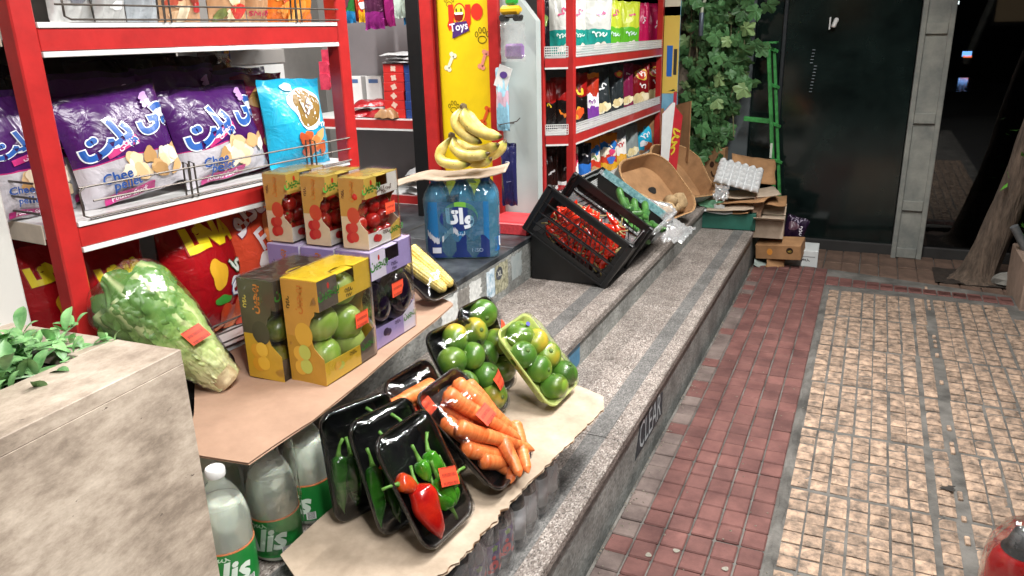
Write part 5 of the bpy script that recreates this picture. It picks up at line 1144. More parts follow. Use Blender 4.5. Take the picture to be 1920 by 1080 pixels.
    if wrap:
        def wr_(u, v):
            k = [Vector((-w2, -l2, 0)), Vector((w2, -l2, 0)), Vector((w2, l2, 0)), Vector((-w2, l2, 0))]; s4 = u * 4; i = int(s4) % 4; f = s4 - int(s4); q = k[i].lerp(k[(i + 1) % 4], f)
            n = 1.012 + .03 * (i in (1,)) * math.sin(PI * f) * math.sin(PI * v) + .012 * nz(u * 16 + seed, v * 6)
            return (q.x * n + .001 * math.copysign(1, q.x), q.y * n, h * (-.0 + 1.0 * v) + .004)
        b_ = B().grid(wr_, 40, 14, closeu=True)
        b_.grid(lambda u, v: (w2 * (2 * u - 1) * 1.015, l2 * (2 * v - 1) * 1.015, h + .007 + .003 * nz(u * 6 + seed, v * 6)), 8, 10)
        ob('shrink_film', b_, M_bw, t, angle=180)
    if lab:
        ob('price_label', B().grid(lambda u, v: (w2 * 1.06 + .002, lab[0] * l2 + (u - .5) * lab[2], lab[1] * h + (v - .5) * lab[2] * .72), 3, 3), M_lab, t)
    return t
cA = ['#b98a2c', '#c58f3a', '#d3b52a', '#5a5148', '#d0ad30', '#d9a83a']
cD = ['#c49a2c', '#4c4334', '#3f382f', '#3f382f', '#3f382f', '#3c3429']
cE = ['#9c8cc0', '#8f7fb4', '#c2b6d8', '#d9d3e2', '#a596c8', '#b5a8d2']
cT = ['#cdb69a', '#bd8d45', '#b9a24a', '#c2a24a', '#d2cdc6', '#c4442f']
gift('orange and yellow gift box of green apples nearest the camera', -1.113, -1.018, 1.223, 1.415, zL + .001, .838, cA, '#5a4a1c', ['#d9a83a', '#b9c25a'], 1, lab=(.45, .46, .048))
gift('dark grey and yellow gift box of lemons left of the apple box', -1.218, -1.119, 1.205, 1.395, zL + .001, .832, cD, '#d9c25a', ['#d0962a', '#e0b23a'], 2, lab=None)
gift('lilac gift box holding a dark aubergine behind the apple box', -1.128, -1.03, 1.437, 1.615, zL + .001, .842, cE, '#4a3a6a', ['#3a2a4a', '#4a3558'], 3, lab=(.1, .53, .05))
gift('lilac gift box in the middle of the back row under a tomato box', -1.234, -1.137, 1.44, 1.62, zL + .001, .84, cE, '#4a3a6a', ['#3a2a4a', '#4a3558'], 4, wrap=False)
gift('lilac gift box at the left end of the back row by the orange bag', -1.338, -1.242, 1.44, 1.62, zL + .001, .84, cE, '#4a3a6a', ['#3a2a4a', '#4a3558'], 5, wrap=False)
for k, (xa, nm) in enumerate(((-1.112, 'right'), (-1.22, 'middle'), (-1.333, 'left'))):
    gift('small cream and gold tomato box, %s of the three' % nm, xa, xa + .072, 1.452 - .002 * k, 1.59, .8475, 1.013, cT, '#5a3a2a', ['#b8242a', '#c23a34'], 6 + k, lab=(.35, .5, .04), name='tomato_box')
# printed lemons flap on the dark box
flat('lemon_print', ragged(.09, .075, .15, 6), pr('#d9bd2a'), [o for o in COL.objects if o.get('label', '').startswith('dark grey and yellow gift')][0], TR(.01, .0, .232, 0, 0, .2))
# fruit inside
appm = mk(orb(.043, .9, 4, .2).tube([(0, 0, .018), (.001, 0, .03), (.004, 0, .038)], .0015, 6, 1), [fruitmat('green_apple_skin', '#6f9a2f', '#8fb344', '#b5c96a', bump=0, scale=9), pm('stalk', '#4a3420', .8, .2, 40)])
for i, (x, y, z) in enumerate(((-1.063, 1.275, .725), (-1.06, 1.355, .70), (-1.062, 1.272, .648), (-1.064, 1.35, .782), (-1.064, 1.368, .645))):
    put('green_apple', appm, Matrix(), x, y, z, random.uniform(.6, 1.4), random.uniform(-.4, .4), random.uniform(0, 6), 1 + .06 * (i == 1), ['left middle', 'large right middle', 'bottom left', 'topmost', 'bottom right'][i] + ' green apple inside the orange and yellow gift box', 'apple', 'apples in the gift box')
lemm = mk(orb(.028, 1.25, 5, -.15), fruitmat('lemon_skin', '#5a6a1f', '#8a8a26', '#b59a2a', scale=9))
for i in range(6): put('lemon', lemm, Matrix(), -1.165 + .01 * (i % 2), 1.245 + .06 * (i % 3), .64 + .07 * (i // 3), 1.2, 0, i, 1, 'lemon inside the dark grey gift box', 'lemon', 'lemons in the dark gift box')
def egg(u, v):
    q = 2 * PI * u; r = .052 * math.sin(PI * (.06 + .94 * v) ** 1.0) ** .55 * (.8 + .35 * (1 - v)); return (r * math.cos(q), r * math.sin(q), .15 * v)
eggm = mk(B().grid(egg, 24, 20, closeu=True).lathe([(.02, .135), (.018, .148), (.006, .155), (.007, .175)], 10, 1), [pm('aubergine_skin', '#120a18', .14, .3, 20, coat=.7), pm('aubergine_stem', '#4a5a34', .6, .2, 40)])
put('aubergine', eggm, Matrix(), -1.072, 1.50, .645, .35, 0, 0, .95, 'large glossy dark aubergine in the front lilac box', 'aubergine'); put('aubergine', eggm, Matrix(), -1.078, 1.575, .64, .2, .1, 1, .9, 'second dark aubergine at the far side of the front lilac box', 'aubergine')
for j, x in enumerate((-1.185, -1.29)): put('aubergine', eggm, Matrix(), x, 1.52, .64, .2, 0, 0, .85, 'dark aubergine inside the %s lilac box of the back row' % ('middle' if j == 0 else 'left'), 'aubergine')
tomm = mk(orb(.0195, 1.0, 6, .1).lathe([(.005, .0165), (.003, .0185)], 6, 1), [pm('tomato_skin', '#a01318', .16, .2, 20, col2='#c42a22', coat=.5, rnd=.15), M_cal])
for k, (xa, nm) in enumerate(((-1.112, 'right'), (-1.22, 'middle'), (-1.333, 'left'))):
    for i in range(10):
        put('tomato', tomm, Matrix(), xa + .038 + random.uniform(-.008, .010), 1.478 + .042 * (i % 3) - .008 * ((i // 3) % 2), .870 + .034 * (i // 3), random.uniform(-1, 1), random.uniform(-1, 1), 0, random.uniform(.95, 1.12), 'small red tomato inside the %s tomato box' % nm, 'tomato', 'tomatoes in the %s box' % nm)
    t = [o for o in COL.objects if o.get('label', '') == 'small cream and gold tomato box, %s of the three' % nm][0]

# ---------------------------------------------------------------- wrapped romaine lettuce on its tray
base = Vector((-1.225, 1.145, zL + .012)); tip = Vector((-1.385, 1.03, .862)); ax = (tip - base); LL = ax.length; ez = ax.normalized(); ex = Vector((.35, .94, 0)); ex = (ex - ez * ex.dot(ez)).normalized(); ey = ez.cross(ex)
ML = frame(base, ex, ey, ez)
if (ML.to_3x3() @ Vector((0, 1, 0))).dot(-(base - CC)) < 0: ML = frame(base, -ex, -ey, ez)
lt = thing('wrapped_lettuce', 'large romaine lettuce wrapped in film leaning on the red snack bags', 'lettuce', M=ML)
def letmat():
    m = bpy.data.materials.new('lettuce_leaf'); m.use_nodes = True; t = m.node_tree; L = t.links.new; p = t.nodes['Principled BSDF']; p.inputs['Roughness'].default_value = .42; p.inputs['Subsurface Weight'].default_value = .1; p.inputs['Subsurface Radius'].default_value = (.01, .01, .004)
    tc = node(t, 'ShaderNodeTexCoord'); sp = node(t, 'ShaderNodeSeparateXYZ'); L(tc.outputs['UV'], sp.inputs[0])
    n = node(t, 'ShaderNodeTexNoise'); n.inputs['Scale'].default_value = 26; n.inputs['Detail'].default_value = 6; L(tc.outputs['Object'], n.inputs['Vector'])
    a = node(t, 'ShaderNodeMath', operation='MULTIPLY_ADD'); a.inputs[1].default_value = .5; L(n.outputs[0], a.inputs[0]); L(sp.outputs[1], a.inputs[2])
    r = node(t, 'ShaderNodeValToRGB'); e = r.color_ramp.elements; e[0].position = .3; e[0].color = rgb('#d5d6a8'); e[1].position = 1.05 if False else 1; e[1].color = rgb('#628c44'); q = e.new(.55); q.color = rgb('#c0d08c'); q = e.new(.78); q.color = rgb('#93b262')
    L(a.outputs[0], r.inputs[0])
    # pale midrib
    d = node(t, 'ShaderNodeMath', operation='SUBTRACT'); d.inputs[1].default_value = .5; L(sp.outputs[0], d.inputs[0]); ab = node(t, 'ShaderNodeMath', operation='ABSOLUTE'); L(d.outputs[0], ab.inputs[0])
    mr = node(t, 'ShaderNodeMapRange'); mr.inputs[1].default_value = .02; mr.inputs[2].default_value = .09; mr.inputs[3].default_value = .75; mr.inputs[4].default_value = 0; L(ab.outputs[0], mr.inputs[0])
    mx = node(t, 'ShaderNodeMix', data_type='RGBA'); mx.inputs[7].default_value = rgb('#ccd39c'); L(mr.outputs[0], mx.inputs[0]); L(r.outputs[0], mx.inputs[6]); L(mx.outputs[2], p.inputs['Base Color'])
    b_ = node(t, 'ShaderNodeBump'); b_.inputs['Distance'].default_value = .003; L(n.outputs[0], b_.inputs['Height']); L(b_.outputs[0], p.inputs['Normal'])
    return m
M_let = letmat()
def lrad(v): return .030 + .049 * math.sin(min(1, v / .85) * PI / 2) ** 1.2 - (.04 * max(0, (v - .82) / .18) ** 2)
def leaf(a0, v0, v1, wid, k, seed):
    def fn(u, v):
        vv = v0 + (v1 - v0) * v; s_ = (u - .5) * 2; wd = wid * (.55 + .6 * math.sin(PI * min(1, v * .75 + .1))); q = a0 + s_ * wd
        fr = abs(s_) ** 3; r = lrad(min(1, vv)) * k + .016 * fr * nz(v * 14 + seed, s_ * 2) + .006 * nz(s_ * 4 + seed, v * 9) + .005 * nz(s_ * 9 + seed, v * 24) + .012 * v ** 4 * (1 + nz(seed, s_ * 3))
        r += .004 * max(0, 1 - abs(s_) * 6) * (1 - v)
        return (r * math.cos(q) * 1.05, r * math.sin(q) * .8, LL * 1.02 * vv + .008 * fr * nz(v * 8, seed) - .02 * s_ * s_ * v)
    return B().grid(fn, 26, 44)
for i in range(18):
    a0 = PI / 2 + (i * 2.399 if i < 13 else (i - 15.5) * .45); rg = random.Random(i)
    ob('leaf', leaf(a0, 0, rg.uniform(.7, 1.0) if i < 13 else rg.uniform(.85, 1.04), rg.uniform(.75, 1.0), .80 + .012 * i, i * 3.3), M_let, lt, angle=180)
ob('stump', B().lathe([(.012, -.006), (.026, -.004), (.032, .006), (.034, .03)], 18), pm('lettuce_stump', '#c2a37a', .6, .2, 40, col2='#dccfa8'), lt)
ob('film', B().grid(lambda u, v: ((lrad(min(1, v)) * 1.13 + .004 * nz(u * 8, v * 6)) * 1.07 * math.cos(2 * PI * u), (lrad(min(1, v)) * 1.13 + .004 * nz(u * 8 + 3, v * 6)) * .86 * math.sin(2 * PI * u), LL * 1.05 * v - .004), 36, 30, closeu=True), film('lettuce_film', base=.06, edge=.6, rough=.1, bump=.012, bscale=22), lt, angle=180)
def ltl(u, v):
    q = PI / 2 + .15 + (.5 - u) * .58; r = lrad(.42) * 1.19; return (r * 1.07 * math.cos(q), r * .86 * math.sin(q), LL * .40 + (v - .5) * .036 + .012 * (u - .5))
ob('price_label', B().grid(ltl, 8, 3), M_lab, lt)
trr = ob('tray', B().loft([rrect(.165, .27, .03, z, i) for i, z in ((.02, 0), (.004, .022), (0, .025), (.004, .027), (.008, .022), (.02, .003))]).xf(frame(Vector((0, -.075, -.01)), Vector((1, 0, 0)), Vector((0, 0, 1)), Vector((0, -1, 0))) @ TR(0, 0, -.01)), M_tray, lt)

# ---------------------------------------------------------------- soft-drink bottles holding up the board
M_pet = film('clear_pet', (.93, .96, .93), base=.06, edge=.8, rough=.05, bump=.001, haze=.05); M_liq = pm('cloudy_drink', '#dfe3d8', .2, .04, 6, sss=.3); M_cap = pm('white_cap', '#d6d6d4', .4, .04, 20)
M_grn = pm('green_label', '#1f7a35', .35, .15, 8, coat=.4); M_lbo = pr('#c8784a')
BW = 1.22; bprof = [(.010, 0), (.036 * BW, .002), (.044 * BW, .012), (.045 * BW, .03), (.045 * BW, .15), (.044 * BW, .168), (.0405 * BW, .19), (.033 * BW, .216), (.022 * BW, .240), (.0165, .252), (.0158, .262)]
def bottle(label, x, y, rz, s=1.0, flip=False):
    t = thing('drink_bottle', label, 'bottle', (x, y, z2 + .0012), rz)
    s_h = s; ob('bottle', B().lathe([(r * s, z * s) for r, z in bprof], 28), M_pet, t)
    ob('liquid', B().lathe([(r * s * .965, z * s + .0006) for r, z in bprof[:7]] + [(.036 * BW * s, .204 * s)], 28), M_liq, t)
    ob('cap', B().lathe([(.0185 * s, .2625 * s), (.0195 * s, .264 * s), (.0195 * s, .279 * s), (.0175 * s, .2815 * s)], 30, wob=lambda q, v: 1 + .012 * math.sin(15 * q)), M_cap, t, angle=50)
    ob('label', B().lathe([(.0456 * s * BW, .02 * s), (.0457 * s * BW, .112 * s)], 30), M_grn, t); ob('label_rim', B().lathe([(.0459 * s * BW, .1105 * s), (.0459 * s * BW, .1135 * s)], 30), M_lbo, t)
    b_ = text('Alis', .075 * s, bold=.035, maxe=.008, shear=.2); ob('lettering', b_.map(lambda q: ((.0463 * BW * s) * math.cos(q.x / .0505), (.0463 * BW * s) * math.sin(q.x / .0505), .064 * s + q.y + .1 * q.x)), pr('#d6e2d4'), t, smooth=False)
    b_ = text('~5', .014 * s); ob('lettering', b_.map(lambda q: ((.0463 * BW * s) * math.cos(q.x / .0505), (.0463 * BW * s) * math.sin(q.x / .0505), .1 * s + q.y + .1 * q.x)), pr('#bcd4b8'), t, smooth=False)
    b_ = rectp(.02 * s, .02 * s); ob('barcode_panel', b_.map(lambda q: ((.0464 * BW * s) * math.cos(q.x / .046 + 1.0), (.0464 * BW * s) * math.sin(q.x / .046 + 1.0), .034 * s + q.y)), stripes('barcode', '#d9d9d6', '#202020', 40, 3), t, smooth=False)
    return t
bottle('cloudy drink bottle with white cap beside the planter corner', -1.012, .884, -1.05, .9)
bottle('cloudy drink bottle under the front corner of the pinkish cardboard', -1.0, 1.0, -1.5, .9)
bottle('drink bottle with green label behind the wrapped bottle, by the pepper trays', -1.015, 1.125, -1.9, .9)
bottle('drink bottle in the back row behind the capped bottle, beside the planter', -1.122, .985, -1.2, .9)
bottle('drink bottle deepest in the back row under the pinkish cardboard', -1.13, 1.10, -1.2, .9)
bottle('drink bottle under the lettuce end of the pinkish cardboard', -1.235, 1.18, -1.2, .9)
tag(ob('bottle_shrink_film', B().grid(lambda u, v: (-1.0 + .055 * math.cos(-2.3 + 3.4 * u) * (1 - .35 * max(0, v - .7)) + .004 * nz(u * 9, v * 8), 1.0 + .055 * math.sin(-2.3 + 3.4 * u) * (1 - .35 * max(0, v - .7)) + .004 * nz(u * 9 + 4, v * 8), z2 + .03 + .225 * v), 26, 20), film('shrink_film', base=.05, edge=.7, rough=.07, bump=.014, bscale=26), angle=180), 'crumpled clear shrink film around the front drink bottles', 'plastic film')

# ---------------------------------------------------------------- small drink packs on the lower step
M_cola = pm('dark_drink', '#1a0f12', .1, .2, 10, coat=.6); M_wl = pm('white_label', '#c5c4c6', .4, .05, 20); M_pl = pm('purple_label', '#3a2350', .4, .15, 20)
kp = [(.006, 0), (.028, .002), (.031, .01), (.031, .11), (.028, .13), (.018, .152), (.0125, .16), (.0125, .168)]
kb = B().lathe(kp, 18); kbm = mk(kb, M_cola, angle=60); kcap = mk(B().lathe([(.0138, .168), (.0142, .169), (.0142, .181), (.013, .1825)], 18), M_cap, angle=50); klw = mk(B().lathe([(.0315, .03), (.0316, .105)], 20), M_wl); klp = mk(B().lathe([(.0315, .03), (.0316, .105)], 20), M_pl)
M_pack = film('pack_film', base=.06, edge=.6, rough=.1, bump=.016, bscale=24, haze=.05)
def pack(label, y0, lm, txt):
    t = thing('drink_pack', label, 'drink pack', (-.645, y0, z1 + .0015))
    for i in range(2):
        for j in range(2):
            c = inst('bottle', kbm, TR(-.06 * i, .064 * j, 0), t); k = inst('cap', kcap, Matrix(), c); l_ = inst('label', lm, Matrix(), c)
            if txt and i == 0:
                b_ = text(fa(txt), .06, bold=.03, maxe=.006).map(lambda q: (.0322 * math.cos(q.x / .032 - .5), .0322 * math.sin(q.x / .032 - .5), .055 + q.y)); ob('lettering', b_, pr('#c8242c'), c, smooth=False)
                b_ = disc(.008, .007, 12, 2, wob=lambda q: 1 + .3 * math.sin(5 * q)).map(lambda q: (.0322 * math.cos(q.x / .032 - .4), .0322 * math.sin(q.x / .032 - .4), .096 + q.y)); ob('leaf_print', b_, pr('#7a9a3a'), c, smooth=False)
    def sf(u, v):
        k = rrect(.132, .135, .034, 0, 0, 8); n = len(k); a = u * n; i = int(a) % n; q = k[i].lerp(k[(i + 1) % n], a - int(a)); f = 1 - .28 * max(0, v - .72) / .28 + .02 * nz(u * 14, v * 5, y0 * 9)
        return (q.x * f - .03, (q.y - .0675) * f + .032, .002 + .165 * v)
    ob('shrink_film', B().grid(sf, 48, 14, closeu=True), M_pack, t, angle=180)
for k, y in enumerate((.95, 1.085, 1.22, 1.355, 1.49)):
    pack(['pack of small purple-labelled drinks at the bottom edge of the picture', 'pack of purple-labelled drinks with red lettering under the torn cardboard', 'pack of purple-labelled drinks in the middle under the cardboard edge', 'pack of white-labelled dark drinks second from the far end', 'pack of white-labelled dark drinks at the far end under the cardboard'][k], y, klp if k < 3 else klw, 'کفر' if k < 3 else None)
tag(ob('hanging_film', B().grid(lambda u, v: (-.612 + .012 * nz(u * 9, v * 5) + .01 * v, .93 + .25 * u, z1 + .01 + .17 * v), 24, 12), M_pack, angle=180), 'cloudy plastic film hanging over the nearest drink packs', 'plastic film')

# ================================================================== WATER PACK AND BANANAS
wp = thing('water_pack', 'six-pack of large water bottles in blue printed wrap in the doorway', 'water pack', (-1.393, 2.565, z3 + .001), R(23)); wp.scale = (1.1, 1.0, 1.0)
M_wat = pm('blue_tinted_water', '#4a9cbc', .06, .05, 6, coat=.8, trans=.25); M_wcap = pm('blue_cap', '#2a63a8', .4, 0)
wprof = [(.01, 0), (.036, .002), (.0415, .012), (.042, .03), (.040, .06), (.042, .09), (.042, .19), (.041, .215), (.036, .24), (.026, .262), (.0155, .278), (.014, .288)]
wbm = mk(B().lathe(wprof, 24), M_wat, angle=60); wcm = mk(B().lathe([(.0155, .288), (.016, .289), (.016, .301), (.0145, .303)], 20), M_wcap, angle=50)
for i in range(3):
    for j in range(2):
        c = inst('bottle', wbm, TR(-.085 + .085 * i, -.0425 + .085 * j, .001), wp); inst('cap', wcm, Matrix(), c)
def hull(u, off=.0015):      # outline of the pack, dented between bottles
    pts = []
    for cx, cy, a0, a1 in ((-.085, -.0425, 180, 270), (0, -.0425, 268, 272), (.085, -.0425, 270, 360), (.085, .0425, 0, 90), (0, .0425, 88, 92), (-.085, .0425, 90, 180)):
        for k in range(9): q = R(a0 + (a1 - a0) * k / 8); pts.append(Vector((cx + (.0425 + off) * math.cos(q), cy + (.0425 + off) * math.sin(q), 0)))
    n = len(pts); a = (u % 1) * n; i = int(a) % n
    p_ = pts[i].lerp(pts[(i + 1) % n], a - int(a))
    return p_
def hpos(x, z, e=.0):        # front face (local -y): x along, z up
    d = min(abs(x - c) for c in (-.085, 0, .085)); dent = .005 * (d / .0425) ** 2 if abs(x) < .085 else 0
    if abs(x) > .085: q = min(1, (abs(x) - .085) / .0425); yy = -.0425 - .0425 * math.sqrt(max(0, 1 - q * q))
    else: yy = -.085 + dent * .8
    tp = 1 - .32 * max(0, (z - .225) / .075) ** 1.6
    return Vector((x * (1 if z < .225 else tp), yy * tp - e, z))
M_wf = film('water_wrap_clear', (.62, .84, .93), base=.08, edge=.8, rough=.06, bump=.012, bscale=18, haze=.22, hazecol=(.16, .40, .55))
M_wb = pm('water_wrap_blue', '#2a6fb0', .2, .12, 8, coat=.6, col2='#245fa0'); M_wm = pm('water_wrap_sky', '#2f86bd', .2, .15, 12, coat=.6, col2='#3f9cc8'); M_wn = pm('water_wrap_navy', '#182c66', .2, .1, 8, coat=.6)
def wwrap(u, v):
    p_ = hull(u); z = .002 + .298 * v; tp = 1 - .32 * max(0, (z - .225) / .075) ** 1.6
    ins = 1 - .03 * max(0, 1 - v * 12); return (p_.x * tp * ins + .0012 * nz(u * 40, v * 9), p_.y * tp * ins, z)
ob('clear_wrap', B().grid(wwrap, 60, 20, closeu=True), M_wf, wp, angle=180)
ob('blue_print', B().grid(lambda u, v: hpos(-.118 + .215 * u, .006 + (.075 + .012 * math.sin(u * 23) + .012 * nz(u * 9)) * v, .0022), 40, 8), M_wn, wp, angle=180)
ob('blue_haze_print', B().grid(lambda u, v: hpos(-.118 + .215 * u, .05 + .17 * v, .0016), 40, 8), film('blue_print_film', (.3, .62, .85), base=.06, edge=.5, rough=.08, bump=.008, bscale=20, haze=.6, hazecol=(.03, .22, .52)), wp, angle=180)
def wdec(nm, b_, x, z, m, e): ob(nm, place2d(b_, x, z).map(lambda q: hpos(q.x, q.y, e)), m, wp, smooth=False)
wdec('mountain_print', B().add([(-.115 + .0025 * i, (.072 if i % 2 else .0) * 0 + (.088 + .014 * nz(i * .9) - .02 * ((i - 22) / 22.0) * 0 if k else .066 + .01 * nz(i * .5, 4)) - .022 * (math.sin((i / 42) * PI * 2 - .6)) * .9, 0) for k in (0, 1) for i in range(43)], [(i, i + 1, 44 + i, 43 + i) for i in range(42) if not 15 < i < 20]), 0, .014, pr('#b9bcc4'), .003)
wdec('emblem_rim', disc(.06, .055, 30, 5), .0, .165, pr('#6fae3c'), .0024); wdec('emblem', disc(.064, .047, 30, 5), -.006, .155, pr('#1a2f6e'), .003)
wdec('lettering', text(fa('واتا'), .078, bold=.045, maxe=.008), -.002, .157, pr('#dfe6ee'), .004); wdec('lettering', text(fa('لیتر'), .02, maxe=.008), .0, .098, pr('#b9cfe4'), .004)
wdec('barcode_print', rectp(.03, .022), -.085, .035, pr('#c9ccd6'), .0045); wdec('lettering', text('NSO', .02, bold=.0, maxe=.008), .055, .034, pr('#9aa8c8'), .0045)
# end-face lettering
def epos(y, z, e): q = min(1, max(0, abs(y) - .0425) / .0425); return Vector((.1275 - .012 * max(0, 1 - abs(y) / .03) - (.0425 * (1 - math.sqrt(1 - q * q))) + e, y, z))
ob('lettering', text(fa('واتا'), .05, bold=.04, maxe=.006).map(lambda q: epos(q.x - .03, q.y + .055, .004)), pr('#dfe6ee'), wp, smooth=False)
ob('blue_print', B().grid(lambda u, v: epos(-.075 + .14 * u, .025 + .055 * v, .002), 12, 4), M_wb, wp, angle=180)
# cardboard on top + bananas
cp = thing('cardboard_piece', 'torn cardboard piece balanced on the water bottles under the bananas', 'cardboard', (-1.393, 2.565, .822), R(20))
def cbp(u, v): x = -.26 + .44 * u; y = -.11 + .2 * v + (.008 * nz(x * 60) + .004 * nz(x * 170) if v == 0 else 0); return (x, y, .0 - .03 * max(0, (-x - .12) / .14) + .03 * max(0, (x - .08) / .1) + .004 * math.sin(x * 30))
cbb = B().grid(cbp, 40, 6); nb_ = len(cbb.v); o_ = ob('board', cbb, M_cb2, cp, solid=.005, angle=60)
def banana(L_=.19, r0=.019, seed=0, arc=1.5):
    def fn(u, v):
        q = 2 * PI * u; r = r0 * min(1, (v * 3.2) ** .8 + .26) * min(1, ((1 - v) * 6.5) ** .7 + .18) * (1 + .05 * math.cos(5 * q + .3)); a = (v - .1) * arc; Rr = L_ / arc
        c = Vector((Rr * math.sin(a), 0, Rr * (1 - math.cos(a)))); n = Vector((-math.sin(a), 0, math.cos(a))); return c + n * r * math.cos(q) + Vector((0, 1, 0)) * r * math.sin(q)
    return B().grid(fn, 15, 26, closeu=True)
def banmat():
    m = pm('banana_skin', '#d8bd55', .42, .1, 14, col2='#e8d68a', sss=.05, bump=.0005, bscale=60); t = m.node_tree; L = t.links.new; p = t.nodes['Principled BSDF']; old = p.inputs['Base Color'].links[0].from_socket
    tc = node(t, 'ShaderNodeTexCoord'); sp = node(t, 'ShaderNodeSeparateXYZ'); L(tc.outputs['UV'], sp.inputs[0]); r = node(t, 'ShaderNodeValToRGB'); e = r.color_ramp.elements
    e[0].position = .0; e[0].color = (.12, .08, .03, 1); e[1].position = .06; e[1].color = (.45, .5, .18, 1)
    for q, c in ((.16, (1, 1, 1, 1)), (.90, (1, 1, 1, 1)), (.955, (.5, .6, .3, 1)), (.975, (.09, .06, .03, 1))): x = e.new(q); x.color = c
    L(sp.outputs[1], r.inputs[0]); mx = node(t, 'ShaderNodeMix', data_type='RGBA', blend_type='MULTIPLY'); mx.inputs[0].default_value = 1; L(old, mx.inputs[6]); L(r.outputs[0], mx.inputs[7]); L(mx.outputs[2], p.inputs['Base Color'])
    n3 = node(t, 'ShaderNodeTexNoise'); n3.inputs['Scale'].default_value = 120; n3.inputs['Detail'].default_value = 4; L(tc.outputs['Object'], n3.inputs['Vector']); r3 = node(t, 'ShaderNodeValToRGB'); r3.color_ramp.elements[0].position = .28; r3.color_ramp.elements[0].color = (.25, .16, .07, 1); r3.color_ramp.elements[1].position = .36; r3.color_ramp.elements[1].color = (1, 1, 1, 1); L(n3.outputs[0], r3.inputs[0])
    mx2 = node(t, 'ShaderNodeMix', data_type='RGBA', blend_type='MULTIPLY'); mx2.inputs[0].default_value = 1; L(mx.outputs[2], mx2.inputs[6]); L(r3.outputs[0], mx2.inputs[7]); L(mx2.outputs[2], p.inputs['Base Color'])
    return m
M_ban = banmat(); M_bst = pm('banana_crown', '#5b4a26', .7, .3, 40)
banm = [mk(banana(.19, .0195, 0, 1.35), M_ban), mk(banana(.175, .019, 1, 1.7), M_ban), mk(banana(.16, .018, 2, 1.1), M_ban)]
def bpts(pts, r0=.0195, n=26):     # banana along a bezier-like path of 3 points
    a, b_, c = [Vector(p) for p in pts]; path = [a * (1 - t_) ** 2 + b_ * 2 * t_ * (1 - t_) + c * t_ * t_ for t_ in [k / n for k in range(n + 1)]]
    rs = [r0 * min(1, (k / n * 3.4) ** .85 + .25) * min(1, ((1 - k / n) * 6.0) ** .7 + .18) for k in range(n + 1)]
    bb = B(); bb.tube(path, rs, 10); uv = {}
    m_ = 10
    for i in range(n):
        for k in range(m_): uv[i * m_ + k] = [(k / m_, i / n), ((k + 1) / m_, i / n), ((k + 1) / m_, (i + 1) / n), (k / m_, (i + 1) / n)]
    uv[n * m_] = [(0, 0)] * m_; uv[n * m_ + 1] = [(0, 1)] * m_; bb.uv = uv
    return bb
def bn(*uvy): return [ony(u, v, y) for u, v, y in uvy]
def bunch(label, crown, specs):
    c0 = ony(*crown); t = thing('banana_bunch', label, 'bananas', c0)
    for s_ in specs: ob('banana', B.map(bpts(bn(*s_[:3]), s_[3] if len(s_) > 3 else .0195), lambda q: q - c0), M_ban, t, angle=180)
    ob('crown', B().lathe([(.006, -.02), (.014, -.012), (.012, .01), (.005, .016)], 10, wob=lambda q, v: 1 + .2 * math.sin(3 * q)), M_bst, t)
bunch('lower bunch of yellow bananas lying on the cardboard', (846, 256, 2.56), [((846, 258, 2.54), (790, 315, 2.50), (882, 308, 2.50), .0195), ((850, 258, 2.545), (848, 305, 2.5), (918, 287, 2.49), .0205), ((852, 258, 2.57), (880, 300, 2.57), (936, 270, 2.55), .020), ((850, 262, 2.57), (880, 325, 2.55), (922, 296, 2.52), .019), ((860, 270, 2.62), (920, 320, 2.6), (948, 262, 2.6), .021)])
bunch('upper bunch of yellow bananas stacked on the lower bunch', (868, 202, 2.56), [((866, 204, 2.55), (832, 240, 2.52), (903, 268, 2.50), .0205), ((872, 203, 2.54), (862, 248, 2.48), (942, 256, 2.50), .021), ((874, 204, 2.57), (885, 240, 2.57), (925, 258, 2.55), .022)])

# ================================================================== CRATES ON THE UPPER STEP
M_crt = pm('black_crate_plastic', '#0c0c0d', .42, .25, 30, coat=.15)
th = math.atan2(.217, .34); O_ = Vector((-1.253, 2.84, .556)); ecx = Vector((math.cos(th), 0, -math.sin(th))); ecz = Vector((math.sin(th), 0, math.cos(th)))
CRM = frame(O_, ecx, Vector((0, 1, 0)), ecz)               # local x down the slope, y along the street, z out of the opening
CW, CD, CH = .40, .30, .215
crt = thing('produce_crate', 'black slatted plastic crate of red chillies tipped towards the street', 'crate', M=CRM)
def lattice(w_, h_, M, nm='side_wall'):
    b_ = B(); t_ = .004
    for z in (0, .045, .085, .125, .16, h_ - .012): b_.box(0, w_, -t_ * .5, t_ * .5 + .004 * (z in (0, h_ - .012)), z, z + .006 + .006 * (z in (0, h_ - .012)))
    for x in (0, w_ * .06, w_ * .94, w_ - .012): b_.box(x, x + .012, -.003, .003, .0005, h_ - .0005)
    n = 16
    for k in range(n):
        for j in range(4):
            xa = .03 + (w_ - .06) * k / n; sg_ = 1 if k < n / 2 else -1; z0_ = .051 + .04 * j - (.041 if j == 0 else 0) * 0
            b_.add([(xa, .0, z0_), (xa + .005, .0, z0_), (xa + .005 + sg_ * .012, .0, z0_ + .034), (xa + sg_ * .012, .0, z0_ + .034)], [(0, 1, 2, 3)])
    return ob(nm, b_.xf(M), M_crt, crt, smooth=False, solid=0)
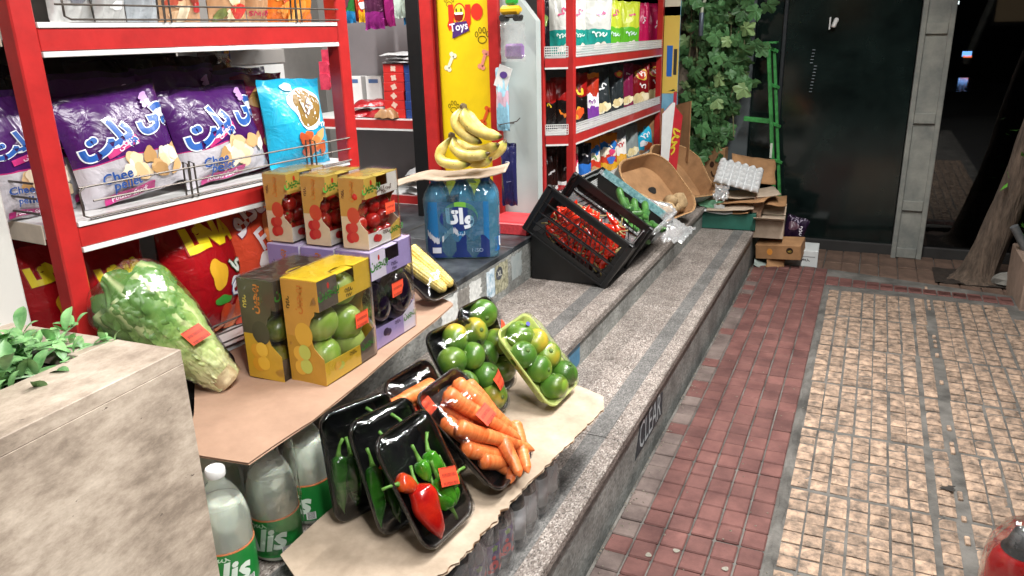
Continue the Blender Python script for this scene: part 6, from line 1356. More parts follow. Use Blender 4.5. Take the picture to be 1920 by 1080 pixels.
def slit_panel(w_, h_, M, rows_, n, slant, lo, hi):
    """moulded wall with slanted slots: bars between the slots are real"""
    b_ = B(); b_.box(0, w_, 0, .004, 0, lo); b_.box(0, w_, 0, .004, hi, h_); b_.box(0, .03, 0, .004, lo, hi); b_.box(w_ - .03, w_, 0, .004, lo, hi)
    rh = (hi - lo) / rows_
    for r_ in range(rows_):
        z0_ = lo + r_ * rh; b_.box(.045, w_ - .045, .0002, .0038, z0_, z0_ + .006)
        for k in range(n):
            xa = .05 + (w_ - .1) * k / n; sg_ = slant if k < n / 2 else -slant; wd = (w_ - .1) / n * .16
            vs = [(xa, y_, z0_ + .005) for y_ in (.0004, .0036)] + [(xa + wd, y_, z0_ + .005) for y_ in (.0036, .0004)] + [(xa + sg_, y_, z0_ + rh) for y_ in (.0004, .0036)] + [(xa + wd + sg_, y_, z0_ + rh) for y_ in (.0036, .0004)]
            b_.add(vs, [(0, 1, 2, 3), (4, 5, 6, 7), (0, 1, 5, 4), (1, 2, 6, 5), (2, 3, 7, 6), (3, 0, 4, 7)])
    for z in (0, .05, .098, .146, CH - .008): b_.box(-.004, w_ + .004, -.009, -.0005, z, z + .0045)
    b_.box(-.006, w_ + .006, -.012, .006, h_ - .004, h_ + .004)
    return ob('side_wall', b_.xf(M), M_crt, crt, smooth=False)
slit_panel(CW, CH, Matrix(), 2, 14, .03, .02, .185)
slit_panel(CW, CH, frame(Vector((CW, CD, 0)), Vector((-1, 0, 0)), Vector((0, -1, 0)), Vector((0, 0, 1))), 4, 12, .02, .03, .185)
for x, s_ in ((0, 1), (CW, -1)):
    b_ = B().box(min(x, x + s_ * .004), max(x, x + s_ * .004), .001, CD - .001, 0, .13); b_.box(min(x, x + s_ * .004), max(x, x + s_ * .004), .001, .06, .13, CH - .006); b_.box(min(x, x + s_ * .004), max(x, x + s_ * .004), CD - .06, CD - .001, .13, CH - .006)
    b_.box(x - .01, x + .01, -.008, CD + .008, .125, .133) if 0 else None
    ob('end_wall', b_, M_crt, crt, smooth=False)
ob('base', B().box(.004, CW - .004, .004, CD - .004, 0, .004), M_crt, crt, smooth=False)
for cx in (0, CW):
    for cy in (0, CD): ob('corner_post', B().bbox(cx - .012, cx + .012, cy - .012, cy + .012, -.002, CH + .006, .004), M_crt, crt, smooth=False)
chm = [mk(pepper(.08, .0165, k, .2, .5), [pmat('red_chilli', '#b8120d', '#da3a1c'), pm('chilli_stem', '#8a7a4a', .6, .2, 40)]) for k in (3, 8, 12)]
random.seed(21)
for k in range(210):
    x = random.uniform(.06, CW - .035); y = random.choice((random.uniform(.015, .05), random.uniform(.02, CD - .03))); zmax = .04 + .13 * min(1, (x - .03) / .12); z = random.uniform(.015, zmax)
    for _ in range(40):
        M_ = TR(x, y, z, random.uniform(-.3, .3), random.uniform(0, 6.3), random.uniform(-.35, .35), random.uniform(.75, 1.05)); q = M_ @ Vector((0, 0, .087)); q2 = M_ @ Vector((.02, 0, -.036))
        if all(.022 < a.x < CW - .022 and .02 < a.y < CD - .02 and .018 < a.z < CH - .02 for a in (q, q2)): break
        x = random.uniform(.06, CW - .05); z = random.uniform(.03, .05 + .13 * min(1, (x - .03) / .12)); y = random.choice((random.uniform(.03, .06), random.uniform(.03, .06), random.uniform(.03, CD - .04)))
    else: continue
    put('red_chilli', chm[k % 3], CRM @ M_, 0, 0, 0, 0, 0, 0, 1, 'red chilli inside the tipped black crate', 'chilli', 'chillies in the black crate')
tag(ob('support_crate', B().bbox(-1.225, -.96, 2.87, 3.12, z2 + .001, .395, .004), M_crt, smooth=False), 'low black crate propping up the tipped chilli crate', 'crate')
tag(ob('support_crate', B().prism([(-1.235, z2 + .001), (-.935, z2 + .001), (-1.235, .528)], 0, .006, 0, frame(Vector((0, 2.868, 0)), Vector((1, 0, 0)), Vector((0, 0, 1)), Vector((0, -1, 0)))), M_crt, smooth=False), 'black wedge panel under the tipped chilli crate', 'crate panel')
# cucumber box with plastic liner
CUM = CRM @ Matrix.Translation((.0, .32, .0))
cu = thing('cucumber_box', 'black cardboard box of cucumbers lined with a clear plastic bag', 'box', M=CUM)
M_dkc = pm('black_card', '#14120f', .8, .2, 30)
cw, cdp = .40, .42; chh = .17
ob('base', B().box(0, cw, 0, cdp, 0, .004), M_dkc, cu, smooth=False)
ob('side_wall', B().prism([(0, 0), (cw, 0), (cw, .12), (cw * .86, .12), (cw * .84, .16), (cw * .3, .20), (cw * .28, chh + .03), (0, chh + .03)], 0, .004, 0, frame(Vector((0, 0, 0)), Vector((1, 0, 0)), Vector((0, 0, 1)), Vector((0, -1, 0)))), M_dkc, cu, smooth=False)
ob('side_wall', B().box(0, cw, cdp - .004, cdp, .004, chh), M_dkc, cu, smooth=False); ob('end_wall', B().box(0, .004, .0005, cdp - .0045, .004, chh), M_dkc, cu, smooth=False); ob('end_wall', B().box(cw - .004, cw, .0005, cdp - .0045, .004, .12), M_dkc, cu, smooth=False)
M_teal_p = pm('teal_print', '#5fa6ae', .5, .25, 60, col2='#9fcfd2')
ob('teal_print_edge', B().prism([(cw * .10, chh - .01), (cw * .80, .125), (cw * .80, .16), (cw * .10, chh + .035)], 0, .0012, 0, frame(Vector((0, .0062, .0)), Vector((1, 0, 0)), Vector((0, 0, 1)), Vector((0, -1, 0)))), M_teal_p, cu, smooth=False)
ob('teal_print_edge', B().box(.02, cw - .02, cdp - .0062, cdp - .0045, chh - .035, chh + .002), M_teal_p, cu, smooth=False)
M_lin = film('liner_film', base=.09, edge=.85, rough=.1, bump=.02, bscale=15, haze=.22)
def liner(u, v):
    k = rrect(cdp * 1.02, cw * 1.02, .05, 0, 0, 6); n = len(k); a = u * n; i = int(a) % n; q = k[i].lerp(k[(i + 1) % n], a - int(a)); f = .95 + .16 * v + .03 * nz(u * 14, v * 3)
    zz = chh - .03 + .07 * math.sin(v * PI * .75) - (.10 * v if .45 < u < 1 else 0) + .014 * nz(u * 20, v * 6); return ((q.y - cw * .51) * f + cw * .5, q.x * f + cdp / 2, zz)
ob('plastic_liner', B().grid(liner, 70, 12, closeu=True), M_lin, cu, angle=180)
def cuc(L_, r0, seed):
    def fn(u, v):
        q = 2 * PI * u; r = r0 * min(1, (math.sin(PI * (v * .96 + .02)) * 3.2) ** .5) * (1 + .04 * math.cos(7 * q) + .04 * nz(v * 9, seed, u)); return (r * math.cos(q) + .012 * math.sin(PI * v + seed), r * math.sin(q), L_ * v)
    return B().grid(fn, 14, 22, closeu=True)
M_cuc = pm('cucumber_skin', '#2c5e2a', .38, .25, 30, col2='#54873f', bump=.0008, bscale=160, rnd=.2)
cum = [mk(cuc(.13, .014, 1), M_cuc), mk(cuc(.15, .0155, 2.5), M_cuc), mk(cuc(.11, .013, 4), M_cuc)]
random.seed(4)
for k in range(34):
    x = random.uniform(.17, .36); y = random.choice((random.uniform(.07, .19), random.uniform(.25, .36))); o = lay('cucumber', cum[k % 3], CUM, x, y, .03 + random.uniform(0, .095) * min(1, x / .28), random.uniform(-.6, .6) + (0 if y < .2 else PI), 'small green cucumber in the plastic-lined box', 'cucumber', 'cucumbers in the lined box', 1, random.uniform(-.15, .2))
for k in range(16):
    x, y = random.uniform(.22, .37), random.uniform(.06, .34); lay('cucumber', cum[k % 3], CUM, x, y, random.uniform(.10, .15), random.uniform(-.9, .9) + (0 if y < .2 else PI), 'small green cucumber in the plastic-lined box', 'cucumber', 'cucumbers in the lined box', 1.05, random.uniform(-.1, .2))
for x, y, z, a, tl_ in ((.34, .26, .12, .5, .25), (.36, .22, .11, .3, .2), (.27, .20, .13, .9, .3), (.33, .17, .13, .7, .3)):
    lay('cucumber', cum[1], CUM, x, y, z, a, 'small green cucumber in the plastic-lined box', 'cucumber', 'cucumbers in the lined box', 1.1, tl_)
tag(ob('support_crate', B().prism([(-1.235, z2 + .001), (-.945, z2 + .001), (-1.235, .52)], 0, .4, 0, frame(Vector((0, 3.57, 0)), Vector((1, 0, 0)), Vector((0, 0, 1)), Vector((0, -1, 0)))), M_dkc, smooth=False), 'dark wedge of folded card propping the cucumber box', 'carton')
# potato boxes: brown board tubs with rounded ends
def tub(label, M, w_, l_, h_, dent, outer, holes=True):
    t = thing('potato_box', label, 'box', M=M)
    def rg(ins, z):
        k = rrect(w_, l_, .125, z, ins, 8); o = []
        for q in k:
            y = q.y - l_ / 2; f = 1 + dent * math.sin(y * 14) * (1 if q.x > 0 else -.6) * (z / h_); o.append(Vector((q.x * f, q.y, z + .025 * dent * 10 * nz(q.x * 9, y * 9, 2) * (z / h_))))
        return o
    rings_in = [rg(.012 + .02 * (1 - k / 5), .004 + (h_ - .004) * k / 5) for k in range(6)]
    rings_out = [rg(.02 * (1 - k / 5), h_ * k / 5) for k in range(6)]
    b_ = B(); b_.loft(rings_in[::-1], 0, cap=(0, 1)); ob('inner_wall', b_, M_cb3, t, angle=35)
    b_ = B(); b_.loft(rings_out, 0, cap=(1, 0)); ob('outer_wall', b_, outer, t, angle=35)
    b_ = B(); b_.loft([rings_out[-1], [q + Vector((0, 0, .004)) for q in rings_out[-1]], [q + Vector((0, 0, .004)) for q in rg(.007, h_)], rg(.007, h_), rg(.009, h_ - .002), [q + Vector((0, 0, .003)) for q in rg(.012, h_)], rings_in[-1]], 0, cap=(0, 0)); ob('corrugated_rim', b_, pm('rim_board', '#a58058', .9, .35, 120, bump=.002, bscale=90), t, angle=20)
    return t
M_pbo = pm('printed_grey_board', '#7d8a86', .7, .2, 10, col2='#9aa39c')
def tubM(x, y, z, sl, yaw=0, psi=R(20)): e1 = Vector((math.sin(psi), math.cos(psi), 0)); d = Vector((-math.cos(psi) * math.cos(sl), math.sin(psi) * math.cos(sl), math.sin(sl))); return frame(Vector((x, y, z)), e1, d, e1.cross(d)) @ Matrix.Rotation(yaw, 4, 'Z')
TM = tubM(-.90, 3.92, .345, R(46), .04)
t1 = tub('brown cardboard potato box tipped towards the street, nearer one', TM, .46, .40, .085, .01, M_pbo)
b_ = disc(.032, .022, 20, 2, wob=lambda q: 1 + .1 * math.sin(3 * q)); flat('hand_hole', b_, pm('hole_dark', '#15120f', .9, 0), t1, TR(.06, .22, .006))  # dark disc laid on the base stands in for the shade inside the hole
t2 = tub('bent brown cardboard potato box, farther one', tubM(-.90, 4.42, .335, R(43), -.12), .42, .40, .10, .07, M_pbo)
tag(ob('support_carton', B().prism([(-1.235, z2 + .001), (-.96, z2 + .001), (-1.235, .56)], 0, .75, 0, frame(Vector((0, 4.5, 0)), Vector((1, 0, 0)), Vector((0, 0, 1)), Vector((0, -1, 0)))), M_dkc, smooth=False), 'dark carton wedge propping the potato boxes', 'carton')
potm = [mk(rock(.030, k * 3.1, 1.25, 1, .85, 16, .25), pm('potato_skin', '#a58a63', .8, .22, 40, col2='#b89c74', bump=.001, bscale=120, rnd=.12)) for k in range(3)]
for k, (x, y, z, s_) in enumerate(((-.14, .17, .05, 1.1), (-.06, .10, .05, 1.1), (.0, .075, .055, 1.2), (.06, .07, .05, 1.2), (.03, .10, .07, 1.2), (.11, .085, .06, 1.5), (-.03, .07, .07, 1.0))):
    put('potato', potm[k % 3], TM, x, y, z, k, k * 2, k, s_, ['uppermost', 'second from left', 'middle', 'right of middle', 'top middle', 'large rightmost', 'front'][k] + ' brown potato at the bottom of the nearer tipped box', 'potato', 'potatoes in the tipped box')
tag(ob('plastic_scrap', B().grid(lambda u, v: (-.84 + .11 * u + .01 * nz(v * 6), 3.45 + .30 * v, z2 + .03 + .10 * (1 - u) * math.sin(PI * v) + .02 * nz(u * 7, v * 7) + .02), 16, 20), M_lin, angle=180), 'loose end of clear plastic bag hanging below the cucumber box', 'plastic film')

# red and white produce carton standing behind the potato boxes
rc = thing('open_carton', 'open carton with white and red printed side behind the potato boxes', 'carton', (-1.06, 4.74, .56), R(-38))
M_rpr = pm('carton_red_print', '#b92a33', .5, .1, 20)
ob('wall_panel', B().box(-.15, -.145, -.22, .0, 0, .3), M_cb3, rc, smooth=False)
ob('wall_panel', B().prism([(-.145, .0), (.11, .0), (.11, .36), (-.02, .33), (-.145, .22)], 0, .005, 0, frame(Vector((0, .0, 0)), Vector((1, 0, 0)), Vector((0, 0, 1)), Vector((0, -1, 0)))), M_cb3, rc, smooth=False)
ob('printed_panel', B().prism([(-.12, -.05), (.0, -.05), (.03, .28), (-.05, .36), (-.12, .3)], 0, .005, 0, frame(Vector((.115, -.1, 0)), Vector((0, 1, 0)), Vector((0, 0, 1)), Vector((1, 0, 0)))), M_rpr, rc, smooth=False)
ob('white_edge', B().prism([(-.121, -.05), (-.07, -.05), (-.03, .358), (-.05, .36), (-.121, .3)], 0, .0012, 0, frame(Vector((.1205, -.1, 0)), Vector((0, 1, 0)), Vector((0, 0, 1)), Vector((1, 0, 0)))), M_ws, rc, smooth=False)
flat('lettering', text('~4', .07), pr('#d9c23a'), rc, frame(Vector((.1225, -.125, .14)), Vector((0, .25, .97)).normalized(), Vector((0, -.97, .25)).normalized(), Vector((1, 0, 0))))

# ================================================================== WASTE PILE, LADDER, VINE
def carton(label, x, y, z, w_, d_, h_, m, rz=0, rx=0, ry=0, flaps=0, prints=()):
    t = thing('cardboard_carton', label, 'carton', M=TR(x, y, z, rx, ry, rz))
    ob('body', B().bbox(-w_ / 2, w_ / 2, -d_ / 2, d_ / 2, 0, h_, .002), m, t, smooth=False)
    if flaps:
        ob('flap', B().box(-w_ / 2, w_ / 2, 0, d_ * .5, 0, .003).xf(TR(0, d_ / 2, h_ + .001, flaps)), M_cb2, t, smooth=False)
        ob('flap', B().box(-w_ / 2, w_ / 2, -d_ * .5, 0, 0, .003).xf(TR(0, -d_ / 2, h_ + .001, -flaps * .4)), M_cb2, t, smooth=False)
    for b_, m_, px, pz in prints: flat('print', b_, m_, t, frame(Vector((px, -d_ / 2 - .001, pz)), Vector((1, 0, 0)), Vector((0, 0, 1)), Vector((0, -1, 0))))
    return t
def board(label, x, y, z, w_, d_, rz, rx, ry, m, seed):
    t = thing('flattened_cardboard', label, 'cardboard', M=TR(x, y, z, rx, ry, rz))
    def fn(u, v):
        a, b_ = u - .5, v - .5; cr = .03 * max(0, abs(a) - .3); return (w_ * a + .008 * nz(b_ * 5, seed), d_ * b_ + .008 * nz(a * 5 + seed), .012 * nz(a * 2 + seed, b_ * 2) + cr)
    ob('board', B().grid(fn, 10, 8), m, t, solid=.005, angle=40); ob('crease', B().grid(lambda u, v: (w_ * (-.2 + .004 * u), d_ * (v - .5) * .96, .012 * nz(-.2 * 2 + seed, (v - .5) * 2) + .0035), 1, 8), M_flute, t)
    return t
Pc = lambda u, v, y: ony(u, v, y)
gcol = pm('green_carton', '#1f5a4c', .6, .1, 20)
p = onz(1390, 432, z1)
carton('dark green carton at the end of the lower step under the waste pile', -.70, 4.62, z1 - .0, .30, .26, .095, gcol, R(4))
ob('unused', B().box(0, .001, 0, .001, -.2, -.199), gcol, pav) if 0 else None
carton('small tan carton at the right of the green carton', -.475, 4.60, .165, .165, .15, .105, M_cb2, R(3), flaps=.9)
carton('brown carton with round printed fruit marks above the white carton', -.40, 4.60, .055, .25, .16, .085, M_cb3, R(-4), R(6), R(-4), prints=[(disc(.016, .02, 14, 2), pr('#d08a3a'), -.045, .045), (disc(.019, .019, 16, 2), pr('#2a1d14'), .065, .055), (disc(.011, .01, 12, 2), pr('#d6b65a'), .065, .05)])
carton('white printed carton on the brown paving at the foot of the pile', -.325, 4.72, -.03, .25, .2, .115, pm('white_card', '#c3c7c6', .6, .05, 20), R(2), prints=[(text('~5', .02), pr('#4a4a4c'), .055, .06), (rectp(.1, .003, 1, 1), pr('#4a4a4c'), .06, .08)])
board('brown folded flap standing under the fruit carton', -.42, 4.55, .03, .1, .1, .3, 1.2, .2, M_cb3, 3)
board('crumpled grey sheet at the foot of the step end', -.49, 4.53, .0, .1, .08, .2, .2, .3, M_pbo, 6)
ML_ = [('flat pale cardboard sheet on top of the green carton', -.70, 4.55, .335, .26, .2, .2, .05, -.05, M_cb2), ('folded brown cardboard under the pale sheet', -.66, 4.62, .36, .36, .22, -.15, .02, -.12, M_cb3), ('large brown cardboard leaning at the top of the pile', -.62, 4.86, .50, .26, .2, .3, .7, .15, M_cb3),
       ('thin brown cardboard sticking out right towards the ladder', -.50, 4.7, .355, .2, .2, .1, .08, .08, M_cb3), ('white paper sheet low in the pile', -.76, 4.52, .312, .16, .12, .2, .1, .05, pm('white_card', '#c3c7c6')), ('brown cardboard strip lying low on the green carton', -.68, 4.53, .315, .2, .1, -.1, .1, .02, M_cb3),
       ('tan cardboard sheet in the middle of the pile', -.60, 4.68, .39, .3, .2, .35, .04, -.06, M_cb2), ('small upright tan cardboard flap above the tan carton', -.545, 4.58, .335, .06, .12, .4, 1.2, .3, M_cb), ('green and yellow printed card by the potato box', -.80, 4.52, .345, .16, .06, .5, .6, .1, pm('green_print_card', '#5a8a6a', .6, .3, 30))]
for k, q in enumerate(ML_): board(q[0], q[1], q[2], q[3], q[4], q[5], q[6], q[7], q[8], q[9], k * 2.3)
for k, (u, v) in enumerate(((1335, 415), (1348, 395))):
    p = Pc(u, v, 4.5); t = tag(ob('paper_scrap', B().grid(lambda a, b_: (.06 * (a - .5), .012 * nz(a * 5 + k, b_ * 5), .07 * (b_ - .5) + .01 * nz(a * 4, k)), 8, 8), pm('white_card', '#c3c7c6'), angle=180), ['torn white paper scrap hanging over the green carton', 'crumpled white paper scrap above the green carton'][k], 'paper'); t.location = p
# purple wrapper and egg tray
bag('dark purple printed wrapper slumped beside the cartons', TR(*(ony(1482, 452, 4.72)), R(-14), R(14), 0), .13, .15, .05, bagmat('bag_darkpurple', [(0, '#24142c'), (.95, '#1d1024')], metal=.3), [('t', '~4', .55, .5, .2, '#c9c2cc', -1.3), ('e', -.2, .6, .25, .2, '#4a2a3a', 0)])
et = thing('egg_tray', 'white moulded pulp egg tray lying tilted on the waste pile', 'egg tray', M=TR(*ony(1385, 330, 4.62), R(33), R(14), R(8)))
def eggt(u, v):
    X = u * 6 * PI * 1.0; Y = v * 5 * PI; return (.26 * (u - .5), .2 * (v - .5), .020 * (abs(math.sin(X)) ** .7 * abs(math.sin(Y)) ** .7) * 1.6)
ob('cups', B().grid(eggt, 60, 50), pm('pulp_white', '#c4c6c6', .9, .08, 60, bump=.001, bscale=200), et, angle=180, solid=.002)
tag(ob('crumpled_clear_bag', B().grid(lambda u, v: (-.78 + .08 * u + .015 * nz(v * 7), 4.45 + .06 * v, .39 + .07 * v + .03 * nz(u * 6, v * 6)), 14, 12), M_lin, angle=180), 'crumpled clear plastic bag between the potato box and egg tray', 'plastic film')
# brown cartons under the vine
carton('upright brown carton under the vine, left', -1.02, 4.98, .40, .12, .1, .22, M_cb3, R(2)); carton('upright brown carton with dark print under the vine, right', -.87, 4.98, .36, .13, .1, .25, M_cb3, R(-2), prints=[(disc(.014, .02, 12, 2), pr('#3a2416'), -.01, .15), (disc(.014, .022, 12, 2), pr('#3a2416'), .03, .19), (text('~1', .06), pr('#3a2416'), .01, .09)])
carton('black strapped carton between the two upright brown cartons', -.945, 4.99, .40, .02, .09, .23, M_dkc)
# plinth behind the steps carrying the pile
tag(ob('end_plinth', B().bbox(-1.6, -.80, YF + .06, 5.1, -.05, .33, .004), M_ris, smooth=False), 'grey stone plinth at the end of the steps under the vine', 'plinth')
tag(ob('end_plinth', B().bbox(-.798, -.56, YF + .02, 4.9, -.05, z1 - .002, .004), M_ris, smooth=False), 'low grey stone block at the end of the lower step', 'plinth')
# wall with vine
M_wallv = pm('vine_wall_stone', '#6f6456', .9, .35, 9, bump=.006, bscale=25, col2='#9a8d7a', stretch=(1, 1, .6))
tag(ob('vine_wall', B().grid(lambda u, v: (-1.16 + .30 * u, 5.02 + .015 * nz(u * 9, v * 20), .3 + 2.2 * v), 30, 70).box(-1.16, -.86, 5.03, 5.2, .3, 2.5), M_wallv), 'rough stone wall pier covered by the green vine', 'wall')
tag(ob('grey_gate_panel', B().bbox(-.86, -.70, 5.1, 5.13, -.04, 2.6, .003), pm('gate_grey', '#4e5557', .5, .1, 6), smooth=False), 'dull grey panel right of the vine behind the ladder', 'panel')
vn = thing('climbing_vine', 'green climbing vine with lobed leaves hanging down the wall', 'vine', (-.95, 4.95, .5))
M_lf = pm('vine_leaf', '#35633a', .5, .3, 40, col2='#5c8a54', rnd=.35, sss=.08); M_lf2 = pm('vine_leaf_pale', '#6f9a5a', .5, .2, 40, col2='#9db77f', rnd=.2)
lfm = []
for k in range(4):
    out = []
    n = 28
    for i in range(n):
        a = -PI / 2 + 2 * PI * i / n; lob = abs(math.cos(2.5 * (a - PI / 2))) ** .6; r = .5 + .5 * lob; r *= 1 - .25 * (math.sin(a) < -.6); r *= 1 + .08 * math.sin(9 * a + k)
        out.append((r * math.cos(a), r * math.sin(a) + .35, 0))
    vs = [(0, .2, .0)] + [(x, y, .12 * (x * x) * (1 if k % 2 else -1.2) - .10 * y * y + .07 * math.sin(x * 7 + k)) for x, y, z in out]
    me = bpy.data.meshes.new('leaf'); me.from_pydata(vs, [], [(0, 1 + i, 1 + (i + 1) % n) for i in range(n)]); me.materials.append(M_lf if k else M_lf2); lfm.append(me)
random.seed(33); lv = []
def vine_x(z): return (-1.13, -.66) if z > 1.0 else (-1.12, -.74 - .12 * (1 - z))
while len(lv) < 430:
    z = random.uniform(.56, 1.75); a, b_ = vine_x(z); x = random.triangular(a, b_, (a + b_) / 2 + .03)
    if z < .75 and abs(x + .96) > .16: continue
    y = 4.97 - random.random() ** 1.5 * .16; lv.append((x, y, z))
for x, z in ((-.69, 1.03), (-.66, 1.02), (-.70, .99), (-.63, 1.21), (-.60, 1.23), (-.66, 1.24), (-.72, 1.15), (-.74, 1.1), (-.61, 1.45), (-.66, 1.42)): lv.append((x, 4.85, z))
lv.sort(key=lambda q: q[1] + 3 * max(0, q[2] - 1.5)); more = B()
for i, (x, y, z) in enumerate(lv):
    s_ = random.uniform(.034, .062); M = Matrix.Translation((x + .95, y - 4.95, z - .5)) @ Matrix.Rotation(random.uniform(-.7, .7), 4, 'Z') @ Matrix.Rotation(PI / 2 + random.uniform(-.2, .75), 4, 'X') @ Matrix.Rotation(PI + random.uniform(-.8, .8), 4, 'Z') @ Matrix.Scale(s_, 4)
    me = lfm[i % 4 if i % 3 == 0 or i % 4 else 1]
    if i < 300: inst('leaf', me, M, vn)
    else: more.add([M @ v.co for v in me.vertices], [list(q.vertices) for q in me.polygons])
tag(ob('leaves', more, M_lf, vn), kind='stuff')
for k in range(9):
    x = -1.05 + .04 * k; pts = [Vector((x + .95 + .04 * nz(k, t_ * .5), -.02 - .05 * abs(nz(k * 3, t_ * .4)), 1.4 - .11 * t_)) for t_ in range(12 if k % 2 else 9)]; ob('stem', B().tube(pts, .0035, 6), pm('vine_stem', '#6b6a4a', .8, .2, 40), vn)
sp = thing('bent_pipe', 'pale bent pipe with grey sleeve hanging in front of the vine', 'pipe', ony(1316, 20, 4.82)); ob('pipe', B().tube([(.06, 0, .10), (.02, 0, .07), (.003, 0, .03), (0, 0, -.01)], .009, 10), pm('cream_pipe', '#b9bfa8', .5, .1, 20), sp); ob('sleeve', B().lathe([(.012, -.14), (.014, -.138), (.014, -.012), (.012, -.01)], 14), pm('grey_sleeve', '#5b6470', .4, .15, 20, metal=.4), sp, angle=50)
# ladders
M_lad = pm('green_ladder_paint', '#2f7a3a', .5, .3, 25, col2='#3f9a4c', bump=.001, bscale=60); M_ladw = pm('worn_white', '#b9c2b5', .7, .2, 30)
ld = thing('step_ladder', 'green painted step ladder standing behind the waste pile', 'ladder', (0, 0, 0))
def bar(p, q, w_, d_, nm, m=M_lad):
    p, q = Vector(p), Vector(q); e = (q - p); L_ = e.length; e.normalize(); a = Vector((0, 1, 0)); a = (a - e * a.dot(e)).normalized(); b2 = e.cross(a)
    ob(nm, B().bbox(-w_ / 2, w_ / 2, -d_ / 2, d_ / 2, 0, L_, .002).xf(frame(p, b2, a, e)), m, ld, smooth=False)
yl = 5.0
fa_, fb_ = ony(1441, 82, yl), ony(1452, 395, yl); ga, gb = ony(1452, 90, yl + .06), ony(1463, 400, yl + .06)
dn = lambda a, b_, k: a + (b_ - a) * k
bar(dn(fa_, fb_, 1.25), fa_, .022, .03, 'rail'); bar(dn(ga, gb, 1.22), ga, .018, .03, 'rail')
for t_ in (.02, .23, .46, .68, .9): p, q = dn(fa_, fb_, t_), dn(ga, gb, t_); bar(p + Vector((-.01, .02, 0)), q + Vector((.02, -.01, .0)), .018, .02, 'rung')
p = ony(1395, 222, yl); q = dn(fa_, fb_, .45); bar(p, q + Vector((-.012, 0, .0)), .028, .03, 'rung')
ob('top_cap', B().bbox(fa_.x - .03, ga.x + .02, yl - .03, yl + .09, fa_.z, fa_.z + .012, .002), M_lad, ld, smooth=False)
for t_ in (.62, .75): p = dn(fa_, fb_, t_); ob('worn_patch', B().box(p.x - .0116, p.x + .002, yl - .0165, yl - .0155, p.z - .05, p.z + .04), M_ladw, ld, smooth=False)
p = ony(1357, 270, 4.99); tag(ob('ladder_foot', B().bbox(p.x - .008, p.x + .008, p.y - .008, p.y + .008, .34, p.z, .002), M_lad, smooth=False), 'lower end of a green ladder rail beside the upright cartons', 'ladder rail')
# surveillance camera on the dark facade
cm = thing('wall_camera', 'small white surveillance camera high on the dark glass facade', 'camera', ony(1565, 45, 5.14)); ob('housing', B().bbox(-.012, .012, -.03, .0, -.02, .035, .006).xf(Matrix.Rotation(.35, 4, 'Y')), M_ws, cm); ob('bracket', B().bbox(-.03, -.022, -.012, .01, -.03, .04, .002), M_ws, cm, smooth=False)
# red wrapped bottle at the bottom right corner
rb = thing('wrapped_bottle', 'red bottle in clear plastic wrap at the bottom right corner', 'bottle', (.405, 1.75, 0)); rb.scale = (1.2, 1.2, 1.22)
ob('bottle', B().lathe([(.02, 0), (.05, .004), (.055, .02), (.055, .14), (.048, .165), (.03, .185), (.018, .20), (.018, .215)], 24), pm('red_plastic', '#b3171a', .25, .05, 8, coat=.5), rb)
ob('black_cap', B().lathe([(.0365, .1785), (.038, .180), (.0305, .1905), (.022, .2165), (.012, .219)], 24), pm('toy_black', '#222222'), rb, angle=60)
ob('clear_wrap', B().lathe([(.05, .002), (.062, .02), (.064, .15), (.056, .19), (.04, .225), (.02, .24)], 26, wob=lambda q, v: 1 + .04 * nz(math.cos(q) * 3, math.sin(q) * 3, v * 4)), film('shrink_film'), rb, angle=180)
b_ = text('~2', .05).map(lambda q: (.0558 * math.cos(q.x / .055 - 2.1), .0558 * math.sin(q.x / .055 - 2.1), .09 + q.y)); ob('lettering', b_, pr('#e3dcd8'), rb, smooth=False)
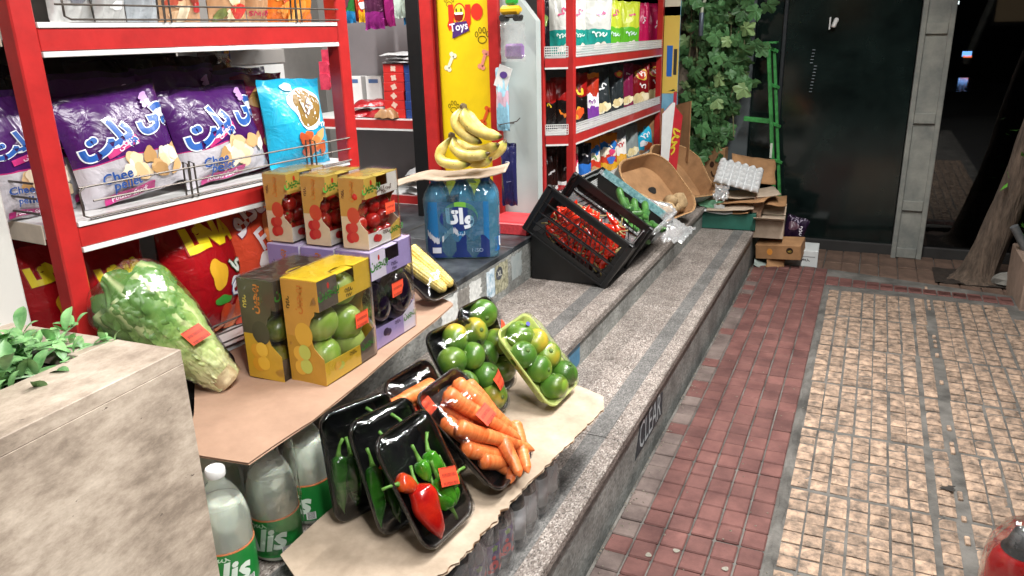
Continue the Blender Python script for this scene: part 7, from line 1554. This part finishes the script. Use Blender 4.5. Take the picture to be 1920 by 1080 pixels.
# small litter on the paving
gt = B(); random.seed(77)
for k in range(420):
    if k < 240: x, y = x0 + abs(random.gauss(0, .02)) + .004, random.uniform(1.4, 4.5)
    else: x, y = random.uniform(-.5, .8), random.uniform(1.45, 4.2)
    r_ = random.uniform(.0012, .0038); a_ = random.uniform(0, 6); gt.add([(x + r_ * math.cos(a_ + i * 1.57) * (1 + .4 * (i % 2)), y + r_ * math.sin(a_ + i * 1.57), .0005 + .0012 * (i == 4)) for i in range(4)] + [(x, y, r_ * .8 + .001)], [(0, 1, 4), (1, 2, 4), (2, 3, 4), (3, 0, 4)])
tag(ob('grit', gt, pm('grit', '#5d564c', .9, .5, 200, col2='#8d8576'), smooth=False), 'fine grit scattered on the paving along the step', 'grit', kind='stuff')
random.seed(2)
tag(ob('tar_spot', disc(.022, .013, 22, 2, wob=lambda q: 1 + .3 * math.sin(3 * q) + .2 * math.sin(7 * q)).xf(TR(*onz(1778, 915, .0045), 0, 0, .6)), pm('tar', '#2c2824', .9, .3, 60), smooth=False), 'dark stain spot on the yellow pavers', 'stain')
for k, (u, v) in enumerate(((1268, 1032), (1360, 1066), (1216, 1040))):
    tag(ob('gum_spot', disc(.009, .008, 18, 2, wob=lambda q: 1 + .12 * math.sin(3 * q + k)).xf(TR(*onz(u, v, .0022), 0, 0, k)), pm('gum', '#7f7b70', .9, .3, 90), smooth=False), ['pale gum spot on the red pavers, middle one near the bottom', 'pale gum spot on the red pavers, rightmost near the bottom', 'pale gum spot on the red pavers, leftmost near the bottom'][k], 'stain')

# ================================================================== LAMPS (shop fixtures above the frame, and an added fill lamp)
for nm, loc, power, k in LAMPS:
    t = thing(nm, ['long tube lamp under the awning nearest the camera', 'long tube lamp under the awning over the produce table', 'long tube lamp under the awning over the crates', 'long tube lamp on the ceiling inside the shop', 'street lamp head on a pole behind the viewer'][k], 'lamp', loc)
    if k < 3: t.rotation_euler = (0, R(14), 0)
    ob('housing', B().bbox(-.05, .05, -.5, .5, .0, .05, .006), M_ws, t, smooth=False); ob('lens', B().lathe([(.004, -.47), (.016, -.46), (.016, .46), (.004, .47)], 14, 0, TR(0, 0, -.018, PI / 2)), emi('lamp_lens', '#fff4e6', 6), t)
    ld_ = bpy.data.lights.new('lamp', 'AREA'); ld_.shape = 'RECTANGLE'; ld_.size = .05; ld_.size_y = .92; ld_.energy = power; ld_.spread = R(150 if k < 3 else 170); ld_.color = (1, .98, .955)
    lo = bpy.data.objects.new('light', ld_); COL.objects.link(lo); lo.parent = t; lo.location = (0, 0, -.04)
    if k == 4:  # unseen lamp added as fill to lift the shade on viewer-side faces
        ld_.size, ld_.size_y, ld_.spread, ld_.color = .35, .6, R(170), (1, .98, .96); t.rotation_euler = (R(-28), R(32), 0)
        ob('pole', B().tube([(.12, 0, .02), (.2, -.3, -.1), (1.2, -.5, -3.2)], .05, 12), M_con, t)
bpy.context.view_layer.update()
